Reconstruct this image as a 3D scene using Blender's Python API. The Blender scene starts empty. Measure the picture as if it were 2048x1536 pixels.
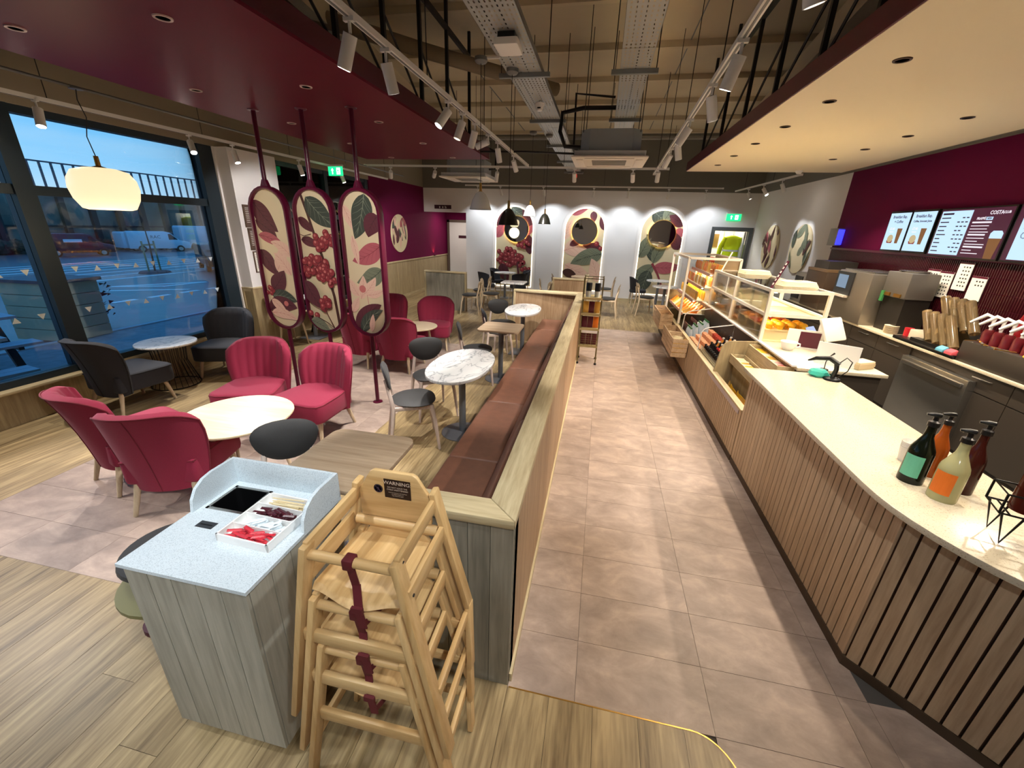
import bpy, bmesh, math, random
from mathutils import Vector, Matrix, Euler
random.seed(7)
PI = math.pi
scn = bpy.context.scene
col = scn.collection

# ------------------------------------------------------------------ camera
CAM_H = 2.0
YAW, PITCH, ROLL, FPX = 0.1933473, 0.36495742, 0.03419128, 820.0
def cam_axes():
    cy, sy = math.cos(YAW), math.sin(YAW)
    f = Vector((-sy, cy, 0)); rt = Vector((cy, sy, 0)); up = Vector((0, 0, 1))
    f2 = f * math.cos(PITCH) - up * math.sin(PITCH)
    u2 = up * math.cos(PITCH) + f * math.sin(PITCH)
    r2 = rt * math.cos(ROLL) + u2 * math.sin(ROLL)
    u3 = u2 * math.cos(ROLL) - rt * math.sin(ROLL)
    return r2, u3, f2
cd = bpy.data.cameras.new('camera'); cam = bpy.data.objects.new('camera', cd); col.objects.link(cam)
_r, _u, _f = cam_axes()
mw = Matrix(((_r.x, _u.x, -_f.x, 0), (_r.y, _u.y, -_f.y, 0), (_r.z, _u.z, -_f.z, CAM_H), (0, 0, 0, 1)))
cam.matrix_world = mw
cd.sensor_fit = 'HORIZONTAL'; cd.sensor_width = 36.0; cd.lens = FPX / 2048.0 * 36.0
cd.clip_start = 0.05; cd.clip_end = 300
scn.camera = cam
scn.view_settings.view_transform = 'Standard'; scn.view_settings.look = 'None'
scn.view_settings.gamma = 1.0; scn.view_settings.exposure = 0.3
scn.view_settings.use_curve_mapping = False

# ------------------------------------------------------------------ dusk sky
def lin(c):
    if isinstance(c, str):
        c = c.lstrip('#'); c = [int(c[i:i+2], 16) / 255 for i in (0, 2, 4)]
    else:
        c = [v / 255 for v in c]
    return tuple(v / 12.92 if v <= .04045 else ((v + .055) / 1.055) ** 2.4 for v in c) + (1.0,)
w = bpy.data.worlds.new('dusk_sky'); scn.world = w; w.use_nodes = True
nt = w.node_tree; nt.nodes.clear()
o = nt.nodes.new('ShaderNodeOutputWorld'); bg = nt.nodes.new('ShaderNodeBackground')
tc = nt.nodes.new('ShaderNodeTexCoord'); sp = nt.nodes.new('ShaderNodeSeparateXYZ'); rp = nt.nodes.new('ShaderNodeValToRGB')
nz = nt.nodes.new('ShaderNodeTexNoise'); mp = nt.nodes.new('ShaderNodeMapping'); mx = nt.nodes.new('ShaderNodeMixRGB')
mp.inputs['Scale'].default_value = (1.2, 1.2, 7.0); nz.inputs['Scale'].default_value = 1.6; nz.inputs['Detail'].default_value = 5
nt.links.new(tc.outputs['Generated'], sp.inputs[0]); nt.links.new(sp.outputs['Z'], rp.inputs[0])
nt.links.new(tc.outputs['Generated'], mp.inputs[0]); nt.links.new(mp.outputs[0], nz.inputs['Vector'])
cr = rp.color_ramp; cr.elements[0].position = 0.0; cr.elements[0].color = lin('#c2e0f2')
cr.elements[1].position = 0.75; cr.elements[1].color = lin('#2f86c8')
e = cr.elements.new(0.10); e.color = lin('#7cc6f4')
e = cr.elements.new(0.26); e.color = lin('#3aa4ec')
rp2 = nt.nodes.new('ShaderNodeValToRGB'); rp2.color_ramp.elements[0].position = .48; rp2.color_ramp.elements[1].position = .72
rp2.color_ramp.elements[1].color = (.45, .45, .45, 1)
nt.links.new(nz.outputs['Fac'], rp2.inputs[0]); nt.links.new(rp2.outputs[0], mx.inputs[0])
nt.links.new(rp.outputs[0], mx.inputs[1]); mx.inputs[2].default_value = lin('#c3dcea')
nt.links.new(mx.outputs[0], bg.inputs[0]); bg.inputs[1].default_value = 1.0
nt.links.new(bg.outputs[0], o.inputs[0])

# ------------------------------------------------------------------ mesh helpers
def children(o): return [c for c in bpy.data.objects if c.parent == o]
class MB:
    def __init__(s): s.v = []; s.f = []; s.m = []
    def add(s, vs, fs, mi=0):
        b = len(s.v); s.v += [tuple(v) for v in vs]; s.f += [tuple(b + i for i in f) for f in fs]; s.m += [mi] * len(fs); return s
    def box(s, x0, x1, y0, y1, z0, z1, mi=0):
        vs = [(x0,y0,z0),(x1,y0,z0),(x1,y1,z0),(x0,y1,z0),(x0,y0,z1),(x1,y0,z1),(x1,y1,z1),(x0,y1,z1)]
        return s.add(vs, [(0,3,2,1),(4,5,6,7),(0,1,5,4),(1,2,6,5),(2,3,7,6),(3,0,4,7)], mi)
    def obox(s, c, size, M=None, mi=0):
        hx, hy, hz = [v / 2 for v in size]; vs = []
        for z in (-hz, hz):
            for x, y in ((-hx,-hy),(hx,-hy),(hx,hy),(-hx,hy)):
                p = Vector((x, y, z)); p = (M @ p if M else p) + Vector(c); vs.append(p)
        return s.add(vs, [(0,3,2,1),(4,5,6,7),(0,1,5,4),(1,2,6,5),(2,3,7,6),(3,0,4,7)], mi)
    def prism(s, poly, z0, z1, mi=0, axis='z'):
        n = len(poly); tr = {'z': lambda x, y, z: (x, y, z), 'y': lambda x, y, z: (x, z, y), 'x': lambda x, y, z: (z, x, y)}[axis]
        vs = [tr(x, y, z0) for x, y in poly] + [tr(x, y, z1) for x, y in poly]
        fs = [tuple(range(n - 1, -1, -1)), tuple(range(n, 2 * n))] + [(i, (i + 1) % n, n + (i + 1) % n, n + i) for i in range(n)]
        if axis == 'y': fs = [f[::-1] for f in fs]
        return s.add(vs, fs, mi)
    def cyl(s, p0, p1, r0, r1=None, n=10, mi=0, caps=True):
        r1 = r0 if r1 is None else r1
        p0 = Vector(p0); p1 = Vector(p1); d = (p1 - p0).normalized()
        a = d.orthogonal().normalized(); b = d.cross(a)
        vs = []
        for p, r in ((p0, r0), (p1, r1)):
            vs += [p + (a * math.cos(2*PI*i/n) + b * math.sin(2*PI*i/n)) * r for i in range(n)]
        fs = [(i, (i+1) % n, n + (i+1) % n, n + i) for i in range(n)]
        if caps: fs += [tuple(range(n-1, -1, -1)), tuple(range(n, 2*n))]
        return s.add(vs, fs, mi)
    def lathe(s, prof, n=24, c=(0,0,0), mi=0, sx=1, sy=1):
        vs = []; k = len(prof)
        for r, z in prof:
            for i in range(n):
                a = 2*PI*i/n; vs.append((c[0] + sx*r*math.cos(a), c[1] + sy*r*math.sin(a), c[2] + z))
        fs = [(j*n+i, j*n+(i+1)%n, (j+1)*n+(i+1)%n, (j+1)*n+i) for j in range(k-1) for i in range(n)]
        if prof[0][0] > 1e-6: fs.append(tuple(range(n-1, -1, -1)))
        if prof[-1][0] > 1e-6: fs.append(tuple((k-1)*n + i for i in range(n)))
        return s.add(vs, fs, mi)
    def tube(s, pts, r, n=6, mi=0, closed=False):
        pts = [Vector(p) for p in pts]; k = len(pts); vs = []
        rr = r if isinstance(r, (list, tuple)) else [r] * k
        prev = None
        for i, p in enumerate(pts):
            a = pts[(i-1) % k] if (closed or i > 0) else p
            b = pts[(i+1) % k] if (closed or i < k-1) else p
            d = (b - a).normalized()
            if prev is None: u = d.orthogonal().normalized()
            else:
                u = prev - d * prev.dot(d)
                u = u.normalized() if u.length > 1e-6 else d.orthogonal().normalized()
            prev = u; wv = d.cross(u)
            vs += [p + (u * math.cos(2*PI*j/n) + wv * math.sin(2*PI*j/n)) * rr[i] for j in range(n)]
        m = k if closed else k - 1
        fs = [(i*n+j, i*n+(j+1)%n, ((i+1)%k)*n+(j+1)%n, ((i+1)%k)*n+j) for i in range(m) for j in range(n)]
        if not closed: fs += [tuple(range(n-1, -1, -1)), tuple((k-1)*n+j for j in range(n))]
        return s.add(vs, fs, mi)
    def mesh(s, name, mats, bevel=0, seg=2, smooth=None):
        me = bpy.data.meshes.new(name); me.from_pydata([tuple(v) for v in s.v], [], s.f)
        if not isinstance(mats, (list, tuple)): mats = [mats]
        for m in mats: me.materials.append(m)
        if len(mats) > 1: me.polygons.foreach_set('material_index', s.m)
        bm = bmesh.new(); bm.from_mesh(me)
        bmesh.ops.recalc_face_normals(bm, faces=bm.faces)
        if bevel:
            es = [e for e in bm.edges if len(e.link_faces) == 2 and e.calc_face_angle(0) > .5]
            bmesh.ops.bevel(bm, geom=es, offset=bevel, segments=seg, profile=.5, affect='EDGES', clamp_overlap=True)
        bm.to_mesh(me); bm.free()
        if smooth is not None or bevel:
            me.polygons.foreach_set('use_smooth', [True] * len(me.polygons))
            me.set_sharp_from_angle(angle=math.radians(smooth if smooth else 40))
        return me
    def build(s, name, mats, parent=None, bevel=0, seg=2, smooth=None, loc=None, rot=None):
        o = bpy.data.objects.new(name, s.mesh(name, mats, bevel, seg, smooth)); col.objects.link(o)
        if parent: o.parent = parent
        if loc: o.location = loc
        if rot: o.rotation_euler = rot
        return o
def inst(name, me, parent=None, loc=(0,0,0), rot=(0,0,0), scale=None):
    o = bpy.data.objects.new(name, me); col.objects.link(o); o.parent = parent; o.location = loc; o.rotation_euler = rot
    if scale: o.scale = scale
    return o
def tag(o, label=None, cat=None, group=None, kind=None):
    if label: o['label'] = label
    if cat: o['category'] = cat
    if group: o['group'] = group
    if kind: o['kind'] = kind
    return o
def thing(name, loc=(0,0,0), rz=0, label=None, cat=None, group=None, rot=None):
    o = bpy.data.objects.new(name, None); col.objects.link(o); o.location = loc; o.empty_display_size = .1
    o.rotation_euler = rot if rot else (0, 0, rz)
    return tag(o, label, cat, group)
def dup(root, loc, rz=None, label=None, group=None, scale=None, rot=None):
    r = root.copy(); col.objects.link(r); r.location = loc
    if rz is not None: r.rotation_euler = (0, 0, rz)
    if rot: r.rotation_euler = rot
    if scale: r.scale = scale
    if label: r['label'] = label
    if group: r['group'] = group
    for ch in KIDS(root):
        c = ch.copy(); col.objects.link(c); c.parent = r
        for g in KIDS(ch):
            d = g.copy(); col.objects.link(d); d.parent = c
    return r
def KIDS(o): return list(o.children)
def face(fx, fy): return math.atan2(-fx, fy)
def rrect(x0, x1, y0, y1, r, n=5):
    pts = []
    for cx, cy, a0 in ((x1-r, y1-r, 0), (x0+r, y1-r, 90), (x0+r, y0+r, 180), (x1-r, y0+r, 270)):
        for i in range(n+1):
            a = math.radians(a0 + 90*i/n); pts.append((cx + r*math.cos(a), cy + r*math.sin(a)))
    return pts
def superell(a, b, p=2.0, n=40):
    out = []
    for i in range(n):
        t = 2*PI*i/n; c, s = math.cos(t), math.sin(t)
        out.append((a*math.copysign(abs(c)**(2/p), c), b*math.copysign(abs(s)**(2/p), s)))
    return out
def text_me(s, size, mat, name='lettering', align='CENTER', extrude=.0, xs=1.0, bold=0.0):
    cu = bpy.data.curves.new('txt', 'FONT'); cu.body = s; cu.size = size; cu.align_x = align; cu.align_y = 'CENTER'
    cu.extrude = extrude; cu.resolution_u = 2; cu.offset = bold
    ob = bpy.data.objects.new('txt', cu); col.objects.link(ob)
    dg = bpy.context.evaluated_depsgraph_get(); dg.update()
    me = bpy.data.meshes.new_from_object(ob.evaluated_get(dg)); me.name = name
    bpy.data.objects.remove(ob); bpy.data.curves.remove(cu)
    me.materials.clear(); me.materials.append(mat)
    if xs != 1.0: me.transform(Matrix.Diagonal((xs, 1, 1, 1)))
    return me

# ------------------------------------------------------------------ materials
MATS = {}
def newmat(name):
    m = bpy.data.materials.new(name); m.use_nodes = True; MATS[name] = m
    n = m.node_tree; b = n.nodes['Principled BSDF']
    return m, n, b
def N(n, t, **kw):
    x = n.nodes.new(t)
    for k, v in kw.items(): setattr(x, k, v)
    return x
def setv(b, **kw):
    for k, v in kw.items(): b.inputs[k.replace('_', ' ')].default_value = v
def coords(n, scale=(1,1,1), rnd=True, kind='Object'):
    tc = N(n, 'ShaderNodeTexCoord'); mp = N(n, 'ShaderNodeMapping'); mp.inputs['Scale'].default_value = scale
    n.links.new(tc.outputs[kind], mp.inputs['Vector'])
    if rnd:
        oi = N(n, 'ShaderNodeObjectInfo'); mu = N(n, 'ShaderNodeMath', operation='MULTIPLY'); mu.inputs[1].default_value = 37.0
        cx = N(n, 'ShaderNodeCombineXYZ'); n.links.new(oi.outputs['Random'], mu.inputs[0])
        for i in range(3): n.links.new(mu.outputs[0], cx.inputs[i])
        n.links.new(cx.outputs[0], mp.inputs['Location'])
    return mp.outputs[0]
def ramp(n, fac, stops):
    r = N(n, 'ShaderNodeValToRGB'); cr = r.color_ramp
    cr.elements[0].position = stops[0][0]; cr.elements[0].color = stops[0][1]
    cr.elements[1].position = stops[-1][0]; cr.elements[1].color = stops[-1][1]
    for p, c in stops[1:-1]: e = cr.elements.new(p); e.color = c
    n.links.new(fac, r.inputs[0]); return r.outputs[0]
def bump(n, b, fac, dist=.002, strength=.4):
    bp = N(n, 'ShaderNodeBump'); bp.inputs['Strength'].default_value = strength; bp.inputs['Distance'].default_value = dist
    n.links.new(fac, bp.inputs['Height']); n.links.new(bp.outputs[0], b.inputs['Normal'])
def shade(c, k): return tuple(min(1, v * k) for v in c[:3]) + (1,)
def P(name, c, rough=.55, metal=0, var=0.0, vs=6, bmp=0, bs=120, spec=.5, coat=0, emit=None, es=0, alpha=1, trans=0, ior=1.45):
    m, n, b = newmat(name); c = lin(c) if not (isinstance(c, tuple) and len(c) == 4) else c
    setv(b, Base_Color=c, Roughness=rough, Metallic=metal)
    b.inputs['Specular IOR Level'].default_value = spec; b.inputs['Coat Weight'].default_value = coat
    b.inputs['Transmission Weight'].default_value = trans; b.inputs['IOR'].default_value = ior; b.inputs['Alpha'].default_value = alpha
    if emit: b.inputs['Emission Color'].default_value = lin(emit); b.inputs['Emission Strength'].default_value = es
    if var:
        v = coords(n); t = N(n, 'ShaderNodeTexNoise'); t.inputs['Scale'].default_value = vs; t.inputs['Detail'].default_value = 4
        n.links.new(v, t.inputs['Vector'])
        n.links.new(ramp(n, t.outputs['Fac'], [(.3, shade(c, 1-var)), (.7, shade(c, 1+var))]), b.inputs['Base Color'])
    if bmp:
        v = coords(n); t = N(n, 'ShaderNodeTexNoise'); t.inputs['Scale'].default_value = bs; t.inputs['Detail'].default_value = 3
        n.links.new(v, t.inputs['Vector']); bump(n, b, t.outputs['Fac'], bmp)
    return m
def wood(name, dark, light, axis='y', rough=.5, s=1.0, tint=.12, contrast=1.0, knots=False):
    m, n, b = newmat(name); setv(b, Roughness=rough)
    sc = {'x': (1.2*s, 16*s, 16*s), 'y': (16*s, 1.2*s, 16*s), 'z': (16*s, 16*s, 1.2*s)}[axis]
    v = coords(n, sc)
    t = N(n, 'ShaderNodeTexNoise'); t.inputs['Scale'].default_value = 1.0; t.inputs['Detail'].default_value = 6; t.inputs['Roughness'].default_value = .62; t.inputs['Distortion'].default_value = .6
    n.links.new(v, t.inputs['Vector'])
    sc2 = tuple(q * 5 for q in sc); v2 = coords(n, sc2)
    t2 = N(n, 'ShaderNodeTexNoise'); t2.inputs['Scale'].default_value = 1.0; t2.inputs['Detail'].default_value = 3; n.links.new(v2, t2.inputs['Vector'])
    ad = N(n, 'ShaderNodeMath', operation='MULTIPLY_ADD'); ad.inputs[1].default_value = .35; n.links.new(t2.outputs['Fac'], ad.inputs[0])
    mu = N(n, 'ShaderNodeMath', operation='MULTIPLY'); mu.inputs[1].default_value = .65; n.links.new(t.outputs['Fac'], mu.inputs[0]); n.links.new(mu.outputs[0], ad.inputs[2])
    d, l = lin(dark), lin(light); mid = tuple((a+c)/2 for a, c in zip(d, l))
    w_ = .16 / contrast
    cl = ramp(n, ad.outputs[0], [(.5-w_, d), (.5, mid), (.5+w_, l)])
    oi = N(n, 'ShaderNodeObjectInfo'); mr = N(n, 'ShaderNodeMapRange'); mr.inputs['To Min'].default_value = 1-tint; mr.inputs['To Max'].default_value = 1+tint
    n.links.new(oi.outputs['Random'], mr.inputs['Value'])
    mm = N(n, 'ShaderNodeVectorMath', operation='SCALE'); n.links.new(cl, mm.inputs[0]); n.links.new(mr.outputs[0], mm.inputs['Scale'])
    n.links.new(mm.outputs[0], b.inputs['Base Color'])
    bump(n, b, ad.outputs[0], .0008, .35)
    return m
def stone(name, a, c, rough=.5, tint=.06, s=1.0):
    m, n, b = newmat(name); setv(b, Roughness=rough); v = coords(n, (s, s*1.6, s))
    t = N(n, 'ShaderNodeTexNoise'); t.inputs['Scale'].default_value = 4.5; t.inputs['Detail'].default_value = 9; t.inputs['Roughness'].default_value = .66; t.inputs['Distortion'].default_value = .4
    n.links.new(v, t.inputs['Vector'])
    A, B = lin(a), lin(c); cl = ramp(n, t.outputs['Fac'], [(.32, A), (.52, tuple((x+y)/2 for x, y in zip(A, B))), (.68, B)])
    oi = N(n, 'ShaderNodeObjectInfo'); mr = N(n, 'ShaderNodeMapRange'); mr.inputs['To Min'].default_value = 1-tint; mr.inputs['To Max'].default_value = 1+tint
    n.links.new(oi.outputs['Random'], mr.inputs['Value'])
    mm = N(n, 'ShaderNodeVectorMath', operation='SCALE'); n.links.new(cl, mm.inputs[0]); n.links.new(mr.outputs[0], mm.inputs['Scale'])
    n.links.new(mm.outputs[0], b.inputs['Base Color']); bump(n, b, t.outputs['Fac'], .001, .3)
    return m
def speckle(name, base, spots, rough=.3, s=160, thr=.62):
    m, n, b = newmat(name); setv(b, Roughness=rough); v = coords(n)
    t = N(n, 'ShaderNodeTexNoise'); t.inputs['Scale'].default_value = s; t.inputs['Detail'].default_value = 2; n.links.new(v, t.inputs['Vector'])
    B = lin(base); n.links.new(ramp(n, t.outputs['Fac'], [(thr-.22, B), (thr-.04, B), (thr+.06, lin(spots))]), b.inputs['Base Color'])
    return m
def marble(name, base, vein, rough=.25, s=1.0):
    m, n, b = newmat(name); setv(b, Roughness=rough); v = coords(n, (s*2, s*.8, s))
    t = N(n, 'ShaderNodeTexNoise'); t.inputs['Scale'].default_value = 2.2; t.inputs['Detail'].default_value = 7; t.inputs['Distortion'].default_value = 1.6
    n.links.new(v, t.inputs['Vector']); B = lin(base); V = lin(vein)
    mid = tuple(.75*x + .25*y for x, y in zip(B, V))
    n.links.new(ramp(n, t.outputs['Fac'], [(.0, B), (.46, B), (.495, mid), (.505, V), (.515, mid), (.56, B), (1, B)]), b.inputs['Base Color'])
    return m
def fabric(name, c, rough=.85, var=.12, s=420):
    m, n, b = newmat(name); setv(b, Roughness=rough); b.inputs['Sheen Weight'].default_value = .06; c = lin(c); v = coords(n)
    t = N(n, 'ShaderNodeTexNoise'); t.inputs['Scale'].default_value = s; t.inputs['Detail'].default_value = 2; n.links.new(v, t.inputs['Vector'])
    n.links.new(ramp(n, t.outputs['Fac'], [(.3, shade(c, 1-var*1.6)), (.7, shade(c, 1+var))]), b.inputs['Base Color'])
    bump(n, b, t.outputs['Fac'], .0015, .5); return m
def emis(name, c, s):
    m, n, b = newmat(name); setv(b, Base_Color=(0, 0, 0, 1)); b.inputs['Emission Color'].default_value = lin(c); b.inputs['Emission Strength'].default_value = s; return m
def glass(name, tintc=(1, 1, 1), refl=1.0, rough=.0):
    m, n, b = newmat(name); n.nodes.remove(b); out = n.nodes['Material Output']
    tr = N(n, 'ShaderNodeBsdfTransparent'); tr.inputs[0].default_value = (*tintc, 1); gl = N(n, 'ShaderNodeBsdfGlossy'); gl.inputs['Roughness'].default_value = rough
    fr = N(n, 'ShaderNodeFresnel'); fr.inputs[0].default_value = 1.45; mu = N(n, 'ShaderNodeMath', operation='MULTIPLY'); mu.inputs[1].default_value = refl
    n.links.new(fr.outputs[0], mu.inputs[0]); mx = N(n, 'ShaderNodeMixShader'); n.links.new(mu.outputs[0], mx.inputs[0])
    n.links.new(tr.outputs[0], mx.inputs[1]); n.links.new(gl.outputs[0], mx.inputs[2]); n.links.new(mx.outputs[0], out.inputs[0]); return m

M_plank = wood('oak_plank_floor', '#6f5b3d', '#b39c72', 'y', rough=.42, s=.8, tint=.10, contrast=1.15)
M_tile = stone('stone_look_tile', '#8d7b70', '#b5a091', rough=.45)
M_oakX = wood('oak_board_x', '#a08c68', '#cdbd97', 'x', tint=.04)
M_oakY = wood('oak_board_y', '#a08c68', '#cdbd97', 'y', tint=.04)
M_oakZ = wood('oak_board_z', '#8f7c5c', '#b9a780', 'z', tint=.05)
M_oakZd = wood('oak_panel_brown', '#8a6c4c', '#b39674', 'z', tint=.05)
M_greyoak = wood('grey_oak_panel', '#6f6a5c', '#98907f', 'z', tint=.06, s=.8)
M_binoak = wood('pale_grey_oak', '#8e8a7c', '#b4afa0', 'z', tint=.05, s=.8)
M_beech = wood('beech', '#b88f58', '#dcb983', 'z', tint=.06, s=.9, rough=.4)
M_beechx = wood('beech_x', '#b88f58', '#dcb983', 'x', tint=.06, s=.9, rough=.4)
M_beechy = wood('beech_y', '#b88f58', '#dcb983', 'y', tint=.06, s=.9, rough=.4)
M_ash = wood('pale_ash', '#b39b7c', '#d6c3a4', 'z', tint=.05)
M_white_ash = wood('whitewashed_ash', '#b8a294', '#d9c8bc', 'z', tint=.03)
M_slat = wood('slat_oak', '#a68d70', '#cdb595', 'z', tint=.06)
M_slatback = P('slat_backing', '#3a2418', .7)
M_tabletop_oak = wood('table_oak', '#a98e70', '#cbb294', 'x', tint=.03, s=.8)
M_maroon = P('maroon_paint', '#64182c', .45, spec=.12)
M_maroon_wall = P('maroon_wall_paint', '#630c3a', .75, spec=.15)
M_maroon_steel = P('maroon_powder_coat', '#560f2a', .3)
M_cream_soffit = P('cream_soffit_paint', '#f0e2c4', .6)
M_white_wall = P('white_wall_paint', '#e6e3e2', .75)
M_dark_wall = P('dark_grey_wall_paint', '#77746d', .85)
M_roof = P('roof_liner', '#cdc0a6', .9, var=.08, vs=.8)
M_steel_dark = P('dark_steel', '#2b2c2d', .5, .4)
M_steel_grey = P('grey_steel', '#77797a', .45, .5)
M_white_metal = P('white_metal', '#e9e8e6', .4)
M_frame_win = P('window_frame_paint', '#1e2c36', .45)
M_red_fab = fabric('claret_fabric', '#8e1c3c')
M_black_fab = fabric('charcoal_fabric', '#2b2d35', var=.2)
M_pad = fabric('black_vinyl_fabric', '#2c2b2a', rough=.6, var=.12)
M_leather = P('brown_leather', '#7a5240', .42, var=.10, vs=14, bmp=.0006, bs=300)
M_marble = marble('white_marble_laminate', '#eeedea', '#8f9498')
M_column = P('grey_column', '#7b7e84', .4, .3)
M_quartz = speckle('cream_quartz', '#d6cbb2', '#b9a88c', .22)
M_quartz_edge = P('quartz_edge', '#cfd3d4', .35)
M_terrazzo = speckle('white_terrazzo', '#d3dde2', '#b9c4ca', .3, s=300, thr=.56)
M_black = P('black_plastic', '#111112', .35)
M_black_metal = P('black_metal', '#151515', .4, .5)
M_chrome = P('brushed_steel', '#b9b7b2', .25, .95)
M_brass = P('brass', '#b98f4a', .3, .9)
M_glass = glass('window_glass', (.93, .97, 1.0), 1.0)
M_cglass = glass('clear_glass', (.97, .985, .98), .9)
M_white = P('white_plastic', '#f0efec', .4)
M_paper = P('paper', '#efece4', .7)
M_green_exit = emis('exit_sign_green', '#18c86e', 2.2)
M_exit_white = emis('exit_sign_white', '#f4fff8', 2.6)
M_lamp_on = emis('lamp_lens', '#fff6e8', 60)
M_lens_dim = emis('lamp_lens_dim', '#fff4e0', 1.2)
M_downlens = P('downlight_recess', '#241a14', .5)
M_opal = P('opal_glass', '#fff2d6', .3, emit='#ffe6b8', es=.85)
M_dkfloor = P('staff_vinyl_floor', '#4a4744', .6, var=.08)
M_dkcab = P('dark_cabinet', '#3d362f', .5)

# ------------------------------------------------------------------ lights
def spot(name, loc, target, watt, angle=80, blend=.6, colr=(1, .9, .78), rad=.04, parent=None):
    l = bpy.data.lights.new(name, 'SPOT'); l.energy = watt; l.spot_size = math.radians(angle); l.spot_blend = blend; l.color = colr; l.shadow_soft_size = rad
    o = bpy.data.objects.new(name, l); col.objects.link(o); o.location = loc
    d = Vector(target) - Vector(loc); o.rotation_euler = d.to_track_quat('-Z', 'Y').to_euler()
    if parent: o.parent = parent
    return o
W_AISLE, W_STAFF, W_TRACK, W_WASH, W_PEND, W_NEAR_FILL = 68, 100, 190, 42, 30, 62
# ================================================================== STRUCTURE
XL, XR, YF, YB, ZR = -5.5, 4.0, 12.94, -2.2, 4.45
# ---- floor
fl = MB().box(XL-.2, XR+.2, YB-.2, 15.2, -.12, -.006).build('floor', P('floor_screed', '#4b443c', .8)); tag(fl, kind='structure')
_pc = {}
def plank(x0, x1, y0, y1):
    k = (round(x1-x0, 3), round(y1-y0, 3))
    if k not in _pc:
        a, b = k[0]/2 - .0008, k[1]/2 - .0008
        _pc[k] = MB().box(-a, a, -b, b, -.006, 0).mesh('plank', M_plank)
    return inst('plank', _pc[k], fl, ((x0+x1)/2, (y0+y1)/2, 0))
def tile(x0, x1, y0, y1):
    k = ('t', round(x1-x0, 3), round(y1-y0, 3))
    if k not in _pc:
        a, b = k[1]/2 - .0008, k[2]/2 - .0008
        _pc[k] = MB().box(-a, a, -b, b, -.006, -.0004).mesh('floor_tile', M_tile)
    return inst('floor_tile', _pc[k], fl, ((x0+x1)/2, (y0+y1)/2, 0))
def strips(xa, xb, n, ya, yb, L=1.5, seed=0):
    rr = random.Random(seed); w_ = (xb-xa)/n
    for i in range(n):
        y = ya - rr.random()*L*.8 if yb-ya > L else ya
        while y < yb - 1e-4:
            y2 = y + L; a, b = max(y, ya), min(y2, yb)
            if yb - b < .12: b = yb
            if b - a > .02: plank(xa+i*w_, xa+(i+1)*w_, a, b)
            y = b if b == yb else y2
            if b == yb: break
strips(XL, -4.14, 7, -1.0, YF, 1.6, 1)
strips(-4.14, -2.07, 11, -.6, 1.318, 1.5, 2); strips(-4.14, -2.07, 11, 6.85, YF, 1.6, 3)
strips(-2.07, -.22, 10, -.4, YF, 1.6, 4)
strips(-.22, .56, 4, -.2, 1.262, 1.5, 5)
strips(-.22, 1.4, 8, 9.0, YF, 1.5, 6)
strips(1.4, 3.98, 8, 9.35, YF, 2.2, 7)
pts = [(.56, -.2), (.755, -.2), (.755, 1.092)] + [(.585 + .17*math.cos(math.radians(a)), 1.092 + .17*math.sin(math.radians(a))) for a in range(0, 91, 15)] + [(.56, 1.262)]
MB().prism([(x-.66, y-.5) for x, y in pts], -.006, 0).build('plank', M_plank, fl, loc=(.66, .5, 0))
ty = [1.262 - .3065*2 + .3065*k for k in range(0, 40)]
for a, b in ((-.22, .09), (.09, .69), (.69, 1.29), (1.29, 1.42)):
    for y in ty:
        y2 = min(y + .3065, 9.0)
        if y2 - y > .05 and y < 9.0 and (a > .5 or y > 1.25): tile(a, b, y, y2)
for y in ty[:3]:
    for a in (1.42, 2.02): tile(a, a+.6, y-.0, y+.3065)
yy = 1.318
while yy < 6.84:
    y2 = min(yy + .3065, 6.85)
    for a, b in ((-4.14, -3.53), (-3.53, -2.92), (-2.92, -2.31), (-2.31, -2.07)): tile(a, b, yy, y2)
    yy = y2
MB().box(1.40, XR, .7, 9.35, -.006, -.001).build('staff_floor', M_dkfloor, fl)
def strip_trim(name, pts, wd, h, m):
    mb = MB()
    for (x0, y0), (x1, y1) in zip(pts[:-1], pts[1:]):
        d = Vector((x1-x0, y1-y0)); n_ = Vector((-d.y, d.x)).normalized()*wd/2
        mb.prism([(x0-n_.x, y0-n_.y), (x1-n_.x, y1-n_.y), (x1+n_.x, y1+n_.y), (x0+n_.x, y0+n_.y)], -.004, h)
    return tag(mb.build(name, m), kind='structure')
strip_trim('trim_1', [(-.215, 1.264), (.585, 1.264)] + [(.585+.172*math.sin(math.radians(a)), 1.092+.172*math.cos(math.radians(a))) for a in range(0, 91, 10)] + [(.757, -.2)], .006, .0012, M_brass)

# ---- walls
wl = MB()
wl.box(XL-.25, XL, YB, 5.57, 0, .33, 0)                     # dwarf wall under window
wl.box(XL-.25, XL, YB, 9.75, 2.93, ZR, 1)                   # header
wl.box(XL-.25, XL-.18, 6.5, 9.75, 2.1, 2.93, 3)             # dark panel behind upper glass
wl.box(XL-.25, XL, 5.57, 6.52, 0, 2.93, 2)
wl.box(XL-.25, XL, 6.52, 9.75, 0, .33, 0)
wl.box(XL-.25, XL, 9.75, 14.95, 0, 1.03, 0)
wl.box(XL-.25, XL, 9.75, 14.95, 1.03, 3.05, 3); wl.box(XL-.25, XL, 9.75, 14.95, 3.05, ZR, 1)
M_head = P('window_header_paint', '#8f8472', .8)
tag(wl.build('wall_left', [M_oakZ, M_head, M_white_wall, M_maroon_wall]), kind='structure')
cm = MB(); cm.box(XL, -5.3, 5.6, 6.52, .98, 2.93, 0)
tag(cm.build('wall_pier', M_white_wall), kind='structure')
wp = thing('wall_pier_dado', (XL, 5.6, 0)); tag(wp, kind='structure')
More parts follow.
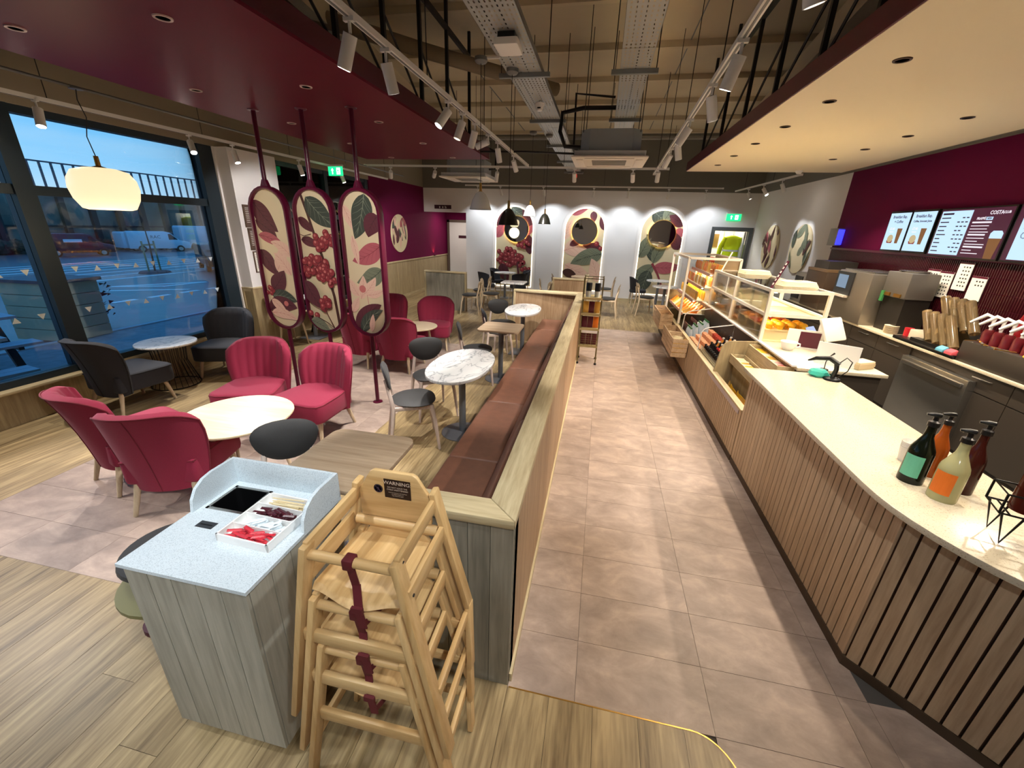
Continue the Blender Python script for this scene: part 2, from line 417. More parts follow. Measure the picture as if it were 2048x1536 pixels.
MB().box(0, .2, 0, .92, 0, .96).build('panel', M_oakZ, wp); MB().box(-.0, .215, -.015, .935, .96, .985).build('dado_rail', M_oakY, wp, bevel=.003)
MB().box(0, .03, -.012, 0, .33, .96).build('stile', M_oakZ, wp); MB().box(.17, .2, -.012, 0, 0, .96).build('stile', M_oakZ, wp); MB().box(.03, .17, -.012, 0, .92, .96).build('top_stile', M_oakX, wp)
# dado on the far part of the left wall
db = thing('trim_2', (XL, 9.75, 0)); tag(db, kind='structure')
for i in range(5): MB().box(0, .014, i*1.04+.002, (i+1)*1.04-.002, .08, .99).build('panel', M_oakZ, db)
MB().box(0, .03, 0, 5.2, .99, 1.03).build('dado_rail', M_oakY, db, bevel=.003); MB().box(0, .02, 0, 5.2, 0, .08).build('skirting', M_oakY, db)
# window sill + frames
sill = MB().box(XL-.22, XL+.06, YB, 5.6, .33, .36).build('trim_3', M_oakY, bevel=.004); tag(sill, kind='structure')
sill2 = MB().box(XL-.22, XL+.04, 6.52, 9.75, .33, .36).build('trim_4', M_oakY, bevel=.004); tag(sill2, kind='structure')
def window(nm, y0, y1, mull, tz, extra_dark=False):
    r = thing(nm, (XL-.1, 0, 0)); tag(r, kind='structure')
    MB().box(-.06, .06, y0, y1, .36, .43).build('bottom_rail', M_frame_win, r)
    MB().box(-.06, .06, y0, y1, 2.86, 2.93).build('top_rail', M_frame_win, r)
    for (a, b) in mull: MB().box(-.075, .075, a, b, .36, 2.93).build('mullion', M_frame_win, r)
    edges = sorted(mull)
    for (a, b) in zip(edges[:-1], edges[1:]):
        MB().box(-.05, .05, a[1], b[0], tz-.045, tz+.045).build('transom', M_frame_win, r)
        MB().box(-.006, .006, a[1], b[0], .43, tz-.045).build('pane', M_glass, r)
        MB().box(-.006, .006, a[1], b[0], tz+.045, 2.86).build('pane', M_glass, r)
    return r
w1 = window('window_1', YB, 5.57, [(-2.2, -2.05), (-.9, -.75), (1.15, 1.31), (3.25, 3.41), (5.35, 5.57)], 2.19)
w2 = window('window_2', 6.52, 9.75, [(6.52, 6.62), (8.1, 8.2), (9.62, 9.75)], 2.08)
# triangles printed on the glass
tri = P('window_film_white', '#dbe8f0', .6)
mb = MB()
for z0 in (1.42, .98):
    k = 0; y = .2
    while y < 5.3:
        if not any(a-.05 < y < b+.05 for a, b in ((1.15, 1.31), (3.25, 3.41))):
            s_ = 1 if k % 2 else -1
            mb.add([(XL-.092, y-.035, z0-s_*.03), (XL-.092, y+.035, z0-s_*.03), (XL-.092, y, z0+s_*.03)], [(0, 1, 2)])
        y += .21; k += 1
mo = mb.build('window_film', tri, w1, loc=(-(XL-.1), 0, 0)); 
# far wall
wf = MB()
def fw(x0, x1, z0, z1, m=0): wf.box(x0, x1, YF, YF+.14, z0, z1, m)
fw(XL, -4.14, 2.37, 3.04); fw(-4.14, 2.96, 0, 3.04); fw(2.96, 3.93, 2.14, 3.04); fw(3.93, XR+.1, 0, 3.04)
fw(XL-.2, XR+.2, 3.04, ZR, 1)
tag(wf.build('wall_far', [M_white_wall, M_dark_wall]), kind='structure')
# corridor
cw = MB(); cw.box(-4.14, -4.0, YF+.14, 14.95, 0, 2.6, 0); cw.box(XL, -4.0, 14.9, 15.0, 0, 2.6, 1); cw.box(XL, -4.0, YF+.14, 15.0, 2.5, 2.6, 2)
tag(cw.build('wall_corridor', [M_white_wall, M_maroon_wall, M_maroon_wall]), kind='structure')
d1 = thing('door_1', (-4.95, 14.88, 0)); tag(d1, kind='structure')
MB().box(-.42, .42, -.03, 0, 0, 2.1).build('door_leaf', P('door_laminate', '#d6d3d0', .5), d1)
for a, b in ((-.5, -.42), (.42, .5)): MB().box(a, b, -.05, 0, 0, 2.18).build('door_frame', P('door_frame_dark', '#5a4c42', .5), d1)
MB().box(-.5, .5, -.05, 0, 2.1, 2.18).build('door_frame', MATS['door_frame_dark'], d1)
MB().box(-.08, .24, -.04, -.03, 1.58, 1.67).build('door_plate', P('plate_dark', '#3c1824', .4), d1)
# storeroom doorway
d2 = thing('door_2', (3.445, YF, 0)); tag(d2, kind='structure'); M_dgrey = P('door_frame_grey', '#54585a', .5)
MB().box(-.525, -.43, -.03, .16, 0, 2.19).build('door_frame', M_dgrey, d2); MB().box(.43, .525, -.03, .16, 0, 2.19).build('door_frame', M_dgrey, d2); MB().box(-.43, .43, -.03, .16, 2.09, 2.19).build('door_frame', M_dgrey, d2)
MB().box(.38, .42, .16, .98, 0, 2.08).build('door_leaf', P('door_leaf_pale', '#c9ccd0', .5), d2)
sr = MB(); sr.box(2.5, 2.55, YF+.14, 15.0, 0, 2.7); sr.box(2.5, 4.6, 14.95, 15.0, 0, 2.7); sr.box(4.55, 4.6, YF+.14, 15, 0, 2.7); sr.box(2.5, 4.6, YF+.14, 15, 2.65, 2.7)
tag(sr.build('wall_storeroom', P('storeroom_paint', '#dcd6c4', .8)), kind='structure')
# right wall
wr = MB()
wr.box(XR, XR+.2, 8.66, YF+.14, 0, 3.04, 0); wr.box(XR, XR+.2, YB, 8.66, 0, 3.04, 1); wr.box(XR, XR+.2, YB, YF+.14, 3.04, ZR, 2)
wro = tag(wr.build('wall_right', [M_white_wall, M_maroon_wall, M_dark_wall]), kind='structure')
M_rib = P('maroon_glazed_tile', '#3a1018', .22)
rib = MB()
for r_ in range(6):
    z0 = .93 + r_*.148; y = 1.2
    while y < 8.62:
        rib.add([(XR, y, z0), (XR, y+.026, z0), (XR-.014, y+.02, z0), (XR-.014, y+.006, z0), (XR, y, z0+.144), (XR, y+.026, z0+.144), (XR-.014, y+.02, z0+.144), (XR-.014, y+.006, z0+.144)],
                [(0, 3, 7, 4), (3, 2, 6, 7), (2, 1, 5, 6), (4, 7, 6, 5)])
        y += .029
ro = rib.build('finger_tiles', M_rib, wro); tag(ro, kind='stuff')
MB().box(XR-.02, XR, 1.2, 8.66, 1.82, 1.85).build('tile_ledge', M_maroon_steel, wro)
tag(MB().box(XL-.2, XR+.2, YB-.2, YB, 0, ZR).build('wall_rear', M_white_wall), kind='structure')
# skirting along the far wall
tag(MB().box(-4.12, 2.9, YF-.018, YF, 0, .1).build('baseboard_far', M_oakX), kind='structure')

# ---- roof
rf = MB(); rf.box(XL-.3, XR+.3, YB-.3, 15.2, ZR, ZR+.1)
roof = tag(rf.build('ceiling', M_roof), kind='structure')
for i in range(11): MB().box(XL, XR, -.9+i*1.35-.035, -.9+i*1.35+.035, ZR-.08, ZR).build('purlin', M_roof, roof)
for x in (-4.9, -2.35, .9, 3.4):
    MB().box(x-.006, x+.006, YB, YF, ZR-.012, ZR).build('liner_joint', M_steel_grey, roof)
# ---- rafts
M_mdark = P('raft_fascia_maroon', '#4a0f20', .5)
rm = thing('ceiling_raft', (-2.97, 3.4, 3.0)); tag(rm, 'dark maroon suspended ceiling raft above the claret lounge chairs', 'ceiling raft')
MB().box(-1.07, 1.07, -4.6, 3.78, 0, .02).build('soffit', M_maroon, rm); MB().box(-1.07, 1.07, -4.6, 3.78, .02, .16).build('fascia', M_mdark, rm)
rb = thing('ceiling_raft', (2.5, 4.2, 3.0)); tag(rb, 'cream ceiling raft with maroon edge above the service counter', 'ceiling raft')
MB().box(-1.19, 1.2, -4.5, 4.2, 0, .02).build('soffit', M_cream_soffit, rb); MB().box(-1.2, 1.2, -4.5, 4.205, .004, .14).build('fascia', M_maroon_steel, rb)
MB().box(1.2, 1.5, -4.5, 4.2, .06, .14).build('edge_trim', M_dark_wall, rb)

# ---- downlights
def downlight(x, y, z, ring, on, label, group, watt=0, cc=(1, .83, .62), ang=95):
    r = thing('downlight', (x, y, z), 0, label, 'downlight', group)
    MB().lathe([(.034, -.001), (.034, -.006), (.046, -.006), (.048, 0), (.034, 0)], 20).build('bezel', ring, r, smooth=40)
    MB().lathe([(0, -.002), (.034, -.002)], 16).build('lens', on, r)
    if watt:
        l = spot('downlight_beam', (0, 0, -.01), (0, 0, -1), watt, ang, .35, cc, .03); l.parent = r
ring_pink = P('bezel_pink', '#d8c0ba', .4)
for x in (-3.5, -2.45):
    for i in range(7):
        y = .0 + 1.165*i
        downlight(x, y, 3.0, ring_pink, M_downlens, 'pale-rimmed recessed downlight in the maroon ceiling raft', 'downlights in the maroon raft')
M_dl_warm = P('downlight_bronze', '#4d3a22', .4)
for i in range(8):
    downlight(1.63, 1.65+i*.853, 3.0, M_dl_warm, M_downlens, 'dark recessed downlight in the cream raft, row along the aisle edge', 'downlights over the counter edge', W_AISLE, (1, .86, .68), 110)
for i in range(7):
    downlight(2.95, 2.55+i*.747, 3.0, M_dl_warm, M_downlens, 'dark recessed downlight in the cream raft, row towards the maroon wall', 'downlights over the staff aisle', W_STAFF, (1, .86, .68), 115)

COOL = (.92, .97, 1.0)
# ---- track lights
def head_mesh():
    a = MB().cyl((0, 0, 0), (0, 0, -.16), .036, n=16).mesh('head', M_white_metal, smooth=40)
    b = MB().box(-.03, .03, -.012, .012, -.02, .0).cyl((0, 0, 0), (0, 0, -.07), .009, n=8).mesh('stem', M_white_metal)
    c = MB().lathe([(0, -.161), (.031, -.161)], 14).mesh('lens', M_lamp_on)
    c2 = MB().lathe([(0, -.161), (.031, -.161)], 14).mesh('lens', M_lens_dim)
    return a, b, c, c2
HM = head_mesh()
def track_head(loc, target, label, group, on=True, watt=0, ang=50, cc=(1, .955, .91), rail=None):
    r = thing('track_spotlight', loc, 0, label, 'spotlight', group)
    inst('stem', HM[1], r)
    d = (Vector(target) - Vector(loc)).normalized(); q = d.to_track_quat('-Z', 'Y')
    h = inst('head', HM[0], r, (0, 0, -.075)); h.rotation_euler = q.to_euler()
    inst('lens', HM[2] if on else HM[3], h)
    if watt:
        l = spot('spot_beam', Vector((0, 0, -.075)) + d*.17, Vector((0, 0, -.075)) + d*3, watt, ang, .5, cc, .03); l.parent = r
def rail(p0, p1, label, name='lighting_track'):
    p0 = Vector(p0); p1 = Vector(p1); d = p1-p0; L = d.length
    r = thing(name, p0, 0, label, 'lighting track'); r.rotation_euler = d.to_track_quat('X', 'Z').to_euler()
    MB().box(0, L, -.019, .019, 0, .034).build('channel', M_white_metal, r)
    MB().box(0, L, -.006, .006, -.004, 0).build('slot', M_steel_grey, r)
    for s_ in (-.002, L-.03): MB().box(s_, s_+.032, -.021, .021, -.002, .036).build('end_cap', M_white, r)
    k = .6
    while k < L: MB().cyl((k, 0, .034), (k, 0, 1.4), .004, n=6).build('hanger_rod', M_steel_dark, r); k += 1.6
    return r
rail((-1.425, -1.9, 3.0), (-1.41, 7.95, 3.0), 'white lighting track along the edge of the maroon ceiling raft')
rail((.49, -1.9, 3.0), (.825, 8.95, 3.0), 'white lighting track between the galvanised tray and the cream raft')
rail((-5.15, -1.9, 2.92), (-5.15, 10.0, 2.96), 'white lighting track running above the windows')
rail((-3.9, 12.15, 3.04), (2.85, 12.2, 3.06), 'white lighting track in front of the botanical arches')
rail((-4.6, 8.05, 3.0), (1.0, 8.25, 3.0), 'white cross track spanning the room behind the pendants')
rail((3.2, 12.4, 3.02), (3.35, 9.0, 3.02), 'short white lighting track beside the round leaf discs')
GT = 'white spotlights on the tracks'
LG = 'white cylinder spotlight on the track beside the maroon raft'
for y, tgt in ((2.45, (-2.6, 2.7, .3)), (3.95, (-3.0, 2.5, .2)), (4.75, (-2.6, 5.6, 0)), (5.75, (-1.2, 6.6, .7)), (6.75, (-.9, 8.3, .7))):
    track_head((-1.415, y, 3.0), tgt, LG, GT, True, W_TRACK, 62)
for y, tgt in ((.55, (-1.3, 1.7, .8)), (-.5, (-2.6, .6, 0)), (-1.4, (-1.6, .2, 0))):
    track_head((-1.42, y, 3.0), tgt, LG, GT, False, W_NEAR_FILL, 70, COOL)  # unseen heads added as fill for the near floor and station
track_head((-1.42, 2.85, 3.0), (-1.2, 3.6, .74), LG, GT, False, W_TRACK*.6, 50)  # extra head, added to brighten the first oval table
track_head((-1.42, 4.35, 3.0), (-2.35, 3.7, 0), LG, GT, False, W_TRACK, 55)  # extra head, added to brighten the lounge floor
for y in (2.0, 3.7, 5.5):
    track_head((.55+.03*y, y, 3.0), (1.42, y+.5, .35), 'added white fill spotlight on the track beside the cream raft', GT, False, W_TRACK*.35, 55)  # extra heads added to put light on the counter slats
track_head((-1.42, 1.6, 3.0), (-2.95, 4.1, 1.75), LG, GT, False, W_TRACK*.9, 40)  # unseen head added to light the leaf screens from the front
track_head((-1.42, 5.3, 3.0), (-5.3, 6.1, 1.7), LG, GT, False, W_TRACK*1.6, 36)  # extra head added to brighten the white pier
for y, tgt in ((1.3, (-.7, 1.6, .8)), (-.2, (-.75, 1.0, .75)), (-.9, (-1.1, .8, .4)), (-1.5, (1.5, 1.4, .5))):
    track_head((.5+.03*y, y, 3.0), tgt, 'added white fill spotlight on the track beside the cream raft', GT, False, W_NEAR_FILL*1.1, 48, COOL)  # unseen fill heads added for high chairs, station and bench end
for y, tgt in ((2.0, (-3.5, 1.7, 0)), (1.3, (-3.8, 1.9, 0)), (.6, (-3.2, .4, 0)), (-.8, (-2.6, .4, 0))):
    track_head((-5.15, y, 2.93), tgt, 'unseen added white fill spotlight on the track above the windows', GT, False, W_NEAR_FILL*(2.2 if y > 1 else .9), 60, COOL if y < 1 else (1, .92, .86))  # unseen fill heads added for the near lounge and floor
for y, tgt in ((2.95, (-.1, 3.8, 0)), (4.7, (-.7, 5.3, .5)), (6.2, (-.4, 7.6, 0)), (7.9, (.9, 9.6, .3))):
    track_head((.58+.245*(y-1)/7.95, y, 3.0), tgt, 'added white fill spotlight on the track beside the cream raft', GT, True, W_TRACK*.8, 60)
for y, tgt in ((3.4, (-4.4, 2.6, 0)), (4.9, (-3.6, 3.9, .3)), (5.55, (-4.2, 5.4, 0)), (6.9, (-4.6, 7.3, 0)), (8.1, (-4.3, 8.6, 0))):
    track_head((-5.15, y, 2.945), tgt, 'unseen added white fill spotlight on the track above the windows', GT, True, W_TRACK*.8, 60)
for x, tx in ((-3.55, -3.6), (-2.9, -2.6), (-1.7, -1.4), (-.35, -.55), (.55, .5), (1.55, 1.6), (2.45, 2.9)):
    track_head((x, 12.18, 3.04), (tx, 12.94, 1.6), 'white cylinder spotlight washing the wall of botanical arches', GT, True, W_WASH, 105, (.86, .94, 1))
for x, tx, ty_ in ((-4.1, -5.4, 10.6), (-3.2, -5.4, 11.6), (-2.0, -2.6, 9.5), (-.6, -.6, 9.8), (.4, .7, 10.2)):
    track_head((x, 8.13, 3.0), (tx, ty_, 1.0), 'white cylinder spotlight on the cross track behind the pendants', GT, True, W_TRACK*.9, 55)
for y, ty_ in ((11.6, 11.6), (10.6, 9.9), (9.6, 9.8)):
    track_head((3.27, y, 3.02), (3.98, ty_, 1.75), 'white cylinder spotlight aimed at the round leaf discs', GT, True, W_WASH*.8, 50, (.92, .96, 1))
# ================================================================== FURNITURE
def loft(mb, secs, mi=0, caps=True):
    k = len(secs[0]); b = [v for s in secs for v in s]; n = len(secs)
    fs = [(i*k+j, i*k+(j+1) % k, (i+1)*k+(j+1) % k, (i+1)*k+j) for i in range(n-1) for j in range(k)]
    if caps: fs += [tuple(range(k-1, -1, -1)), tuple((n-1)*k+j for j in range(k))]
    mb.add(b, fs, mi); return mb
M_red_pipe = fabric('claret_piping', '#7c1a2e')
M_blk_pipe = fabric('charcoal_piping', '#1c1d22')
def tub_chair(fab, pipe, leg, label, group, hgt=.62, name='lounge_chair'):
    r = thing(name, (0, 0, 0), 0, label, 'chair', group)
    nu, nv = 49, 9
    def outer(u, v):
        hw = .262 + .085*v - .03*v**5
        return Vector((u*hw, -.25 - .10*v - .05*v**3 + .21*abs(u)**2.4*(.5+.5*v), .19 + .03*abs(u)**6*(1-v) + v*(hgt - .10*abs(u)**5)))
    secs = []
    for i in range(nu):
        u = -1 + 2*i/(nu-1); e = max(0, 1 - abs(u)**10)
        th = .028 + .062*e; fl_ = .009*abs(math.sin(4*PI*(u+1)))
        o_ = [outer(u, j/(nv-1)) for j in range(nv)]
        dirn = Vector((-.55*u*abs(u)**1.5, 1, 0)).normalized()
        inn = [p + dirn*((th - .012*(j/(nv-1))) + (fl_ if j > 1 else 0)) for j, p in enumerate(o_)]
        top = (o_[-1] + inn[-1])/2 + Vector((0, 0, .018*max(e, .2)))
        secs.append(o_ + [top] + inn[::-1])
    bk = loft(MB(), secs).build('backrest', fab, r, smooth=55)
    rim = [outer(-1 + 2*i/24, 1) + Vector((0, -.002, .002)) for i in range(25)]
    side = lambda s: [outer(s, j/6) for j in range(6)]
    MB().tube(side(-1) + rim + side(1)[::-1], .006, 6).build('piping', pipe, bk, smooth=60)
    MB().tube([outer(0, j/6) + Vector((0, -.001, 0)) for j in range(7)], .0035, 5).build('seam', pipe, bk)
    def trap(k): return [(-.235*k, -.235), (.235*k, -.235), (.275*k, .0), (.295*k, .25), (.27*k, .315), (.2*k, .335), (-.2*k, .335), (-.27*k, .315), (-.295*k, .25), (-.275*k, .0)]
    st = MB().prism(trap(1), .235, .43).build('seat', fab, r, bevel=.028, seg=3, smooth=50)
    MB().tube([(x*.985, y*.985, .412) for x, y in trap(1)], .006, 6, closed=True).build('piping', pipe, st, smooth=60)
    for sx in (-1, 1):
        MB().cyl((sx*.215, .225, .25), (sx*.245, .275, 0), .024, .014, 12).build('leg', leg, r, smooth=50)
        MB().cyl((sx*.18, -.19, .25), (sx*.215, -.26, 0), .024, .014, 12).build('leg', leg, r, smooth=50)
    return r
GL = 'claret channel-back lounge chairs'
red0 = tub_chair(M_red_fab, M_red_pipe, M_ash, 'claret lounge chair with its plain seamed back turned to the condiment bin', GL)
def put(root, first, loc, rz, label, group=None):
    if first: root.location = loc; root.rotation_euler = (0, 0, rz); root['label'] = label; return root
    return dup(root, loc, rz, label, group)
R1f = (-.328, .945)
def at_back(mx, my, f, off=.30): return (mx + f[0]*off, my + f[1]*off, 0)
put(red0, True, at_back(-2.83, 1.86, R1f, .27), face(*R1f), red0['label'])
put(red0, False, at_back(-3.58, 2.0, (.30, .95), .27), face(.30, .95), 'claret lounge chair behind the one that turns its back to the bin')
put(red0, False, at_back(-3.43, 3.62, (.293, -.956), .32), face(.293, -.956), 'claret lounge chair facing the round oak table, nearer the windows')
put(red0, False, at_back(-2.60, 3.62, (-.08, -1), .32), face(-.08, -1), 'claret lounge chair facing the round oak table, nearer the maroon post base')
put(red0, False, at_back(-2.75, 6.9, (.2, -.97), .34), face(.2, -.97), 'claret lounge chair standing free behind the small low table, beside the dining chairs')
put(red0, False, at_back(-3.57, 6.85, (.1, -1), .34), face(.1, -1), 'claret lounge chair behind the right-hand leaf panel, facing the small low table')
put(red0, False, at_back(-3.36, 5.15, (.15, 1), .27), face(.15, 1), 'claret lounge chair seen from behind under the middle leaf panel')
put(red0, False, at_back(-2.70, 5.07, (-.05, 1), .27), face(-.05, 1), 'claret lounge chair seen from behind beside the right-hand leaf panel')
wing = tub_chair(P('dark_maroon_velvet', '#4c1022', .8), M_red_pipe, M_black_metal, 'dark maroon high-backed chair by the second window', None, .92, 'high_back_chair')
wing.location = (-5.02, 7.0, 0); wing.rotation_euler = (0, 0, face(.15, .98))
blk = tub_chair(M_black_fab, M_blk_pipe, M_ash, 'charcoal lounge chair with its back to the claret chairs, beside the wire table', 'charcoal lounge chairs by the window')
blk.location = at_back(-4.98, 3.02, (.05, 1), .27); blk.rotation_euler = (0, 0, face(.05, 1))
dup(blk, at_back(-5.0, 4.86, (.34, -.94), .36), face(.34, -.94), 'charcoal lounge chair facing the wire table, next to the white pier')

# ---- tables
def round_low_table(loc, r0, h, name, label, top, leg):
    t = thing(name, loc, 0, label, 'table')
    MB().lathe([(0, h-.022), (r0-.012, h-.022), (r0, h-.012), (r0, h-.003), (r0-.003, h), (0, h)], 48).build('tabletop', top, t, smooth=40)
    for i in range(3):
        a = 2*PI*i/3 + .5; c, s_ = math.cos(a), math.sin(a)
        MB().cyl((c*r0*.55, s_*r0*.55, h-.022), (c*r0*.78, s_*r0*.78, 0), .022, .013, 12).build('leg', leg, t, smooth=50)
    MB().lathe([(0, h-.04), (r0*.62, h-.04), (r0*.62, h-.022), (0, h-.022)], 24).build('top_frame', leg, t)
    return t
M_oak_top = wood('pale_round_oak', '#d6bf98', '#efe0c2', 'x', tint=.02, s=.7, rough=.3)
round_low_table((-2.70, 2.46, 0), .405, .54, 'coffee_table', 'round pale oak coffee table ringed by four claret lounge chairs', M_oak_top, M_ash)
round_low_table((-2.74, 5.95, 0), .33, .5, 'coffee_table', 'small round pale table among the far group of claret chairs', M_oak_top, M_ash)
t = thing('wire_table', (-5.12, 3.93, 0), 0, 'round white marble table on a flared black wire base by the window', 'table')
MB().lathe([(0, .525), (.30, .525), (.312, .535), (.312, .545), (.308, .55), (0, .55)], 48).build('tabletop', M_marble, t, smooth=40)
def ring(r0, z, n=40): return [(r0*math.cos(2*PI*i/n), r0*math.sin(2*PI*i/n), z) for i in range(n)]
bz = thing('wire_base', (0, 0, 0)); bz.parent = t
for rr, z in ((.185, .515), (.255, .008)): MB().tube(ring(rr, z), .006, 6, closed=True).build('ring', M_black_metal, bz)
for i in range(26):
    a = 2*PI*i/26; c, s_ = math.cos(a), math.sin(a)
    MB().tube([(.185*c, .185*s_, .515), (.165*c, .165*s_, .3), (.255*c, .255*s_, .008)], .0035, 5).build('wire', M_black_metal, bz)
def pedestal(loc, poly, top, label, name='dining_table', base='round', h=.745, group=None, rz=0, edge=None):
    t = thing(name, loc, rz, label, 'table', group)
    MB().prism(poly, h-.028, h).build('tabletop', top, t, bevel=.004, seg=2)
    MB().cyl((0, 0, .02), (0, 0, h-.05), .034, n=18).build('column', M_column, t, smooth=40)
    MB().box(-.16, .16, -.02, .02, h-.05, h-.028).box(-.02, .02, -.16, .16, h-.05, h-.028).build('top_bracket', M_column, t)
    if base == 'round': MB().lathe([(0, 0), (.215, 0), (.215, .006), (.2, .012), (.05, .02), (0, .02)], 32).build('base', M_column, t, smooth=40)
    else: MB().box(-.2, .2, -.2, .2, 0, .012).build('base', M_column, t, bevel=.003)
    return t
oval = superell(.295, .53, 2.25, 48)
pedestal((-1.215, 3.63, 0), oval, M_marble, 'oval white marble table in front of the brown leather bench, next to the maroon post', 'dining_table')
pedestal((-1.21, 5.30, 0), rrect(-.275, .275, -.265, .265, .06), M_tabletop_oak, 'small square pale oak table between the two oval marble tables')
pedestal((-1.16, 6.68, 0), superell(.285, .53, 2.25, 48), M_marble, 'oval white marble table at the far end of the leather bench', 'dining_table', 'square')
pedestal((-1.285, 1.82, 0), rrect(-.275, .275, -.30, .30, .07), M_tabletop_oak, 'square pale oak table behind the condiment bin and high chairs')

# ---- dining chairs
def pad(poly, th, M=None, dome=.012, curve=0):
    mb = MB(); rings = []
    for k, z in ((.0, th/2+dome), (.5, th/2+dome*.75), (.85, th/2), (1.0, 0), (.9, -th/2)):
        if k == 0: continue
        rings.append([Vector((x*k, y*k, z)) for x, y in poly])
    n = len(poly); vs = [v for r_ in rings for v in r_] + [Vector((0, 0, th/2+dome))]
    vs = [Vector((v.x, v.y, v.z + curve*v.x*v.x)) for v in vs]
    fs = [(i*n+j, i*n+(j+1) % n, (i+1)*n+(j+1) % n, (i+1)*n+j) for i in range(3) for j in range(n)]
    fs += [(j, (j+1) % n, 4*n) for j in range(n)] + [tuple(3*n+j for j in range(n))]
    if M: vs = [M @ v for v in vs]
    return mb.add(vs, fs)
def dining_chair(frame, back, seat, label, group, heart=False, name='dining_chair'):
    r = thing(name, (0, 0, 0), 0, label, 'chair', group)
    sp_ = [(x*(1+.25*y/.2*.5), y) for x, y in superell(.215, .205, 2.4, 28)]
    pad([(x, y) for x, y in sp_], .035, Matrix.Translation((0, 0, .462)), .012).build('seat', seat, r, smooth=60)
    for sx in (-1, 1):
        MB().tube([(sx*.165, .15, .445), (sx*.19, .175, .3), (sx*.215, .205, 0)], [.02, .019, .012], 8).build('leg', frame, r, smooth=50)
        MB().tube([(sx*.195, -.25, 0), (sx*.178, -.205, .28), (sx*.165, -.19, .44), (sx*.135, -.22, .60), (sx*.11, -.245, .70)], [.012, .018, .02, .017, .012], 8).build('leg', frame, r, smooth=50)
        MB().obox((sx*.168, -.02, .428), (.022, .34, .036)).build('side_rail', frame, r, bevel=.004)
    MB().obox((0, .145, .425), (.33, .022, .04)).build('front_rail', frame, r, bevel=.004)
    MB().obox((0, -.185, .425), (.32, .022, .04)).build('back_rail', frame, r, bevel=.004)
    bp = []
    for x, y in superell(.195, .13, 2.3, 32):
        k = 1 + .22*y/.13
        yy = y
        if heart and y > .08 and abs(x) < .05: yy = y - .06*(1-abs(x)/.05)
        bp.append((x*k*.95, yy))
    Mb = Matrix.Translation((0, -.228, .685)) @ Matrix.Rotation(math.radians(90+11), 4, 'X') @ Matrix.Rotation(PI, 4, 'Y')
    # pad local x,y -> world x,z ; dome towards the sitter
    def build_back():
        mb = pad(bp, .03 if back is not frame else .016, None, .014 if back is not frame else .002, .55)
        out = MB()
        tilt = math.radians(12)
        vs = [Vector((v[0], -.235 + v[2]*math.cos(tilt) - v[1]*math.sin(tilt), .69 + v[1]*math.cos(tilt) + v[2]*math.sin(tilt))) for v in mb.v]
        return out.add(vs, mb.f)
    build_back().build('backrest', back, r, smooth=60)
    return r
GD = 'black-padded dining chairs along the leather bench'
def put_chair(root, first, ox, oy, f, label, group=None): return put(root, first, (ox, oy, 0), face(*f), label, group)
dc = dining_chair(M_white_ash, M_pad, M_pad, 'x', GD)
put_chair(dc, True, -1.60, 3.33, (.88, .48), 'pale-legged black-padded dining chair with its whole frame in view at the first oval table')
put_chair(dc, False, -1.68, 4.0, (.62, -.78), 'black-padded dining chair at the far side of the first oval table, broad oval back showing')
put_chair(dc, False, -1.50, 5.13, (.93, .3), 'black-padded dining chair pulled up to the small square oak table')
put_chair(dc, False, -1.47, 6.22, (.9, .42), 'black-padded dining chair nearest the square oak table at the far oval table')
put_chair(dc, False, -1.55, 6.85, (.55, -.83), 'black-padded dining chair at the far oval table, shield-shaped back showing')
put_chair(dc, False, -1.70, 1.80, (.62, -.78), 'black-padded dining chair behind the condiment bin, only its back in view')
wc = dining_chair(M_ash, M_ash, M_pad, 'x', 'wooden-backed dining chairs', True)
put_chair(wc, True, -2.55, 9.95, (1, .1), 'heart-backed ash dining chair with black seat at the far square marble table')
GW = 'wooden-backed dining chairs'
put_chair(wc, False, -2.95, 9.55, (-1, -.05), 'ash dining chair at the far half partition, the one closer to the claret chairs', GW)
put_chair(wc, False, -2.95, 10.45, (-1, -.05), 'ash dining chair at the far half partition, the one closer to the corridor', GW)
put_chair(wc, False, -1.35, 10.25, (-.95, .2), 'ash dining chair turned side-on, in front of the gap between two arches', GW)
put_chair(wc, False, 1.22, 10.95, (.98, .15), 'ash dining chair on the aisle, pulled up to the lower white round table', GW)
gs = dining_chair(M_ash, M_ash, fabric('grey_seat_fabric', '#6c7078'), 'x', None)
put_chair(gs, True, -5.08, 5.95, (.4, .92), 'ash dining chair with a grey seat beside the white pier')
pedestal((-4.98, 6.5, 0), rrect(-.22, .22, -.22, .22, .04), M_marble, 'white-topped square table behind the left leaf panel', 'dining_table', 'square')
# far tables
pedestal((-2.72, 12.25, 0), superell(.32, .32, 2, 36), M_marble, 'round white marble table in front of the berry arch', 'dining_table')
pedestal((-2.02, 10.15, 0), rrect(-.29, .29, -.29, .29, .05), M_marble, 'square white marble table beyond the leather bench', 'dining_table', 'square')
pedestal((1.66, 12.3, 0), superell(.33, .33, 2, 36), M_marble, 'round white marble table under the green-leaf arch', 'dining_table')
pedestal((1.66, 11.0, 0), superell(.31, .31, 2, 36), M_marble, 'round white table standing in front of the one under the green-leaf arch', 'dining_table')
pedestal((-.45, 12.25, 0), superell(.32, .32, 2, 36), M_tabletop_oak, 'round oak table under the middle arch', 'dining_table')
for x, y, f, lb in ((-1.05, 12.05, (.9, .2), 'ash dining chair under the middle arch, on the berry-arch side'), (.22, 12.1, (-.95, .1), 'ash dining chair under the middle arch, on the green-leaf side'),
                    (-1.2, 10.6, (.95, .1), 'ash dining chair just behind the half partition, bench side'), (.28, 10.3, (-.95, .1), 'ash dining chair just behind the half partition, aisle side')):
    put_chair(wc, False, x, y, f, lb, GW)
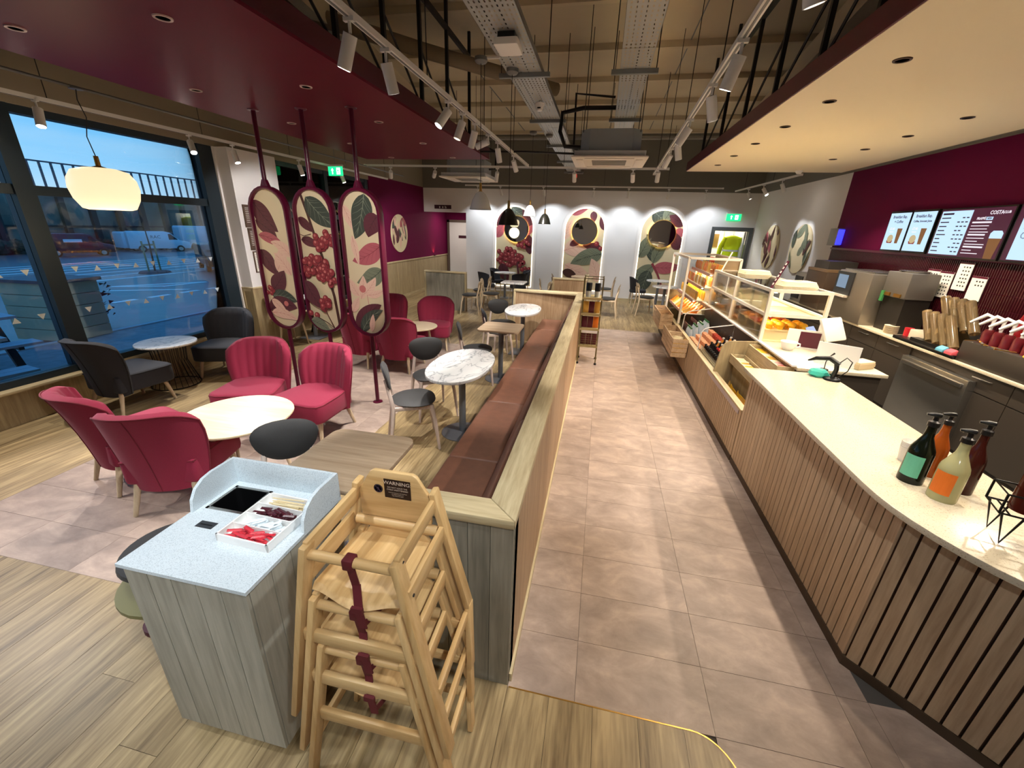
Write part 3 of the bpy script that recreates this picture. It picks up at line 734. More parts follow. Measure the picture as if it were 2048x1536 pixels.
# small upholstered black chairs
def shell_chair(label, group):
    r = thing('shell_chair', (0, 0, 0), 0, label, 'chair', group)
    secs = []
    for i in range(17):
        u = -1 + 2*i/16; pts_o = []; pts_i = []
        for j in range(6):
            v = j/5; p = Vector((u*(.2+.03*v), -.2 - .07*v + .16*abs(u)**2.2, .40 + v*(.42 - .06*abs(u)**3)))
            pts_o.append(p); pts_i.append(p + Vector((-.3*u*.035, .035, 0)))
        secs.append(pts_o + pts_i[::-1])
    loft(MB(), secs).build('backrest', M_black_fab, r, smooth=60)
    MB().prism(superell(.22, .22, 2.6, 24), .40, .48).build('seat', M_black_fab, r, bevel=.015)
    for sx in (-1, 1):
        for sy in (-1, 1): MB().cyl((sx*.15, sy*.15, .41), (sx*.2, sy*.2, 0), .016, .01, 8).build('leg', M_ash, r)
    return r
GS = 'black upholstered shell chairs by the arches'
sc_ = shell_chair('x', GS)
put_chair(sc_, True, -3.08, 11.5, (.6, .7), 'black shell chair at the berry-arch table, nearest the corridor')
put_chair(sc_, False, -3.0, 12.55, (.9, -.2), 'black shell chair against the wall under the berry arch', GS)
put_chair(sc_, False, -2.25, 12.45, (-.8, -.3), 'black shell chair on the far side of the berry-arch table', GS)
put_chair(sc_, False, -2.2, 11.6, (-.5, .8), 'black shell chair showing its dark back in front of the berry arch', GS)
put_chair(sc_, False, 1.12, 12.2, (.98, .1), 'black shell chair at the green-leaf arch table, its back to the aisle', GS)
put_chair(sc_, False, 2.25, 12.1, (-.9, .1), 'black shell chair at the green-leaf arch table, on the display fridge side', GS)
put_chair(sc_, False, 2.2, 10.9, (-.9, .1), 'black shell chair between the lower white table and the display fridge', GS)

# ---- leather bench with half wall
bw = thing('bench_partition', (-.285, 1.27, 0), 0, 'oak half partition with mitred cap running along the aisle, bench built against it', 'partition')
CAPZ = .95
MB().box(-.04, .055, .01, 6.33, .05, CAPZ-.04).build('core', M_oakZd, bw)
for i in range(5): MB().box(.055, .066, .03+i*1.26, .03+(i+1)*1.26-.003, .05, CAPZ-.04).build('panel', M_oakZd, bw)
MB().box(.055, .078, .02, 6.33, 0, .05).build('plinth', M_oakY, bw)
x0 = -.62
for i in range(7):
    w_ = .095; MB().box(-.60+i*w_+.001, -.60+(i+1)*w_-.0015, .0, .02, .0, CAPZ-.045).build('board', M_greyoak, bw)
MB().box(-.60, .066, .02, .09, 0, CAPZ-.045).build('end_core', M_greyoak, bw)
def mitre(name, poly, mat, par, z0=CAPZ-.04, z1=CAPZ): return MB().prism(poly, z0, z1).build(name, mat, par, bevel=.003)
mitre('cap', [(.07, -.012), (-.055, .105), (-.055, 6.10), (.07, 6.33)], M_oakY, bw)
mitre('cap', [(.068, -.014), (-.64, -.014), (-.64, .105), (-.057, .105)], M_oakX, bw)
mitre('cap', [(.068, 6.335), (-1.20, 6.26), (-1.20, 6.17), (-.057, 6.105)], M_oakX, bw)
MB().box(-1.17, -.04, 6.18, 6.25, 0, CAPZ-.04).build('end_panel', M_oakZd, bw)
MB().box(-1.20, -1.16, 6.165, 6.265, 0, CAPZ-.04).build('end_post', M_oakZ, bw, bevel=.003)
bn = thing('leather_bench', (-.6, 1.38, 0), 0, 'long brown leather bench with joined seat pads against the half partition', 'bench')
MB().box(-.30, .27, .0, 5.98, .08, .38).build('base', M_oakZd, bn); MB().box(-.26, .27, .0, 5.98, 0, .08).build('plinth', M_black, bn)
ys = [.0, 1.04, 2.07, 3.09, 4.12, 5.14, 5.98]
for a, b in zip(ys[:-1], ys[1:]):
    s_ = MB().box(-.32, .05, a+.002, b-.002, .385, .465).build('seat_pad', M_leather, bn, bevel=.018, seg=3)
    MB().prism([(.05, .40), (.055, .49), (.20, .82), (.268, .82), (.268, .40)], a+.002, b-.002, axis='y').build('back_pad', M_leather, bn, bevel=.014, seg=3)
# ---- far half partitions
def half_wall(loc, Lx, label, ret=None, h=.95):
    t = thing('half_partition', loc, 0, label, 'partition')
    MB().box(0, Lx, -.03, .03, 0, h-.04).build('panel', M_greyoak if ret is None else M_oakZd, t)
    MB().box(-.03, Lx+.03, -.045, .045, h-.04, h).build('cap', M_oakX, t, bevel=.004)
    for a in (-.03, Lx-.01): MB().box(a, a+.04, -.042, .042, 0, h-.04).build('post', M_oakZ, t)
    if ret:
        MB().box(Lx-.03, Lx+.03, .045, ret, 0, h-.04).build('return_panel', M_oakZd, t); MB().box(Lx-.045, Lx+.045, .045, ret, h-.04, h).build('return_cap', M_oakY, t, bevel=.004)
    return t
half_wall((-4.19, 9.82, 0), 1.02, 'pale grey-oak half partition standing alone in front of the corridor')
half_wall((-1.0, 9.75, 0), .72, 'oak half partition behind the end of the leather bench', 1.2)
# ================================================================== SERVICE COUNTER
def slat_run(par, p0, p1, z0, z1, pitch=.056, wd=.049, th=.013):
    p0 = Vector((*p0, 0)); p1 = Vector((*p1, 0)); d = p1-p0; L = d.length; d.normalize()
    n_ = max(1, int(L/pitch)); pit = L/n_
    key = ('slat', round(z0, 3), round(z1, 3))
    if key not in _pc: _pc[key] = MB().box(-wd/2, wd/2, -th, 0, z0, z1).mesh('slat', M_slat)
    rz = math.atan2(d.y, d.x)
    for i in range(n_):
        c = p0 + d*(pit*(i+.5)); inst('slat', _pc[key], par, (c.x, c.y, 0), (0, 0, rz))
CT = .93
sc1 = thing('service_counter', (0, 0, 0), 0, 'slatted oak service counter with curved cream quartz top', 'counter')
arc = [(2.17+.85*math.cos(math.radians(a)), 1.95+.85*math.sin(math.radians(a))) for a in range(180, 271, 6)]
arc_i = [(2.17+.19*math.cos(math.radians(a)), 1.95+.19*math.sin(math.radians(a))) for a in range(270, 179, -15)]
MB().prism([(1.32, 3.73)] + arc + [(2.75, 1.10), (2.75, 1.76)] + arc_i + [(1.98, 3.73)], CT-.03, CT).build('worktop', [M_quartz], sc1, bevel=.003)
MB().prism([(1.405, 3.72), (1.405, 1.757), (1.985, 1.175), (2.74, 1.175), (2.74, 1.74), (2.2, 1.74), (1.94, 1.98), (1.94, 3.72)], .0, CT-.03).build('carcass', M_slatback, sc1)
slat_run(sc1, (1.405, 3.72), (1.405, 1.757), .055, CT-.032); slat_run(sc1, (1.405, 1.757), (1.985, 1.175), .055, CT-.032); slat_run(sc1, (1.985, 1.175), (2.74, 1.175), .055, CT-.032)
MB().prism([(1.388, 3.72), (1.388, 1.75), (1.979, 1.158), (2.74, 1.158), (2.74, 1.175), (1.985, 1.175), (1.405, 1.757), (1.405, 3.72)], 0, .052).build('plinth', P('plinth_brown', '#4a3a2a', .6), sc1)
MB().box(1.405, 1.94, 3.72, 3.735, .0, CT-.03).build('end_panel', M_slat, sc1)
# low display counter
dc1 = thing('display_counter', (0, 0, 0), 0, 'low slatted oak display counter holding chilled drinks, snacks and cakes', 'counter')
MB().box(1.405, 1.44, 3.74, 9.2, 0, .50).build('front_wall', M_slatback, dc1)
slat_run(dc1, (1.405, 9.2), (1.405, 3.74), .055, .50)
MB().box(1.385, 1.45, 3.74, 9.2, .50, .522).build('front_rail', M_oakY, dc1, bevel=.003)
MB().box(1.388, 1.405, 3.74, 9.2, 0, .052).build('plinth', MATS['plinth_brown'], dc1)
MB().box(1.386, 1.39, 3.80, 5.0, .455, .5).build('ticket_strip', P('ticket_strip', '#b9aeb4', .4), dc1)
MB().box(1.44, 1.9, 3.74, 9.2, 0, .30).build('well_floor', P('well_cream', '#d8c9a6', .5), dc1)
MB().box(1.86, 2.52, 3.98, 9.2, 0, .87).build('back_carcass', M_dkcab, dc1)
MB().box(1.84, 2.56, 3.96, 9.2, .87, .9).build('worktop', M_quartz, dc1, bevel=.003)
MB().box(1.44, 1.86, 9.18, 9.2, .30, .9).build('end_panel', M_oakZ, dc1)
dv = MB().prism([(1.42, .30), (1.41, .52), (1.44, .80), (1.47, .86), (1.52, .89), (1.83, .91), (1.855, .91), (1.855, .30)], 4.86, 4.88, axis='y').build('divider', M_oakZ, dc1)
MB().box(1.80, 1.84, 3.98, 9.2, .90, .915).build('glass_rail', M_white_metal, dc1)
def gdiv(y):
    p = [(1.42, .52), (1.43, .76), (1.46, .81), (1.51, .835), (1.82, .895), (1.82, .52)]
    g = MB().prism(p, y-.004, y+.004, axis='y').build('glass_divider', M_cglass, dc1)
    MB().tube([(a, y, b) for a, b in p[:-1]], .007, 6).build('edge_trim', M_white_metal, g)
gdiv(5.8); gdiv(7.02)
for y0, y1 in ((4.9, 5.78), (5.82, 7.0), (7.04, 7.5)): MB().prism([(1.45, .42), (1.80, .60), (1.80, .30), (1.45, .30)], y0, y1, axis='y').build('sloping_deck', M_white_metal, dc1)
MB().box(1.445, 1.46, 4.9, 5.78, .30, .60).build('front_glass', M_cglass, dc1)
# cake cabinet
cc = thing('cake_cabinet', (0, 0, 0), 0, 'white-framed glass cake cabinet with shelves of pastries', 'display case')
X0, X1, Y0, Y1, Z0, Z1 = 1.83, 2.40, 4.92, 7.3, .9, 1.475
fr = []
M_warmwhite = P('warm_white_frame', '#efe6d6', .4)
for x in (X0, X1):
    for y in (Y0, (Y0+Y1)/2, Y1): MB().box(x-.017, x+.017, y-.017, y+.017, Z0, Z1).build('post', M_warmwhite, cc)
for z in (Z1-.017, 1.2):
    for x in (X0, X1): MB().box(x-.016, x+.016, Y0+.017, Y1-.017, z-.017, z+.017).build('rail', M_warmwhite, cc)
    for y in (Y0, Y1): MB().box(X0+.017, X1-.017, y-.016, y+.016, z-.017, z+.017).build('rail', M_warmwhite, cc)
MB().box(X0-.004, X0+.004, Y0, Y1, Z0, Z1).build('pane', M_cglass, cc); MB().box(X0, X1, Y0-.004, Y0+.004, 1.2, Z1).build('pane', M_cglass, cc)
MB().box(X0+.02, X1-.02, Y0+.02, Y1-.02, 1.19, 1.2).build('shelf', P('shelf_cream', '#e6d3a6', .5), cc)
MB().box(X0+.02, X1-.02, Y0+.02, Y1-.02, Z0, Z0+.012).build('deck', MATS['shelf_cream'], cc)
for z in (1.185,): MB().box(X0+.05, X0+.07, Y0+.03, Y1-.03, z-.01, z).build('led_strip', emis('display_led', '#ffdca8', 42), cc)
MB().box(X0+.05, X0+.07, Y0+.03, Y1-.03, Z1-.045, Z1-.035).build('led_strip', MATS['display_led'], cc)
# tall grab-and-go fridge
gf = thing('open_fridge', (0, 0, 0), 0, 'tall open display fridge with glass sides, stocked with snacks', 'display fridge')
FX0, FX1, FY0, FY1, FZ0, FZ1 = 1.45, 2.25, 7.55, 9.1, .69, 1.62
for x in (FX0, FX1):
    for y in (FY0, FY1): MB().box(x-.018, x+.018, y-.018, y+.018, .52 if x == FX0 else .9, FZ1).build('post', M_warmwhite, gf)
for x in (FX0, FX1): MB().box(x-.018, x+.018, FY0, FY1, FZ1-.018, FZ1+.018).build('rail', M_warmwhite, gf)
for y in (FY0, FY1): MB().box(FX0, FX1, y-.018, y+.018, FZ1-.018, FZ1+.018).build('rail', M_warmwhite, gf); 
MB().box(FX0, FX1, FY1-.004, FY1+.004, FZ0, FZ1).build('pane', M_cglass, gf); MB().box(FX0, FX1, FY0-.004, FY0+.004, .92, FZ1).build('pane', M_cglass, gf)
MB().box(FX1-.03, FX1-.01, FY0, FY1, .9, FZ1).build('back_panel', P('fridge_back', '#c9b08a', .5), gf)
shz = [(.70, 1.50, .50), (.93, 1.62, .4), (1.15, 1.72, .38), (1.37, 1.82, .34)]
for z, xa, dpt in shz: MB().box(xa, FX1-.03, FY0+.02, FY1-.02, z-.012, z).build('shelf', M_white_metal, gf); MB().box(xa-.006, xa, FY0+.02, FY1-.02, z-.035, z+.012).build('ticket_rail', P('ticket_pink', '#c99a92', .4), gf) if z == .70 else MB().box(xa-.006, xa, FY0+.02, FY1-.02, z-.035, z+.012).build('ticket_rail', MATS['ticket_pink'], gf)
for z, xa, dpt in shz[1:]: MB().box(xa+.02, xa+.035, FY0+.03, FY1-.03, z-.022, z-.013).build('led_strip', MATS['display_led'], gf)
# goods
def gm(name, c, r=.45): return MATS.get(name) or P(name, c, r)
pack_cols = [('pack_yellow', '#e7b62c'), ('pack_orange', '#e07a24'), ('pack_gold', '#d8a64a'), ('pack_cream', '#e9dcb8'), ('pack_red', '#b8322b'), ('pack_green', '#4f7a38'), ('pack_maroon', '#5c1a2c'), ('pack_pink', '#d9a09a')]
PM = {k: gm(k, c, .35) for k, c in pack_cols}
def bag_mesh(m, w_=.11, h=.15, t=.045):
    mb = MB(); n = 6; secs = []
    for j in range(n):
        v = j/(n-1); k = math.sin(PI*min(max(v, .02), .98))**.5
        secs.append([(-w_/2, -t/2*k*.4, v*h), (0, -t/2*k, v*h), (w_/2, -t/2*k*.4, v*h), (w_/2, t/2*k*.4, v*h), (0, t/2*k, v*h), (-w_/2, t/2*k*.4, v*h)])
    return loft(mb, secs).mesh('snack_bag', m, smooth=60)
BAGS = {k: bag_mesh(PM[k]) for k in PM}
def sandwich_mesh(m): return MB().add([(-.04, -.06, 0), (.04, -.06, 0), (.04, .06, 0), (-.04, .06, 0), (-.04, -.06, .11), (.04, -.06, .11)], [(0, 3, 2, 1), (0, 1, 5, 4), (4, 5, 2, 3), (0, 4, 3), (1, 2, 5)]).mesh('sandwich_pack', m)
SAND = {k: sandwich_mesh(PM[k]) for k in ('pack_gold', 'pack_cream', 'pack_orange')}
rr = random.Random(3)
rows = [(0, ['pack_gold', 'pack_cream', 'pack_orange'], 's', 'triangular sandwich pack lying on the bottom deck of the tall fridge', 'sandwich packs in the tall fridge'),
        (1, ['pack_yellow', 'pack_gold'], 'b', 'yellow snack bag on the lowest wire shelf of the tall fridge', 'yellow snack bags in the tall fridge'),
        (2, ['pack_gold', 'pack_cream', 'pack_orange'], 'b', 'gold wrapped snack on the middle shelf of the tall fridge', 'gold snacks in the tall fridge'),
        (3, ['pack_yellow', 'pack_orange', 'pack_gold'], 'b', 'tall yellow snack bag on the top shelf of the tall fridge', 'top-shelf snack bags in the tall fridge')]
for si, ks, ty_, lb, grp in rows:
    z, xa, dpt = shz[si]
    for c_ in range(2 if si else 3):
        for i in range(11 if si else 8):
            k = rr.choice(ks); y = FY0+.1+i*(1.36/(10 if si else 7)); x = xa+.06+c_*.12
            me = BAGS[k] if ty_ == 'b' else SAND[k]
            o_ = inst('snack_bag' if ty_ == 'b' else 'sandwich_pack', me, None, (x, y, z), (0, -.12 if ty_ == 'b' else 0, PI/2 + rr.uniform(-.15, .15)))
            tag(o_, lb, 'snack' if ty_ == 'b' else 'sandwich', grp)
# chilled bottles
def bottle_me(nm, body, cap, h=.2, r=.031):
    return MB().lathe([(0, 0), (r, 0), (r, h*.55), (r*.9, h*.68), (r*.42, h*.86), (r*.42, h*.9)], 12).mesh(nm, body, smooth=50), MB().lathe([(0, h*.9), (r*.5, h*.9), (r*.5, h), (0, h)], 10).mesh('cap', cap, smooth=40)
M_cap_white = P('cap_white', '#e6dfd2', .4); M_cap_red = P('cap_red', '#c22f33', .4); M_cap_green = P('cap_green', '#2f6b3f', .4); M_cap_blue = P('cap_blue', '#31406b', .4); M_cap_black = P('cap_black', '#1b1d22', .4)
M_cola = P('cola_dark', '#1a0f0d', .15); M_juice = P('juice_orange', '#d98a35', .2); M_water = P('water_label', '#b9c4cc', .2)
B_ = {'black': bottle_me('drink_bottle', M_cola, M_cap_black), 'red': bottle_me('drink_bottle', M_cola, M_cap_red), 'white': bottle_me('drink_bottle', M_juice, M_cap_white), 'blue': bottle_me('drink_bottle', M_water, M_cap_blue), 'green': bottle_me('drink_bottle', M_water, M_cap_green)}
def deckz(x): return .42 + (x-1.45)/.35*.18
def put_bottle(k, x, y, lb, grp):
    o_ = inst('drink_bottle', B_[k][0], None, (x, y, deckz(x-.034)), (0, 0, 0)); inst('cap', B_[k][1], o_); tag(o_, lb, 'bottle', grp)
for i in range(11):
    for j in range(5):
        y = 4.96+i*.077; x = 1.50+j*.066
        k = 'blue' if i < 2 else ('red' if 3 <= i <= 6 and j >= 1 else ('white' if (i+j) % 2 and j > 1 else 'black'))
        put_bottle(k, x, y, {'blue': 'blue-capped water bottle in the chiller beside the oak divider', 'red': 'red-capped dark cola bottle in the chiller', 'white': 'cream-capped juice bottle in the chiller', 'black': 'black-capped dark bottle in the chiller'}[k], k + '-capped bottles in the chiller')
pot = MB().lathe([(0, 0), (.03, 0), (.038, .07), (.0385, .076), (0, .08)], 12).mesh('fruit_pot', [P('pot_peach', '#e2a078', .3)], smooth=40)
pot2 = MB().lathe([(0, 0), (.03, 0), (.038, .07), (.0385, .076), (0, .08)], 12).mesh('fruit_pot', [P('pot_red', '#b03a30', .3)], smooth=40)
for i in range(9):
    for j in range(4):
        x = 1.50+j*.083; y = 5.9+i*.085
        o_ = inst('fruit_pot', pot2 if (j == 3 and i < 6) else pot, None, (x, y, deckz(x-.03)+.012)); tag(o_, 'red-lidded fruit pot in the chiller behind the peach pots' if (j == 3 and i < 6) else 'peach-lidded fruit pot in the chiller', 'pot', 'fruit pots in the chiller')
for i in range(4):
    for j in range(4): put_bottle('green', 1.5+j*.075, 6.72+i*.075, 'green-capped bottle in the chiller behind the fruit pots', 'green-capped bottles in the chiller')
for i in range(5):
    for j in range(2):
        o_ = inst('snack_bag', BAGS['pack_maroon'], None, (1.52+j*.12, 7.1+i*.085, deckz(1.52+j*.12)+.0), (0, 0, PI/2)); tag(o_, 'maroon wrapped bar in the chiller below the tall fridge', 'snack', 'maroon bars in the chiller')
# crisps in the front well
for i in range(10):
    for j in range(2):
        k = rr.choice(['pack_yellow', 'pack_cream', 'pack_yellow', 'pack_gold']); o_ = inst('snack_bag', BAGS[k], None, (1.485+j*.075, 3.82+i*.103, .302+.0), (rr.uniform(-.1, .1), -.2, PI/2+rr.uniform(-.3, .3)))
        tag(o_, 'crisp bag standing in the front well beside the tall counter', 'snack', 'crisp bags in the front well')
# snack trays
def crate(name, loc, sx, sy, sz, mat, label, group=None, slats=3, cat='crate', th=.01):
    t = thing(name, loc, 0, label, cat, group)
    MB().box(0, sx, 0, sy, 0, .008).build('base', mat, t); gp = .008 if slats > 1 else 0; h = (sz-.008-gp*(slats-1))/slats
    for k in range(slats):
        z0 = .008+k*(h+gp)
        MB().box(0, th, 0, sy, z0, z0+h).build('side_board', mat, t); MB().box(sx-th, sx, 0, sy, z0, z0+h).build('side_board', mat, t)
        MB().box(th, sx-th, 0, th, z0, z0+h).build('end_board', mat, t); MB().box(th, sx-th, sy-th, sy, z0, z0+h).build('end_board', mat, t)
    return t
crate('snack_tray', (1.545, 4.06, .66), .152, .79, .09, M_oakY, 'oak snack tray on the lower step beside the divider', None, 1, 'tray')
crate('snack_tray', (1.702, 4.03, .79), .152, .80, .09, M_oakY, 'oak snack tray on the upper step, level with the till counter', None, 1, 'tray')
MB().box(1.60, 1.699, 4.06, 4.85, .30, .659).build('step_riser', M_oakZ, dc1); MB().box(1.70, 1.86, 4.03, 4.85, .30, .789).build('step_riser', M_oakZ, dc1)
bar_me = {k: MB().box(-.055, .055, -.024, .024, 0, .026).mesh('snack_bar', PM[k], bevel=.006) for k in PM}
for tx, ty0, tz, lb, grp, ks in ((1.621, 4.12, .668, 'wrapped snack bar in the lower oak tray', 'snack bars in the lower oak tray', ['pack_cream', 'pack_gold', 'pack_yellow', 'pack_pink', 'pack_maroon']),
                                 (1.778, 4.09, .798, 'wrapped snack bar in the upper oak tray', 'snack bars in the upper oak tray', ['pack_yellow', 'pack_cream', 'pack_gold', 'pack_pink', 'pack_red'])):
    for i in range(12):
        for lay in range(2):
            k = ks[min(len(ks)-1, int((11-i)/12*len(ks)))] if rr.random() < .75 else rr.choice(ks)
            o_ = inst('snack_bar', bar_me[k], None, (tx+rr.uniform(-.01, .01), ty0+i*.06, tz+.001+lay*.027), (0, 0, rr.uniform(-.12, .12))); tag(o_, lb, 'snack', grp)
sl_teal = P('teal_foil', '#3fae9c', .3)
mb = MB(); rt_ = random.Random(5)
mb.lathe([(0, 0), (.05, .002), (.07, .02), (.06, .045), (.03, .06), (0, .055)], 9, sx=1.2)
for i, v in enumerate(mb.v): mb.v[i] = (v[0]*rt_.uniform(.8, 1.2), v[1]*rt_.uniform(.8, 1.2), v[2])
tag(mb.build('foil_bag', sl_teal, None, smooth=20, loc=(1.77, 3.90, .93)), 'crumpled teal foil bag at the end of the tall counter', 'bag'); bpy.data.objects['foil_bag'].location = (1.86, 3.66, CT)
# front crates
M_cratew = wood('crate_pine', '#b39472', '#d9bf9c', 'y', tint=.05)
GC = 'slatted pine crates hung on the display counter'
for (y0, z0, lb) in ((6.2, .28, 'slatted pine crate of lemons and mixed packets hung on the display front'), (6.72, .28, 'slatted pine crate of black and white packets, next to the lemon crate'), (7.72, .36, 'slatted pine crate of biscuits hung below the tall fridge'), (8.24, .36, 'farthest slatted pine crate below the tall fridge, its inside bare')):
    crate('pine_crate', (1.165, y0, z0), .218, .5, .27, M_cratew, lb, GC, 4)
for nm, x, y, z, k, lb in (('packet', 1.27, 6.33, .29, 'pack_yellow', 'yellow packet in the lemon crate'),):
    for i in range(4):
        o_ = inst('snack_bag', BAGS['pack_yellow'], None, (1.22+.05*i, 6.30+.02*i, .30), (0, 0, .3*i), (1, 1, 1.45)); tag(o_, 'bright yellow packet standing in the near pine crate', 'packet', 'packets in the pine crates')
    for i in range(6):
        o_ = inst('snack_bag', BAGS['pack_cream'], None, (1.22+.05*(i % 3), 6.45+.1*(i//3), .30), (0, 0, .5*i), (1, 1, 1.45)); tag(o_, 'cream packet standing in the near pine crate', 'packet', 'packets in the pine crates')
    for i in range(6):
        o_ = inst('snack_bag', BAGS['pack_maroon' if i % 2 else 'pack_cream'], None, (1.22+.05*(i % 3), 6.85+.15*(i//3), .30), (0, 0, .7*i), (1, 1, 1.3)); tag(o_, 'dark and cream packet standing in the second pine crate', 'packet', 'packets in the pine crates')
    for i in range(9):
        o_ = inst('snack_bar', bar_me['pack_pink' if i % 2 else 'pack_cream'], None, (1.275+.01*(i % 2), 7.78+.045*i, .372), (0, 0, .1*i)); tag(o_, 'wrapped biscuit in the crate below the tall fridge', 'biscuit', 'biscuits in the pine crate')
# pastries
M_crust = P('pastry_crust', '#c8842f', .5, var=.25, vs=30); M_choc = P('pastry_choc', '#5a2a17', .45); M_berry = P('pastry_berry', '#a8322c', .4, var=.3, vs=40); M_lemon = P('pastry_lemon', '#f0b92e', .4)
cro = MB().tube([(.06*math.cos(math.radians(a)), .05*math.sin(math.radians(a)), .022) for a in range(-20, 201, 20)], [.006, .013, .02, .024, .027, .028, .028, .027, .024, .02, .013, .006], 8).mesh('croissant', M_crust, smooth=50)
muf = MB().lathe([(0, 0), (.026, 0), (.036, .04), (.045, .048), (.04, .068), (.02, .08), (0, .083)], 14).mesh('muffin', M_choc, smooth=50)
muf2 = MB().lathe([(0, 0), (.026, 0), (.036, .04), (.045, .048), (.04, .068), (.02, .08), (0, .083)], 14).mesh('muffin', M_lemon, smooth=50)
tart = MB().lathe([(0, 0), (.04, 0), (.05, .022), (.043, .024), (.03, .03), (0, .034)], 14).mesh('berry_tart', M_berry, smooth=50)
tm = MB().box(-.24, .24, -.15, .15, 0, .012).box(-.24, -.23, -.15, .15, .012, .03).box(.23, .24, -.15, .15, .012, .03).mesh('serving_tray', MATS['shelf_cream'])
def on_tray(y, z, me, nm, lb, grp, nx=4, ny=3, tl=None):
    o_ = inst('serving_tray', tm, None, (2.11, y, z)); tag(o_, tl, 'tray')
    for i in range(nx):
        for j in range(ny):
            p = inst(nm, me, None, (2.11-.17+i*.34/(nx-1), y-.09+j*.18/(ny-1), z+.0125), (0, 0, rr.uniform(0, 6))); tag(p, lb, 'pastry', grp)
on_tray(5.14, 1.015, muf2, 'muffin', 'lemon-topped muffin on the raised front tray of the cake cabinet', 'lemon muffins', 4, 3, 'cream tray of lemon muffins raised in the front of the cake cabinet')
on_tray(5.48, 1.015, tart, 'berry_tart', 'berry tart on the raised tray behind the lemon muffins', 'berry tarts', 4, 3, 'cream tray of berry tarts behind the lemon muffins')
on_tray(5.82, 1.015, cro, 'croissant', 'croissant on the raised tray behind the berry tarts', 'raised croissants', 3, 2, 'cream tray of croissants behind the berry tarts')
for y in (5.14, 5.48, 5.82): MB().box(1.88, 2.34, y-.14, y+.14, .912, 1.015).build('tray_riser', MATS['shelf_cream'], cc)
on_tray(6.25, .912, cro, 'croissant', 'croissant on the low tray in the middle of the cake cabinet', 'low croissants', 4, 2, 'low cream tray of croissants in the middle of the cabinet')
on_tray(6.6, .912, muf, 'muffin', 'chocolate muffin on the low tray of the cake cabinet', 'chocolate muffins', 4, 3, 'low cream tray of chocolate muffins')
on_tray(6.98, .912, cro, 'croissant', 'croissant on the last low tray before the tall fridge', 'last croissants', 4, 2, 'low cream tray of croissants next to the tall fridge')
# chopping boards on the shelf, folded cloths on top
for i in range(4): tag(MB().box(-.26, .24, -.25, .25, 0, .012).build('serving_board', wood('board_cream%d' % i, '#e0c994', '#f2e2b6', 'x', tint=.02), None, bevel=.003, loc=(2.11, 5.22+i*.53, 1.2005), rot=(0, 0, 0)), 'flat cream board lying on the upper shelf of the cake cabinet', 'board', 'boards on the cabinet shelf')
M_cloth = P('folded_paper', '#f0e3c6', .7)
for x, y, lb in ((2.22, 5.35, 'folded paper bags with a maroon mark on the near cake cabinet end'), (2.22, 6.75, 'stack of folded paper bags on the far end of the cake cabinet')):
    t = thing('paper_bag_stack', (x, y, Z1+.002), .1, lb, 'paper bags')
    for k in range(4): MB().prism([(p[0]*(1-.04*k), p[1]*(1-.05*k)) for p in rrect(-.19, .19, -.13, .13, .03)], k*.014, k*.014+.012).build('paper_bag', M_cloth, t, bevel=.004)
    MB().box(-.04, .05, -.03, .03, .055, .057).build('printed_mark', M_maroon_steel, t)
MB().box(X0, X1, Y0, Y1, Z1-.004, Z1+.001).build('top_pane', M_cglass, cc)
# allergen strips standing on the cabinet
for (x, y, c, lb) in ((1.86, 5.05, M_maroon_steel, 'narrow maroon sign strip with white lettering standing on the cake cabinet'), (1.86, 7.1, M_paper, 'narrow white sign strip standing at the far end of the cake cabinet')):
    t = thing('sign_strip', (x, y, Z1), 0, lb, 'sign'); t.rotation_euler = (0, .35, 0)
    MB().box(-.003, .003, -.028, .028, 0, .30).build('strip', c, t)
    if c is M_maroon_steel:
        for k in range(6): MB().box(-.0045, -.003, -.015, .015, .03+k*.045, .055+k*.045).build('lettering_mark', M_paper, t)
# till area
t = thing('cup_and_saucer', (2.0, 4.62, .9), 0, 'large white coffee cup on the till counter', 'cup')
MB().lathe([(0, 0), (.035, 0), (.06, .03), (.078, .09), (.074, .09), (.056, .032), (.03, .008), (0, .008)], 24).build('cup', M_white, t, smooth=40)
MB().tube([(.07*math.cos(.2)+.005, 0, .075), (.105, 0, .07), (.11, 0, .045), (.06, 0, .028)], .007, 8).build('handle', M_white, t, smooth=50)
t = thing('till_monitor', (2.38, 4.62, .9), face(-.55, .8), 'white touch-screen till with its back to the counter', 'till')
MB().prism(rrect(-.16, .16, -.12, .12, .02), -.012, .012).build('screen_back', P('till_white', '#d9d6cc', .4), t, bevel=.004, loc=(0, .02, .24), rot=(math.radians(62), 0, 0))
MB().box(-.05, .05, -.06, .08, 0, .02).box(-.03, .03, -.01, .03, .02, .2).build('stand', M_black, t)
t = thing('card_terminal', (2.33, 4.95, .9), face(-.6, .7), 'small card terminal with a lit screen beside the till', 'card reader')
MB().box(-.04, .04, -.02, .02, 0, .1).build('stand', M_black, t); MB().box(-.06, .06, -.012, .012, -.05, .05).build('screen', emis('terminal_screen', '#b9c6ea', .9), t, loc=(0, 0, .15), rot=(math.radians(-40), 0, 0))
for x, y, f, lb in ((2.22, 4.15, (-.5, -.85), 'white till privacy screen next to the barcode scanner'), (2.18, 4.72, (-.3, -.95), 'white card printed in maroon behind the coffee cup')):
    t = thing('counter_card', (x, y, .9), face(*f), lb, 'sign')
    MB().box(-.16, .16, -.004, .004, 0, .2).build('card', M_white, t)
    if 'maroon' in lb: MB().box(-.13, .05, .0045, .006, .02, .18).build('print', M_maroon_steel, t)
t = thing('barcode_scanner', (1.93, 3.58, CT), face(-.6, .4), 'black handheld barcode scanner on its round stand', 'scanner')
MB().lathe([(0, 0), (.06, 0), (.055, .015), (.02, .025), (0, .025)], 20).build('stand_base', M_black, t, smooth=40)
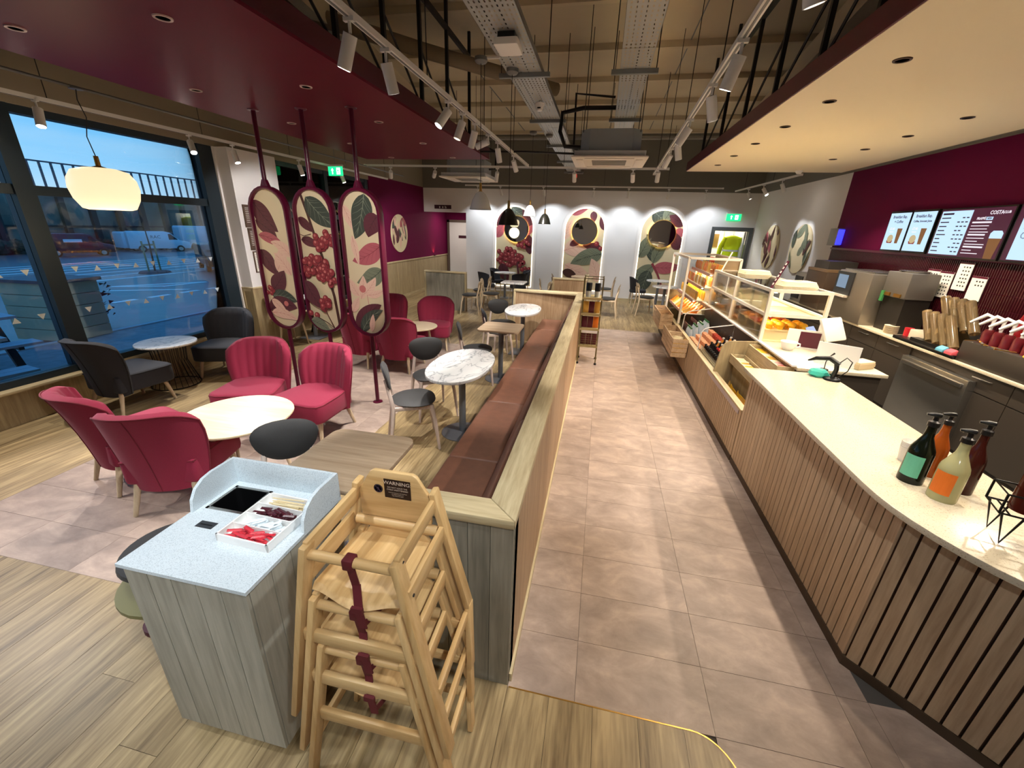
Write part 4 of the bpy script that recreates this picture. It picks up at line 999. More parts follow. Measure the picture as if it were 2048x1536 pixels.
MB().tube([(0, 0, .02), (0, -.01, .09), (.0, .0, .14)], .017, 8).build('stand_neck', M_black, t, smooth=50)
MB().tube([(0, -.02, .13), (0, .05, .17), (0, .14, .15), (0, .19, .12)], [.018, .02, .016, .006], 8).build('scanner_head', M_black, t, smooth=50)
MB().tube([(0, -.02, .15), (.03, -.05, .19), (.04, -.09, .16), (.02, -.08, .09), (0, -.03, .02)], .004, 6).build('cable', M_black, t)
t = thing('gooseneck_microphone', (2.06, 3.98, .9), face(.2, .9), 'small black gooseneck microphone behind the scanner', 'microphone')
MB().lathe([(0, 0), (.035, 0), (.03, .008), (0, .01)], 16).build('base', M_black, t, smooth=40); MB().tube([(0, 0, .008), (0, .01, .07), (.02, .02, .12), (.05, .03, .15)], [.004, .004, .004, .008], 6).build('neck', M_black, t)
t = thing('napkin_pack', (2.42, 4.14, .9), .5, 'pack of brown paper napkins at the edge of the till counter', 'napkins')
MB().box(-.10, .10, -.06, .06, 0, .07).build('napkins', P('kraft_napkin', '#d8c6a0', .8), t, bevel=.008); MB().box(-.102, .102, -.061, .061, .02, .05).build('band', P('clear_wrap', '#cdb994', .3), t)
# bottles on the counter
def syrup(loc, liquid, lab, label, h=.30, r=.042, pump=True, glassy=True):
    t = thing('syrup_bottle', loc, random.uniform(-.3, .3), label, 'bottle')
    MB().lathe([(0, 0), (r, 0), (r+.001, .01), (r, h*.50), (r*.93, h*.56), (r*.66, h*.66), (r*.42, h*.76), (r*.36, h*.84), (r*.34, h*.96), (0, h*.96)], 22).build('bottle', liquid, t, smooth=45)
    if lab:
        n = 10; vs = []; 
        for k in range(n+1):
            a = PI+.9 - 1.5*k/n + .6; vs += [((r+.0022)*math.cos(a), (r+.0022)*math.sin(a), h*.12), ((r+.0022)*math.cos(a), (r+.0022)*math.sin(a), h*.47)]
        MB().add(vs, [(2*k, 2*k+2, 2*k+3, 2*k+1) for k in range(n)]).build('bottle_label', lab, t)
    MB().lathe([(0, h*.93), (r*.45, h*.93), (r*.45, h*1.0), (r*.2, h*1.02), (r*.2, h*1.10), (0, h*1.10)], 12).build('pump_collar', M_black, t, smooth=40)
    MB().tube([(.012, 0, h*1.10), (-.012, 0, h*1.11), (-.035, .006, h*1.10)], [.012, .011, .006], 8).build('pump_spout', M_black, t, smooth=50)
    return t
def liq(n_, c, a=.0): return P(n_, c, .12, trans=a, ior=1.35)
lg = P('label_teal', '#6fc7a6', .5); lo = P('label_orange', '#f07a1e', .5); lw = P('label_pale', '#cfdbe2', .5)
syrup((1.555, 2.03, CT), liq('syrup_dark_green', '#12160d'), lg, 'near-black bottle with a teal label on the counter', .31, .048)
syrup((1.60, 1.90, CT), liq('syrup_lemon', '#b9b483'), lo, 'pale cloudy bottle with an orange label on the counter', .30, .05)
syrup((1.68, 2.12, CT), liq('syrup_orange', '#a8521c'), None, 'amber bottle behind the bottle with the teal label', .29)
syrup((1.73, 1.99, CT), liq('syrup_brown', '#3d1812'), None, 'dark brown bottle behind the bottle with the orange label', .31)
t = thing('stacked_cups', (1.66, 2.24, CT), 0, 'short stack of clear plastic cups beside the dark bottle', 'cups')
for k in range(5): MB().lathe([(.03, 0), (.039, .075), (.0405, .076), (.0395, .078), (.038, .075), (.029, .002)], 20).build('cup', P('cup_plastic%d' % k, '#e8e4dc', .2), t, smooth=40, loc=(0, 0, k*.008))
def bottle_rack(loc, rz, label):
    t = thing('bottle_rack', loc, rz, label, 'rack', 'black wire bottle racks on the counter')
    for sx in (-.11, .11):
        for sy in (-.055, .055):
            MB().tube([(sx-.03, sy, .13), (sx, sy, .004), (sx+.03, sy, .13)], .004, 6).build('leg', M_black_metal, t)
    for z in (.13, .21): MB().tube([(-.15, -.06, z), (.15, -.06, z), (.15, .06, z), (-.15, .06, z)], .004, 6, closed=True).build('ring', M_black_metal, t)
    for k in range(-2, 3): MB().tube([(k*.06, -.06, .13), (k*.06, .06, .13)], .003, 6).build('cross_wire', M_black_metal, t)
    for sx in (-.15, .15):
        for sy in (-.06, .06): MB().tube([(sx, sy, .13), (sx, sy, .21)], .004, 6).build('upright', M_black_metal, t)
    return t
for (x, y, rz, lbs) in ((1.72, 1.62, -.35, ('red-brown syrup bottle in the nearer wire rack', 'deep red syrup bottle with a pale label in the nearer wire rack')), (1.98, 1.62, -.35, ('amber syrup bottle in the wire rack further along the counter', 'black-red syrup bottle in the wire rack further along the counter'))):
    bottle_rack((x, y, CT), rz, 'black wire bottle rack on V-shaped legs, ' + ('beside the orange-labelled bottle' if x < 1.8 else 'beyond the rack next to the orange label'))
    for k, (dx, lb) in enumerate(zip((-.07, .07), lbs)):
        c, s_ = math.cos(rz), math.sin(rz)
        syrup((x+dx*c, y+dx*s_, CT+.136), [liq('syrup_a%d' % (k+int(x*10)), '#5a1d14'), liq('syrup_b%d' % (k+int(x*10)), '#7a3a12')][k if x > 1.8 else 0], lw if k else None, lb, .29)

# ================================================================== BACK BAR
bb = thing('back_counter', (3.5, 0, 0), 0, 'cream-topped back counter with dark cupboards along the maroon wall', 'counter')
MB().box(0, .5, 1.6, 8.6, .89, .92).build('worktop', M_quartz, bb, bevel=.003); MB().box(.05, .5, 1.6, 8.6, 0, .89).build('carcass', M_dkcab, bb)
yy = 1.62; k = 0
while yy < 8.5:
    if abs(yy - 4.42) < .3: yy = 5.28
    d_ = MB().box(.03, .05, yy+.004, yy+.596, .12, .70).build('cupboard_door', M_dkcab, bb)
    dr = MB().box(.03, .05, yy+.004, yy+.596, .71, .88).build('drawer', M_dkcab, bb)
    MB().tube([(.03, yy+.2, .84), (.012, yy+.21, .84), (.012, yy+.39, .84), (.03, yy+.4, .84)], .006, 6).build('handle', M_chrome, dr)
    yy += .6; k += 1
tag(MB().box(3.46, 3.549, 4.36, 5.27, .12, .80).box(3.44, 3.46, 4.4, 5.23, .72, .76).build('steel_fridge', M_chrome, None, bevel=.004), 'brushed steel under-counter fridge below the back counter', 'fridge')
t = thing('coffee_machine', (3.72, 6.7, .92), 0, 'steel bean-to-cup coffee machine with a small lit display', 'coffee machine')
MB().box(-.24, .24, -.40, .40, 0, .66).build('body', P('machine_steel', '#8d8478', .35, .6), t, bevel=.01); MB().box(-.26, -.24, -.02, .40, .33, .64).build('front_panel', P('machine_dark', '#2f3133', .4), t)
MB().box(-.265, -.26, .1, .34, .42, .60).build('display', emis('machine_display', '#9fb9d4', .5), t); MB().box(-.30, -.24, .0, .40, .30, .33).build('drip_shelf', P('machine_shelf', '#d8cfc0', .4), t)
MB().box(-.2, .2, -.36, .36, .66, .68).build('cup_rail', M_chrome, t)
t = thing('coffee_grinder', (3.75, 6.02, .92), 0, 'grey coffee grinder unit next to the steel coffee machine', 'grinder')
MB().box(-.15, .15, -.22, .22, .42, .72).build('hopper_body', P('grinder_grey', '#6f6a64', .4, .3), t, bevel=.01); MB().box(-.12, .15, -.2, .2, 0, .42).build('base', P('grinder_black', '#25221f', .4), t)
for s_ in (-.1, .1): MB().box(-.165, -.15, s_-.06, s_+.06, .43, .47).build('chute', M_brass, t)
MB().lathe([(0, .72), (.14, .72), (.15, .74), (0, .745)], 20).build('lid', M_chrome, t)
tag(MB().box(3.55, 3.57, 6.16, 6.21, 1.27, 1.40).build('green_cloth', P('green_cloth', '#3c8a4a', .8)), 'green cloth hanging between the coffee machine and grinder', 'cloth')
bpy.data.objects['green_cloth'].location.x = .026
tag(MB().lathe([(0, 0), (.04, 0), (.045, .12), (0, .12)], 14).build('red_jug', P('red_plastic', '#b8202c', .4), None, loc=(3.66, 5.62, .92), smooth=40), 'red jug on the back counter below the grinder', 'jug')
t = thing('plate_stack', (3.62, 5.86, .92), 0, 'stack of cream saucers at the foot of the grinder', 'plates')
for k in range(8): MB().lathe([(0, 0), (.05, 0), (.075, .008), (.07, .01), (0, .006)], 20).build('saucer', P('saucer%d' % k, '#ddd0b4', .4), t, loc=(0, 0, k*.0125), smooth=40)
t = thing('oven', (3.72, 7.75, .92), 0, 'dark brown box oven with a lid on the back counter', 'oven')
MB().box(-.25, .25, -.33, .33, 0, .58).build('body', P('oven_brown', '#4a3a2c', .5), t, bevel=.01); MB().box(-.25, .25, -.33, .33, .58, .62).build('lid', P('oven_lid', '#7a6248', .4), t); MB().box(-.2, .2, -.2, .25, .62, .74).build('top_box', P('oven_top', '#3a3632', .5), t)
t = thing('microwave', (3.72, 8.32, .92), 0, 'grey microwave with a black door beside the dark oven', 'microwave')
MB().box(-.22, .25, -.22, .22, 0, .5).build('body', P('microwave_grey', '#8a8885', .4), t, bevel=.008); MB().box(-.232, -.22, -.1, .19, .06, .44).build('door', M_black, t)
# menu boards
for y0, y1, z0, z1, lb in ((6.16, 5.96, 1.40, 1.69, 'white printed recipe card, first of the joined pair above the back counter'), (5.95, 5.75, 1.39, 1.68, 'white printed recipe card, second of the joined pair above the back counter'), (5.72, 5.53, 1.50, 1.80, 'white printed recipe card hung highest above the back counter'), (5.49, 5.30, 1.42, 1.67, 'white printed recipe card with one row of pictures, below the maroon screen')):
    t = thing('recipe_card', (3.972, (y0+y1)/2, (z0+z1)/2), -PI/2, lb, 'card'); w_, h = abs(y1-y0), z1-z0
    MB().box(-w_/2, w_/2, -.003, .003, -h/2, h/2).build('card', M_paper, t)
    MB().box(-w_/2, w_/2, -.0042, -.003, h/2-.02, h/2).build('header_strip', M_maroon_steel, t)
    mb = MB()
    for i in range(3):
        for j in range(2 if 'one row' in lb else 6): mb.box(-w_*.15+i*w_*.2, -w_*.15+i*w_*.2+.018, -.0042, -.003, h/2-.06-j*.04, h/2-.045-j*.04)
    mb.build('printed_icons', M_black, t)
# lid dispenser, pumps and small items
t = thing('lid_dispenser', (3.62, 5.05, .92), 0, 'slanted rack of clear tubes holding cup lids', 'dispenser')
M_tube = P('amber_clear_tube', '#b39a70', .12, trans=.75)
for row in range(2):
    for k in range(4): MB().cyl((-.05+row*.12, .25-k*.11-.16, .08+row*.16), (-.05+row*.12+.02, .25-k*.11+.06, .36+row*.16), .042, n=14).build('tube', M_tube, t, smooth=40)
MB().box(-.1, .25, -.35, .3, 0, .07).build('base', M_black, t)
MB().prism([(-.3, .07), (.2, .07), (.2, .42), (.1, .42)], .10, .2, axis='x').build('bracket', M_black, t)
GP = 'white-handled sauce pumps behind the counter'
mshelf = tag(MB().box(3.52, 3.95, 3.2, 4.68, .92, 1.12).build('bar_riser', P('riser_dark', '#332c26', .5), None, bevel=.005), 'dark step shelf behind the counter carrying the pumps', 'shelf')
pm0 = None
for k in range(6):
    t = thing('sauce_pump', (3.62, 4.58-k*.105, 1.12), 0, 'white-handled sauce pump on a red jar behind the counter', 'pump', GP)
    MB().lathe([(0, 0), (.04, 0), (.042, .1), (.03, .13), (0, .13)], 14).build('jar', P('jar_red%d' % k, '#6b1a22', .3), t, smooth=40)
    MB().tube([(0, 0, .13), (0, 0, .24), (-.03, .05, .26), (-.08, .13, .17)], [.012, .014, .018, .012], 8).build('pump_handle', M_white, t, smooth=50)
for k in range(5):
    t = thing('syrup_bottle', (3.82, 4.55-k*.12, 1.12), 0, 'grey-capped bottle on the step shelf behind the white pumps', 'bottle', 'bottles behind the pumps')
    MB().lathe([(0, 0), (.04, 0), (.04, .22), (.018, .3), (.018, .36), (0, .36)], 14).build('bottle', liq('back_syrup%d' % k, ['#8a1f22', '#8a1f22', '#b5b04a', '#8a8478', '#5a2a1c'][k]), t, smooth=40)
    MB().tube([(0, 0, .36), (0, 0, .41), (-.05, .03, .43)], .012, 6).build('pump_head', P('pump_grey%d' % k, '#b5b0a8', .4), t)
for x, y, c, nm, lb in ((3.58, 5.28, '#5fa3bd', 'blue_cloth', 'folded blue cloth on the back counter beside the lid tubes'), (3.58, 5.14, '#d0525c', 'red_cloth', 'folded red cloth on the back counter beside the blue one')):
    pass
for k, (y, c, lb) in enumerate(((4.86, '#5fa3bd', 'folded blue cloth in front of the lid tubes'), (4.74, '#d0525c', 'folded coral-red cloth in front of the lid tubes'))):
    tag(MB().prism([(-.05, 0), (.05, 0), (.045, .03), (.0, .055), (-.045, .03)], -.05, .05, axis='y').build('folded_cloth', P('cloth%d' % k, c, .8), None, bevel=.006, loc=(3.53, y - .1*0, .955)), lb, 'cloth')
tag(MB().box(3.5, 3.6, 4.68, 5.6, .92, .955).build('bar_tray', M_black, None, bevel=.004), 'long black rubber tray on the edge of the back counter', 'tray')
for k, (y, c, lb) in enumerate(((4.05, '#d8c64a', 'yellow ring lying on the front of the dark step shelf'), (3.9, '#d8cdb8', 'cream ring lying on the front of the dark step shelf'))):
    tag(MB().tube([(.045*math.cos(2*PI*i/20), .045*math.sin(2*PI*i/20), 0) for i in range(20)], .009, 6, closed=True).build('plastic_ring', P('ring%d' % k, c, .4), None, loc=(3.57, y, 1.13), smooth=60), lb, 'ring')
for k in range(7):
    tag(MB().tube([(-.06, 0, 0), (.05, .02, .0), (.07, .03, .004)], [.004, .004, .01], 6).build('bar_utensil', M_chrome if k % 2 else M_brass, None, loc=(3.55, 4.62-k*.06+.0, 1.131), rot=(0, 0, .4*k)), 'metal utensil lying on the step shelf behind the counter', 'utensil', 'bar utensils')
tag(MB().box(3.6, 3.92, 5.28, 5.52, .92, 1.05).build('lidded_tub', P('tub_clear', '#cfc4b0', .3), None, bevel=.01), 'pale lidded plastic tub between the red jug and the lid tubes', 'tub')
t = thing('insect_lamp', (3.96, 8.5, 2.02), -PI/2, 'grey box insect lamp with a blue glow at the edge of the maroon wall', 'insect lamp')
MB().box(-.16, .1, -.06, .04, -.14, .14).build('housing', P('lamp_grey', '#9a9a9c', .5), t, bevel=.006); MB().box(.1, .13, -.05, .03, -.12, .12).build('tube', emis('uv_blue', '#2a2cff', 3.0), t)
# menu screens
def screen(loc, w_, h, label):
    t = thing('menu_screen', loc, -PI/2, label, 'screen'); MB().box(-w_/2, w_/2, -.02, .03, -h/2, h/2).build('housing', M_black, t, bevel=.004); return t
M_sc_blue = emis('screen_pale_blue', '#bfe0ff', .95); M_sc_mar = emis('screen_maroon', '#4a1130', .8); M_sc_ink = emis('screen_ink', '#3a1a3c', .5); M_sc_wht = emis('screen_white', '#f2ecf4', .9); M_sc_brn = emis('screen_brown', '#8a5a30', .7); M_sc_red = emis('screen_red', '#9a3a2c', .7); M_sc_grn = emis('screen_beige', '#c9b58a', .8)
def flat(par, x0, x1, z0, z1, m, nm='slide', y=-.0205): return MB().box(x0, x1, y-.0008, y, z0, z1).build(nm, m, par)
def stext(par, s_, size, x, z, m, align='CENTER', y=-.0222, xs=1.0, nm='lettering'): return inst(nm, text_me(s_, size, m, nm, align, xs=xs, bold=.0012), par, (x, y, z), (PI/2, 0, 0))
def disc(par, x, z, r, m, nm, y=-.0212, sx=1, n=24): return MB().add([(x+sx*r*math.cos(2*PI*i/n), y, z+r*math.sin(2*PI*i/n)) for i in range(n)], [tuple(range(n))]).build(nm, m, par)
for i, (yc, l1, l2, pr) in enumerate(((6.935, 'Breakfast Bap,', '+ Coffee', '£5.40'), (6.485, 'Breakfast Bap,', 'Coffee, Innocent Juice', '£7.40'))):
    t = screen((3.94, yc, 2.112), .44, .52, 'portrait menu screen advertising a breakfast bap ' + ('and coffee' if i == 0 else 'with coffee and juice'))
    flat(t, -.205, .205, -.235, .235, M_sc_blue); stext(t, l1, .05, .0, .185, M_sc_ink); stext(t, l2, .036 if i else .05, 0, .125, M_sc_ink)
    disc(t, -.085, .02, .075, M_sc_ink, 'price_disc'); stext(t, pr, .044, -.085, .035, M_sc_wht, y=-.0226); stext(t, 'TAKE OUT', .018, -.085, -.005, M_sc_wht, y=-.0226)
    b1 = MB().add([(-.12, -.0216, -.15), (-.02, -.0216, -.15), (-.005, -.0216, -.115), (-.135, -.0216, -.115)], [(0, 1, 2, 3)]).build('bun_picture', M_sc_red, t); disc(t, -.07, -.09, .05, M_sc_grn, 'bun_picture', y=-.0218, sx=1.2)
    MB().add([(.045, -.0216, -.15), (.105, -.0216, -.15), (.125, -.0216, .04), (.025, -.0216, .04)], [(0, 1, 2, 3)]).build('drink_picture', M_sc_brn, t)
t = screen((3.94, 5.73, 2.10), .98, .53, 'wide maroon menu screen with a white price list and a drink picture')
flat(t, -.475, .475, -.25, .25, M_sc_mar); flat(t, -.46, -.02, -.235, .235, M_sc_blue, 'price_list', -.0214)
mb = MB(); mb2 = MB(); rr2 = random.Random(2)
mb.box(-.44, -.28, -.0232, -.0224, .195, .215)
for k in range(9):
    z = .155-k*.045; mb.box(-.44, -.44+rr2.uniform(.07, .14), -.0232, -.0224, z, z+.012)
    for j in range(3):
        if rr2.random() < .85: mb.box(-.19+j*.055, -.155+j*.055, -.0232, -.0224, z, z+.012)
mb.build('price_lines', M_sc_ink, t)
for k in range(11):
    z = .1-k*.031; mb2.box(.02 if k % 4 else .02, .02+rr2.uniform(.1, .26), -.0232, -.0224, z, z+(.016 if k % 4 == 0 else .008))
mb2.build('menu_lines', M_sc_wht, t)
stext(t, 'COSTA', .05, .28, .20, M_sc_wht); stext(t, 'CLUB', .032, .40, .20, M_sc_wht); stext(t, 'FRAPPÉ', .034, .06, .145, M_sc_wht, 'LEFT'); stext(t, 'NEW', .024, .22, .145, M_sc_ink, y=-.0238); flat(t, .18, .26, .13, .16, M_sc_blue, 'tag', -.0226)
MB().add([(.33, -.0226, -.25), (.43, -.0226, -.25), (.455, -.0226, -.05), (.305, -.0226, -.05)], [(0, 1, 2, 3)]).build('drink_picture', M_sc_brn, t); MB().add([(.305, -.0228, -.05), (.455, -.0228, -.05), (.455, -.0228, .0), (.43, -.0228, .025), (.33, -.0228, .025), (.305, -.0228, .0)], [(0, 1, 2, 3, 4, 5)]).build('drink_picture', M_sc_blue, t)
t = screen((3.94, 4.72, 2.10), .98, .53, 'menu screen with a pale slide lettered in dark blue, next to the maroon screen')
flat(t, -.475, .475, -.25, .25, M_sc_mar); flat(t, -.41, .45, -.24, .24, M_sc_blue, 'slide', -.0214); stext(t, 'BU', .09, -.37, .07, M_sc_ink, 'LEFT'); stext(t, 'CO', .09, -.37, -.02, M_sc_ink, 'LEFT')
# ================================================================== BOTANICAL PRINTS
ART = [P('print_' + n_, c, .6) for n_, c in (('cream', '#d9c9a4'), ('maroon', '#5c2a33'), ('maroon_vein', '#3a171d'), ('rose', '#b05a62'), ('rose_vein', '#84343e'), ('green', '#3d453b'), ('green_vein', '#7d8570'), ('sage', '#747a64'), ('sage_vein', '#3a4036'), ('berry', '#8e2f36'), ('berry_light', '#c26f6a'), ('blush', '#e0bca6'), ('blush_vein', '#c98f84'), ('bark', '#4a2c24'), ('berry_dark', '#5a1820'))]
CR, MR, MV, RO, RV, GR, GV, SG, SV, BE, BL, BU, BV, BK, BD = range(15)
VEIN = {MR: MV, RO: RV, GR: GV, SG: SV, BU: BV, BK: MR}
def clip(poly, cl):
    out = poly
    for i in range(len(cl)):
        a, b = cl[i], cl[(i+1) % len(cl)]; inp = out; out = []
        if not inp: return []
        ins = lambda p: (b[0]-a[0])*(p[1]-a[1]) - (b[1]-a[1])*(p[0]-a[0]) >= -1e-9
        for j in range(len(inp)):
            p, q = inp[j-1], inp[j]; ip, iq = ins(p), ins(q)
            if ip != iq:
                d1 = (b[0]-a[0])*(p[1]-a[1]) - (b[1]-a[1])*(p[0]-a[0]); d2 = (b[0]-a[0])*(q[1]-a[1]) - (b[1]-a[1])*(q[0]-a[0]); t_ = d1/(d1-d2)
                out.append((p[0]+(q[0]-p[0])*t_, p[1]+(q[1]-p[1])*t_))
            if iq: out.append(q)
    return out
def stroke(pts, w0, w1=None):
    w1 = w0 if w1 is None else w1; L_, R_ = [], []; n = len(pts)
    for i, p in enumerate(pts):
        a = pts[max(0, i-1)]; b = pts[min(n-1, i+1)]; dx, dy = b[0]-a[0], b[1]-a[1]; l = math.hypot(dx, dy) or 1
        w_ = (w0 + (w1-w0)*i/max(1, n-1))/2; L_.append((p[0]-dy/l*w_, p[1]+dx/l*w_)); R_.append((p[0]+dy/l*w_, p[1]-dx/l*w_))
    return R_ + L_[::-1]
class Art:
    def __init__(s, cl): s.cl = cl; s.mb = MB(); s.k = 1
    def poly(s, p, m):
        area = sum(p[i-1][0]*p[i][1]-p[i][0]*p[i-1][1] for i in range(len(p)))
        if area < 0: p = p[::-1]
        q = clip(p, s.cl)
        if len(q) > 2: s.mb.add([(x, -.0003*s.k, z) for x, z in q], [tuple(range(len(q)))], m)
        s.k += 1
    def leaf(s, x, z, L, W, ang, bend=0.0, m=GR, nv=6):
        n = 14; a = math.radians(ang); mid = [(x, z)]; st = L/n
        for i in range(n):
            aa = a + math.radians(bend)*(i/n-.5); mid.append((mid[-1][0]+st*math.cos(aa), mid[-1][1]+st*math.sin(aa)))
        wd = [W/2*(math.sin(PI*min(1, (i/n)**.75)))**.85 if 0 < i < n else 0 for i in range(n+1)]
        nr = []
        for i in range(n+1):
            p, q = mid[max(0, i-1)], mid[min(n, i+1)]; l = math.hypot(q[0]-p[0], q[1]-p[1]); nr.append((-(q[1]-p[1])/l, (q[0]-p[0])/l))
        up = [(mid[i][0]+nr[i][0]*wd[i], mid[i][1]+nr[i][1]*wd[i]) for i in range(n+1)]; dn = [(mid[i][0]-nr[i][0]*wd[i], mid[i][1]-nr[i][1]*wd[i]) for i in range(n+1)]
        s.poly(up + dn[-2:0:-1], m); k0 = s.k
        v = VEIN.get(m, m); s.poly(stroke(mid, L*.018, L*.004), v)
        for j in range(nv):
            i0 = 1 + int(j*(n-3)/nv); i1 = min(n-1, i0+3)
            for side in (up, dn):
                e = (mid[i1][0]*.12+side[i1][0]*.88, mid[i1][1]*.12+side[i1][1]*.88); c_ = ((mid[i0][0]+e[0])/2*.9+mid[i1][0]*.1, (mid[i0][1]+e[1])/2*.9+mid[i1][1]*.1)
                s.k = k0+1; s.poly(stroke([mid[i0], c_, e], L*.009, L*.003), v)
        s.k = k0+2
    def disc(s, x, z, r, m, n=16): s.poly([(x+r*math.cos(2*PI*i/n), z+r*math.sin(2*PI*i/n)) for i in range(n)], m)
    def berry(s, x, z, r): k = s.k; s.disc(x, z, r, BD); s.k = k+1; s.disc(x-r*.05, z+r*.05, r*.9, BE); s.k = k+2; s.disc(x-r*.25, z+r*.3, r*.35, BL, 10); s.k = k+3
    def bunch(s, x, z, R_, r, n, seed):
        q = random.Random(seed)
        for i in range(n):
            a = q.uniform(0, 2*PI); d = R_*math.sqrt(q.random()); s.berry(x+d*math.cos(a), z+d*math.sin(a)*.8, r*q.uniform(.85, 1.12))
            if i % 4 == 3: s.k -= 6
    def stem(s, pts, w0, w1=None, m=BK, thorns=0):
        s.poly(stroke(pts, w0, w1), m)
    def build(s, par, nm='botanical_print'): return s.mb.build(nm, ART, par)
def stadium(w_, h, n=12):
    r = w_/2; out = []
    for c, a0 in ((h/2-r, 0), (-h/2+r, 180)):
        for i in range(n+1): a = math.radians(a0+180*i/n); out.append((r*math.cos(a), c+r*math.sin(a)))
    return out
def arch(w_, zb, zt, n=20):
    r = w_/2; return [(-r, zb), (r, zb)] + [(r*math.cos(PI*i/n), zt-r+r*math.sin(PI*i/n)) for i in range(n+1)]
def ringmesh(o_poly, i_poly, y0, y1):
    n = len(o_poly); mb = MB(); vs = [(x, y0, z) for x, z in o_poly] + [(x, y0, z) for x, z in i_poly] + [(x, y1, z) for x, z in o_poly] + [(x, y1, z) for x, z in i_poly]
    fs = []
    for i in range(n):
        j = (i+1) % n; fs += [(i, j, n+j, n+i), (2*n+i, 3*n+i, 3*n+j, 2*n+j), (i, 2*n+i, 2*n+j, j), (n+i, n+j, 3*n+j, 3*n+i)]
    return mb.add(vs, fs)
def leaf_panel(x, label, fill):
    t = thing('leaf_screen', (x, 4.1, 0), -.06, label, 'screen panel', 'pole-mounted leaf screens')
    h = 1.51; zc = 1.565
    fr_ = ringmesh(stadium(.475, h), stadium(.415, h-.06), -.04, .04).build('frame', M_maroon_steel, t, bevel=.003, loc=(0, 0, zc))
    bd = MB().prism(stadium(.418, h-.057), -.006, .006, axis='y').build('board', ART[CR], t, loc=(0, 0, zc))
    a = Art(stadium(.414, h-.061)); fill(a); o_ = a.build(t); o_.location = (0, -.0062, zc)
    MB().cyl((0, 0, 2.32), (0, 0, 3.0), .022, n=14).build('pole', M_maroon_steel, t, smooth=40); MB().cyl((0, 0, 0), (0, 0, .815), .022, n=14).build('pole', M_maroon_steel, t, smooth=40)
    MB().lathe([(0, 0), (.055, 0), (.055, .006), (.03, .012), (0, .012)], 20).build('foot', M_maroon_steel, t, smooth=40)
    MB().lathe([(0, 2.988), (.05, 2.99), (.055, 2.999), (0, 2.999)], 20).build('ceiling_flange', M_maroon_steel, t)
    MB().prism([(-.05, 2.31), (.05, 2.31), (.02, 2.38), (-.02, 2.38)], -.02, .02, axis='y').build('collar', M_maroon_steel, t)
def f1(a):
    a.leaf(-.2, .62, .42, .2, -48, 20, MR); a.leaf(-.2, .42, .3, .14, -35, -20, MR); a.leaf(-.19, .27, .36, .11, -22, -30, RO); a.leaf(-.2, .12, .34, .17, -55, 10, MR)
    a.leaf(-.02, -.1, .3, .16, 70, 40, BU); a.leaf(.2, .05, .3, .12, 150, 50, BU); a.leaf(.16, -.14, .3, .13, 130, 30, BU); a.leaf(-.12, -.32, .3, .2, 50, 20, MR); a.leaf(-.14, -.38, .34, .15, -10, -30, GR)
    a.bunch(-.16, -.33, .05, .028, 6, 3); a.leaf(-.2, -.55, .4, .2, 5, -60, MR); a.leaf(-.18, -.58, .36, .12, -12, -40, BU); a.leaf(-.15, -.42, .25, .1, -40, 0, BU); a.disc(.04, -.46, .03, BL)
def f2(a):
    a.stem([(-.14, .7), (-.08, .5), (-.03, .3), (.03, .1), (.08, -.1), (.13, -.35), (.16, -.7)], .03, .035, BK); a.leaf(-.08, .66, .44, .22, -40, 25, GR); a.leaf(-.2, .46, .22, .1, -40, 0, MR); a.leaf(-.2, .24, .24, .1, -20, -30, MR)
    a.bunch(.09, .22, .13, .04, 26, 11); a.bunch(-.06, -.06, .17, .042, 34, 12); a.bunch(.1, -.14, .1, .038, 12, 13); a.leaf(-.2, -.18, .36, .19, -58, 20, MR); a.bunch(.02, -.43, .09, .037, 11, 14); a.berry(-.17, -.54, .034); a.berry(-.09, -.56, .036)
    a.leaf(-.18, -.62, .26, .14, -25, -20, SG); a.stem([(-.08, -.58), (.05, -.64), (.13, -.7)], .012, .008, BK); a.stem([(.02, -.47), (.08, -.6), (.13, -.7)], .01, .008, BK); a.stem([(-.03, .3), (-.12, .28), (-.18, .3)], .01, .006)
def f3(a):
    a.leaf(-.2, .6, .3, .1, -65, 0, BU); a.leaf(.06, .7, .46, .24, -110, -20, GR); a.leaf(.2, .5, .25, .2, -120, 40, MR); a.leaf(.21, .22, .4, .2, -155, -30, RO); a.leaf(.2, -.02, .36, .19, -155, -40, SG); a.leaf(-.12, .3, .3, .08, -80, 0, BU)
    a.leaf(-.08, -.35, .26, .12, 80, 20, BU); a.leaf(-.05, -.3, .26, .11, 50, 30, BU); a.leaf(-.1, -.32, .22, .11, 120, -20, BU); a.leaf(0, -.3, .24, .08, 20, 40, BU); a.disc(-.05, -.24, .04, BL); a.stem([(0, -.3), (.02, -.5), (.03, -.7)], .008, .008, BV)
    a.leaf(-.14, -.72, .46, .2, 45, -50, MR); a.leaf(-.1, -.72, .4, .14, 42, -50, GR); a.leaf(-.2, -.5, .2, .09, 60, 0, BU); a.leaf(.02, -.7, .2, .07, 80, 0, BU)
leaf_panel(-3.49, 'pole-mounted maroon-framed oval screen printed with large falling leaves, nearest the windows', f1)
leaf_panel(-2.96, 'pole-mounted maroon-framed oval screen printed with bunches of red berries', f2)
leaf_panel(-2.43, 'pole-mounted maroon-framed oval screen printed with a pink leaf and pale blossom', f3)
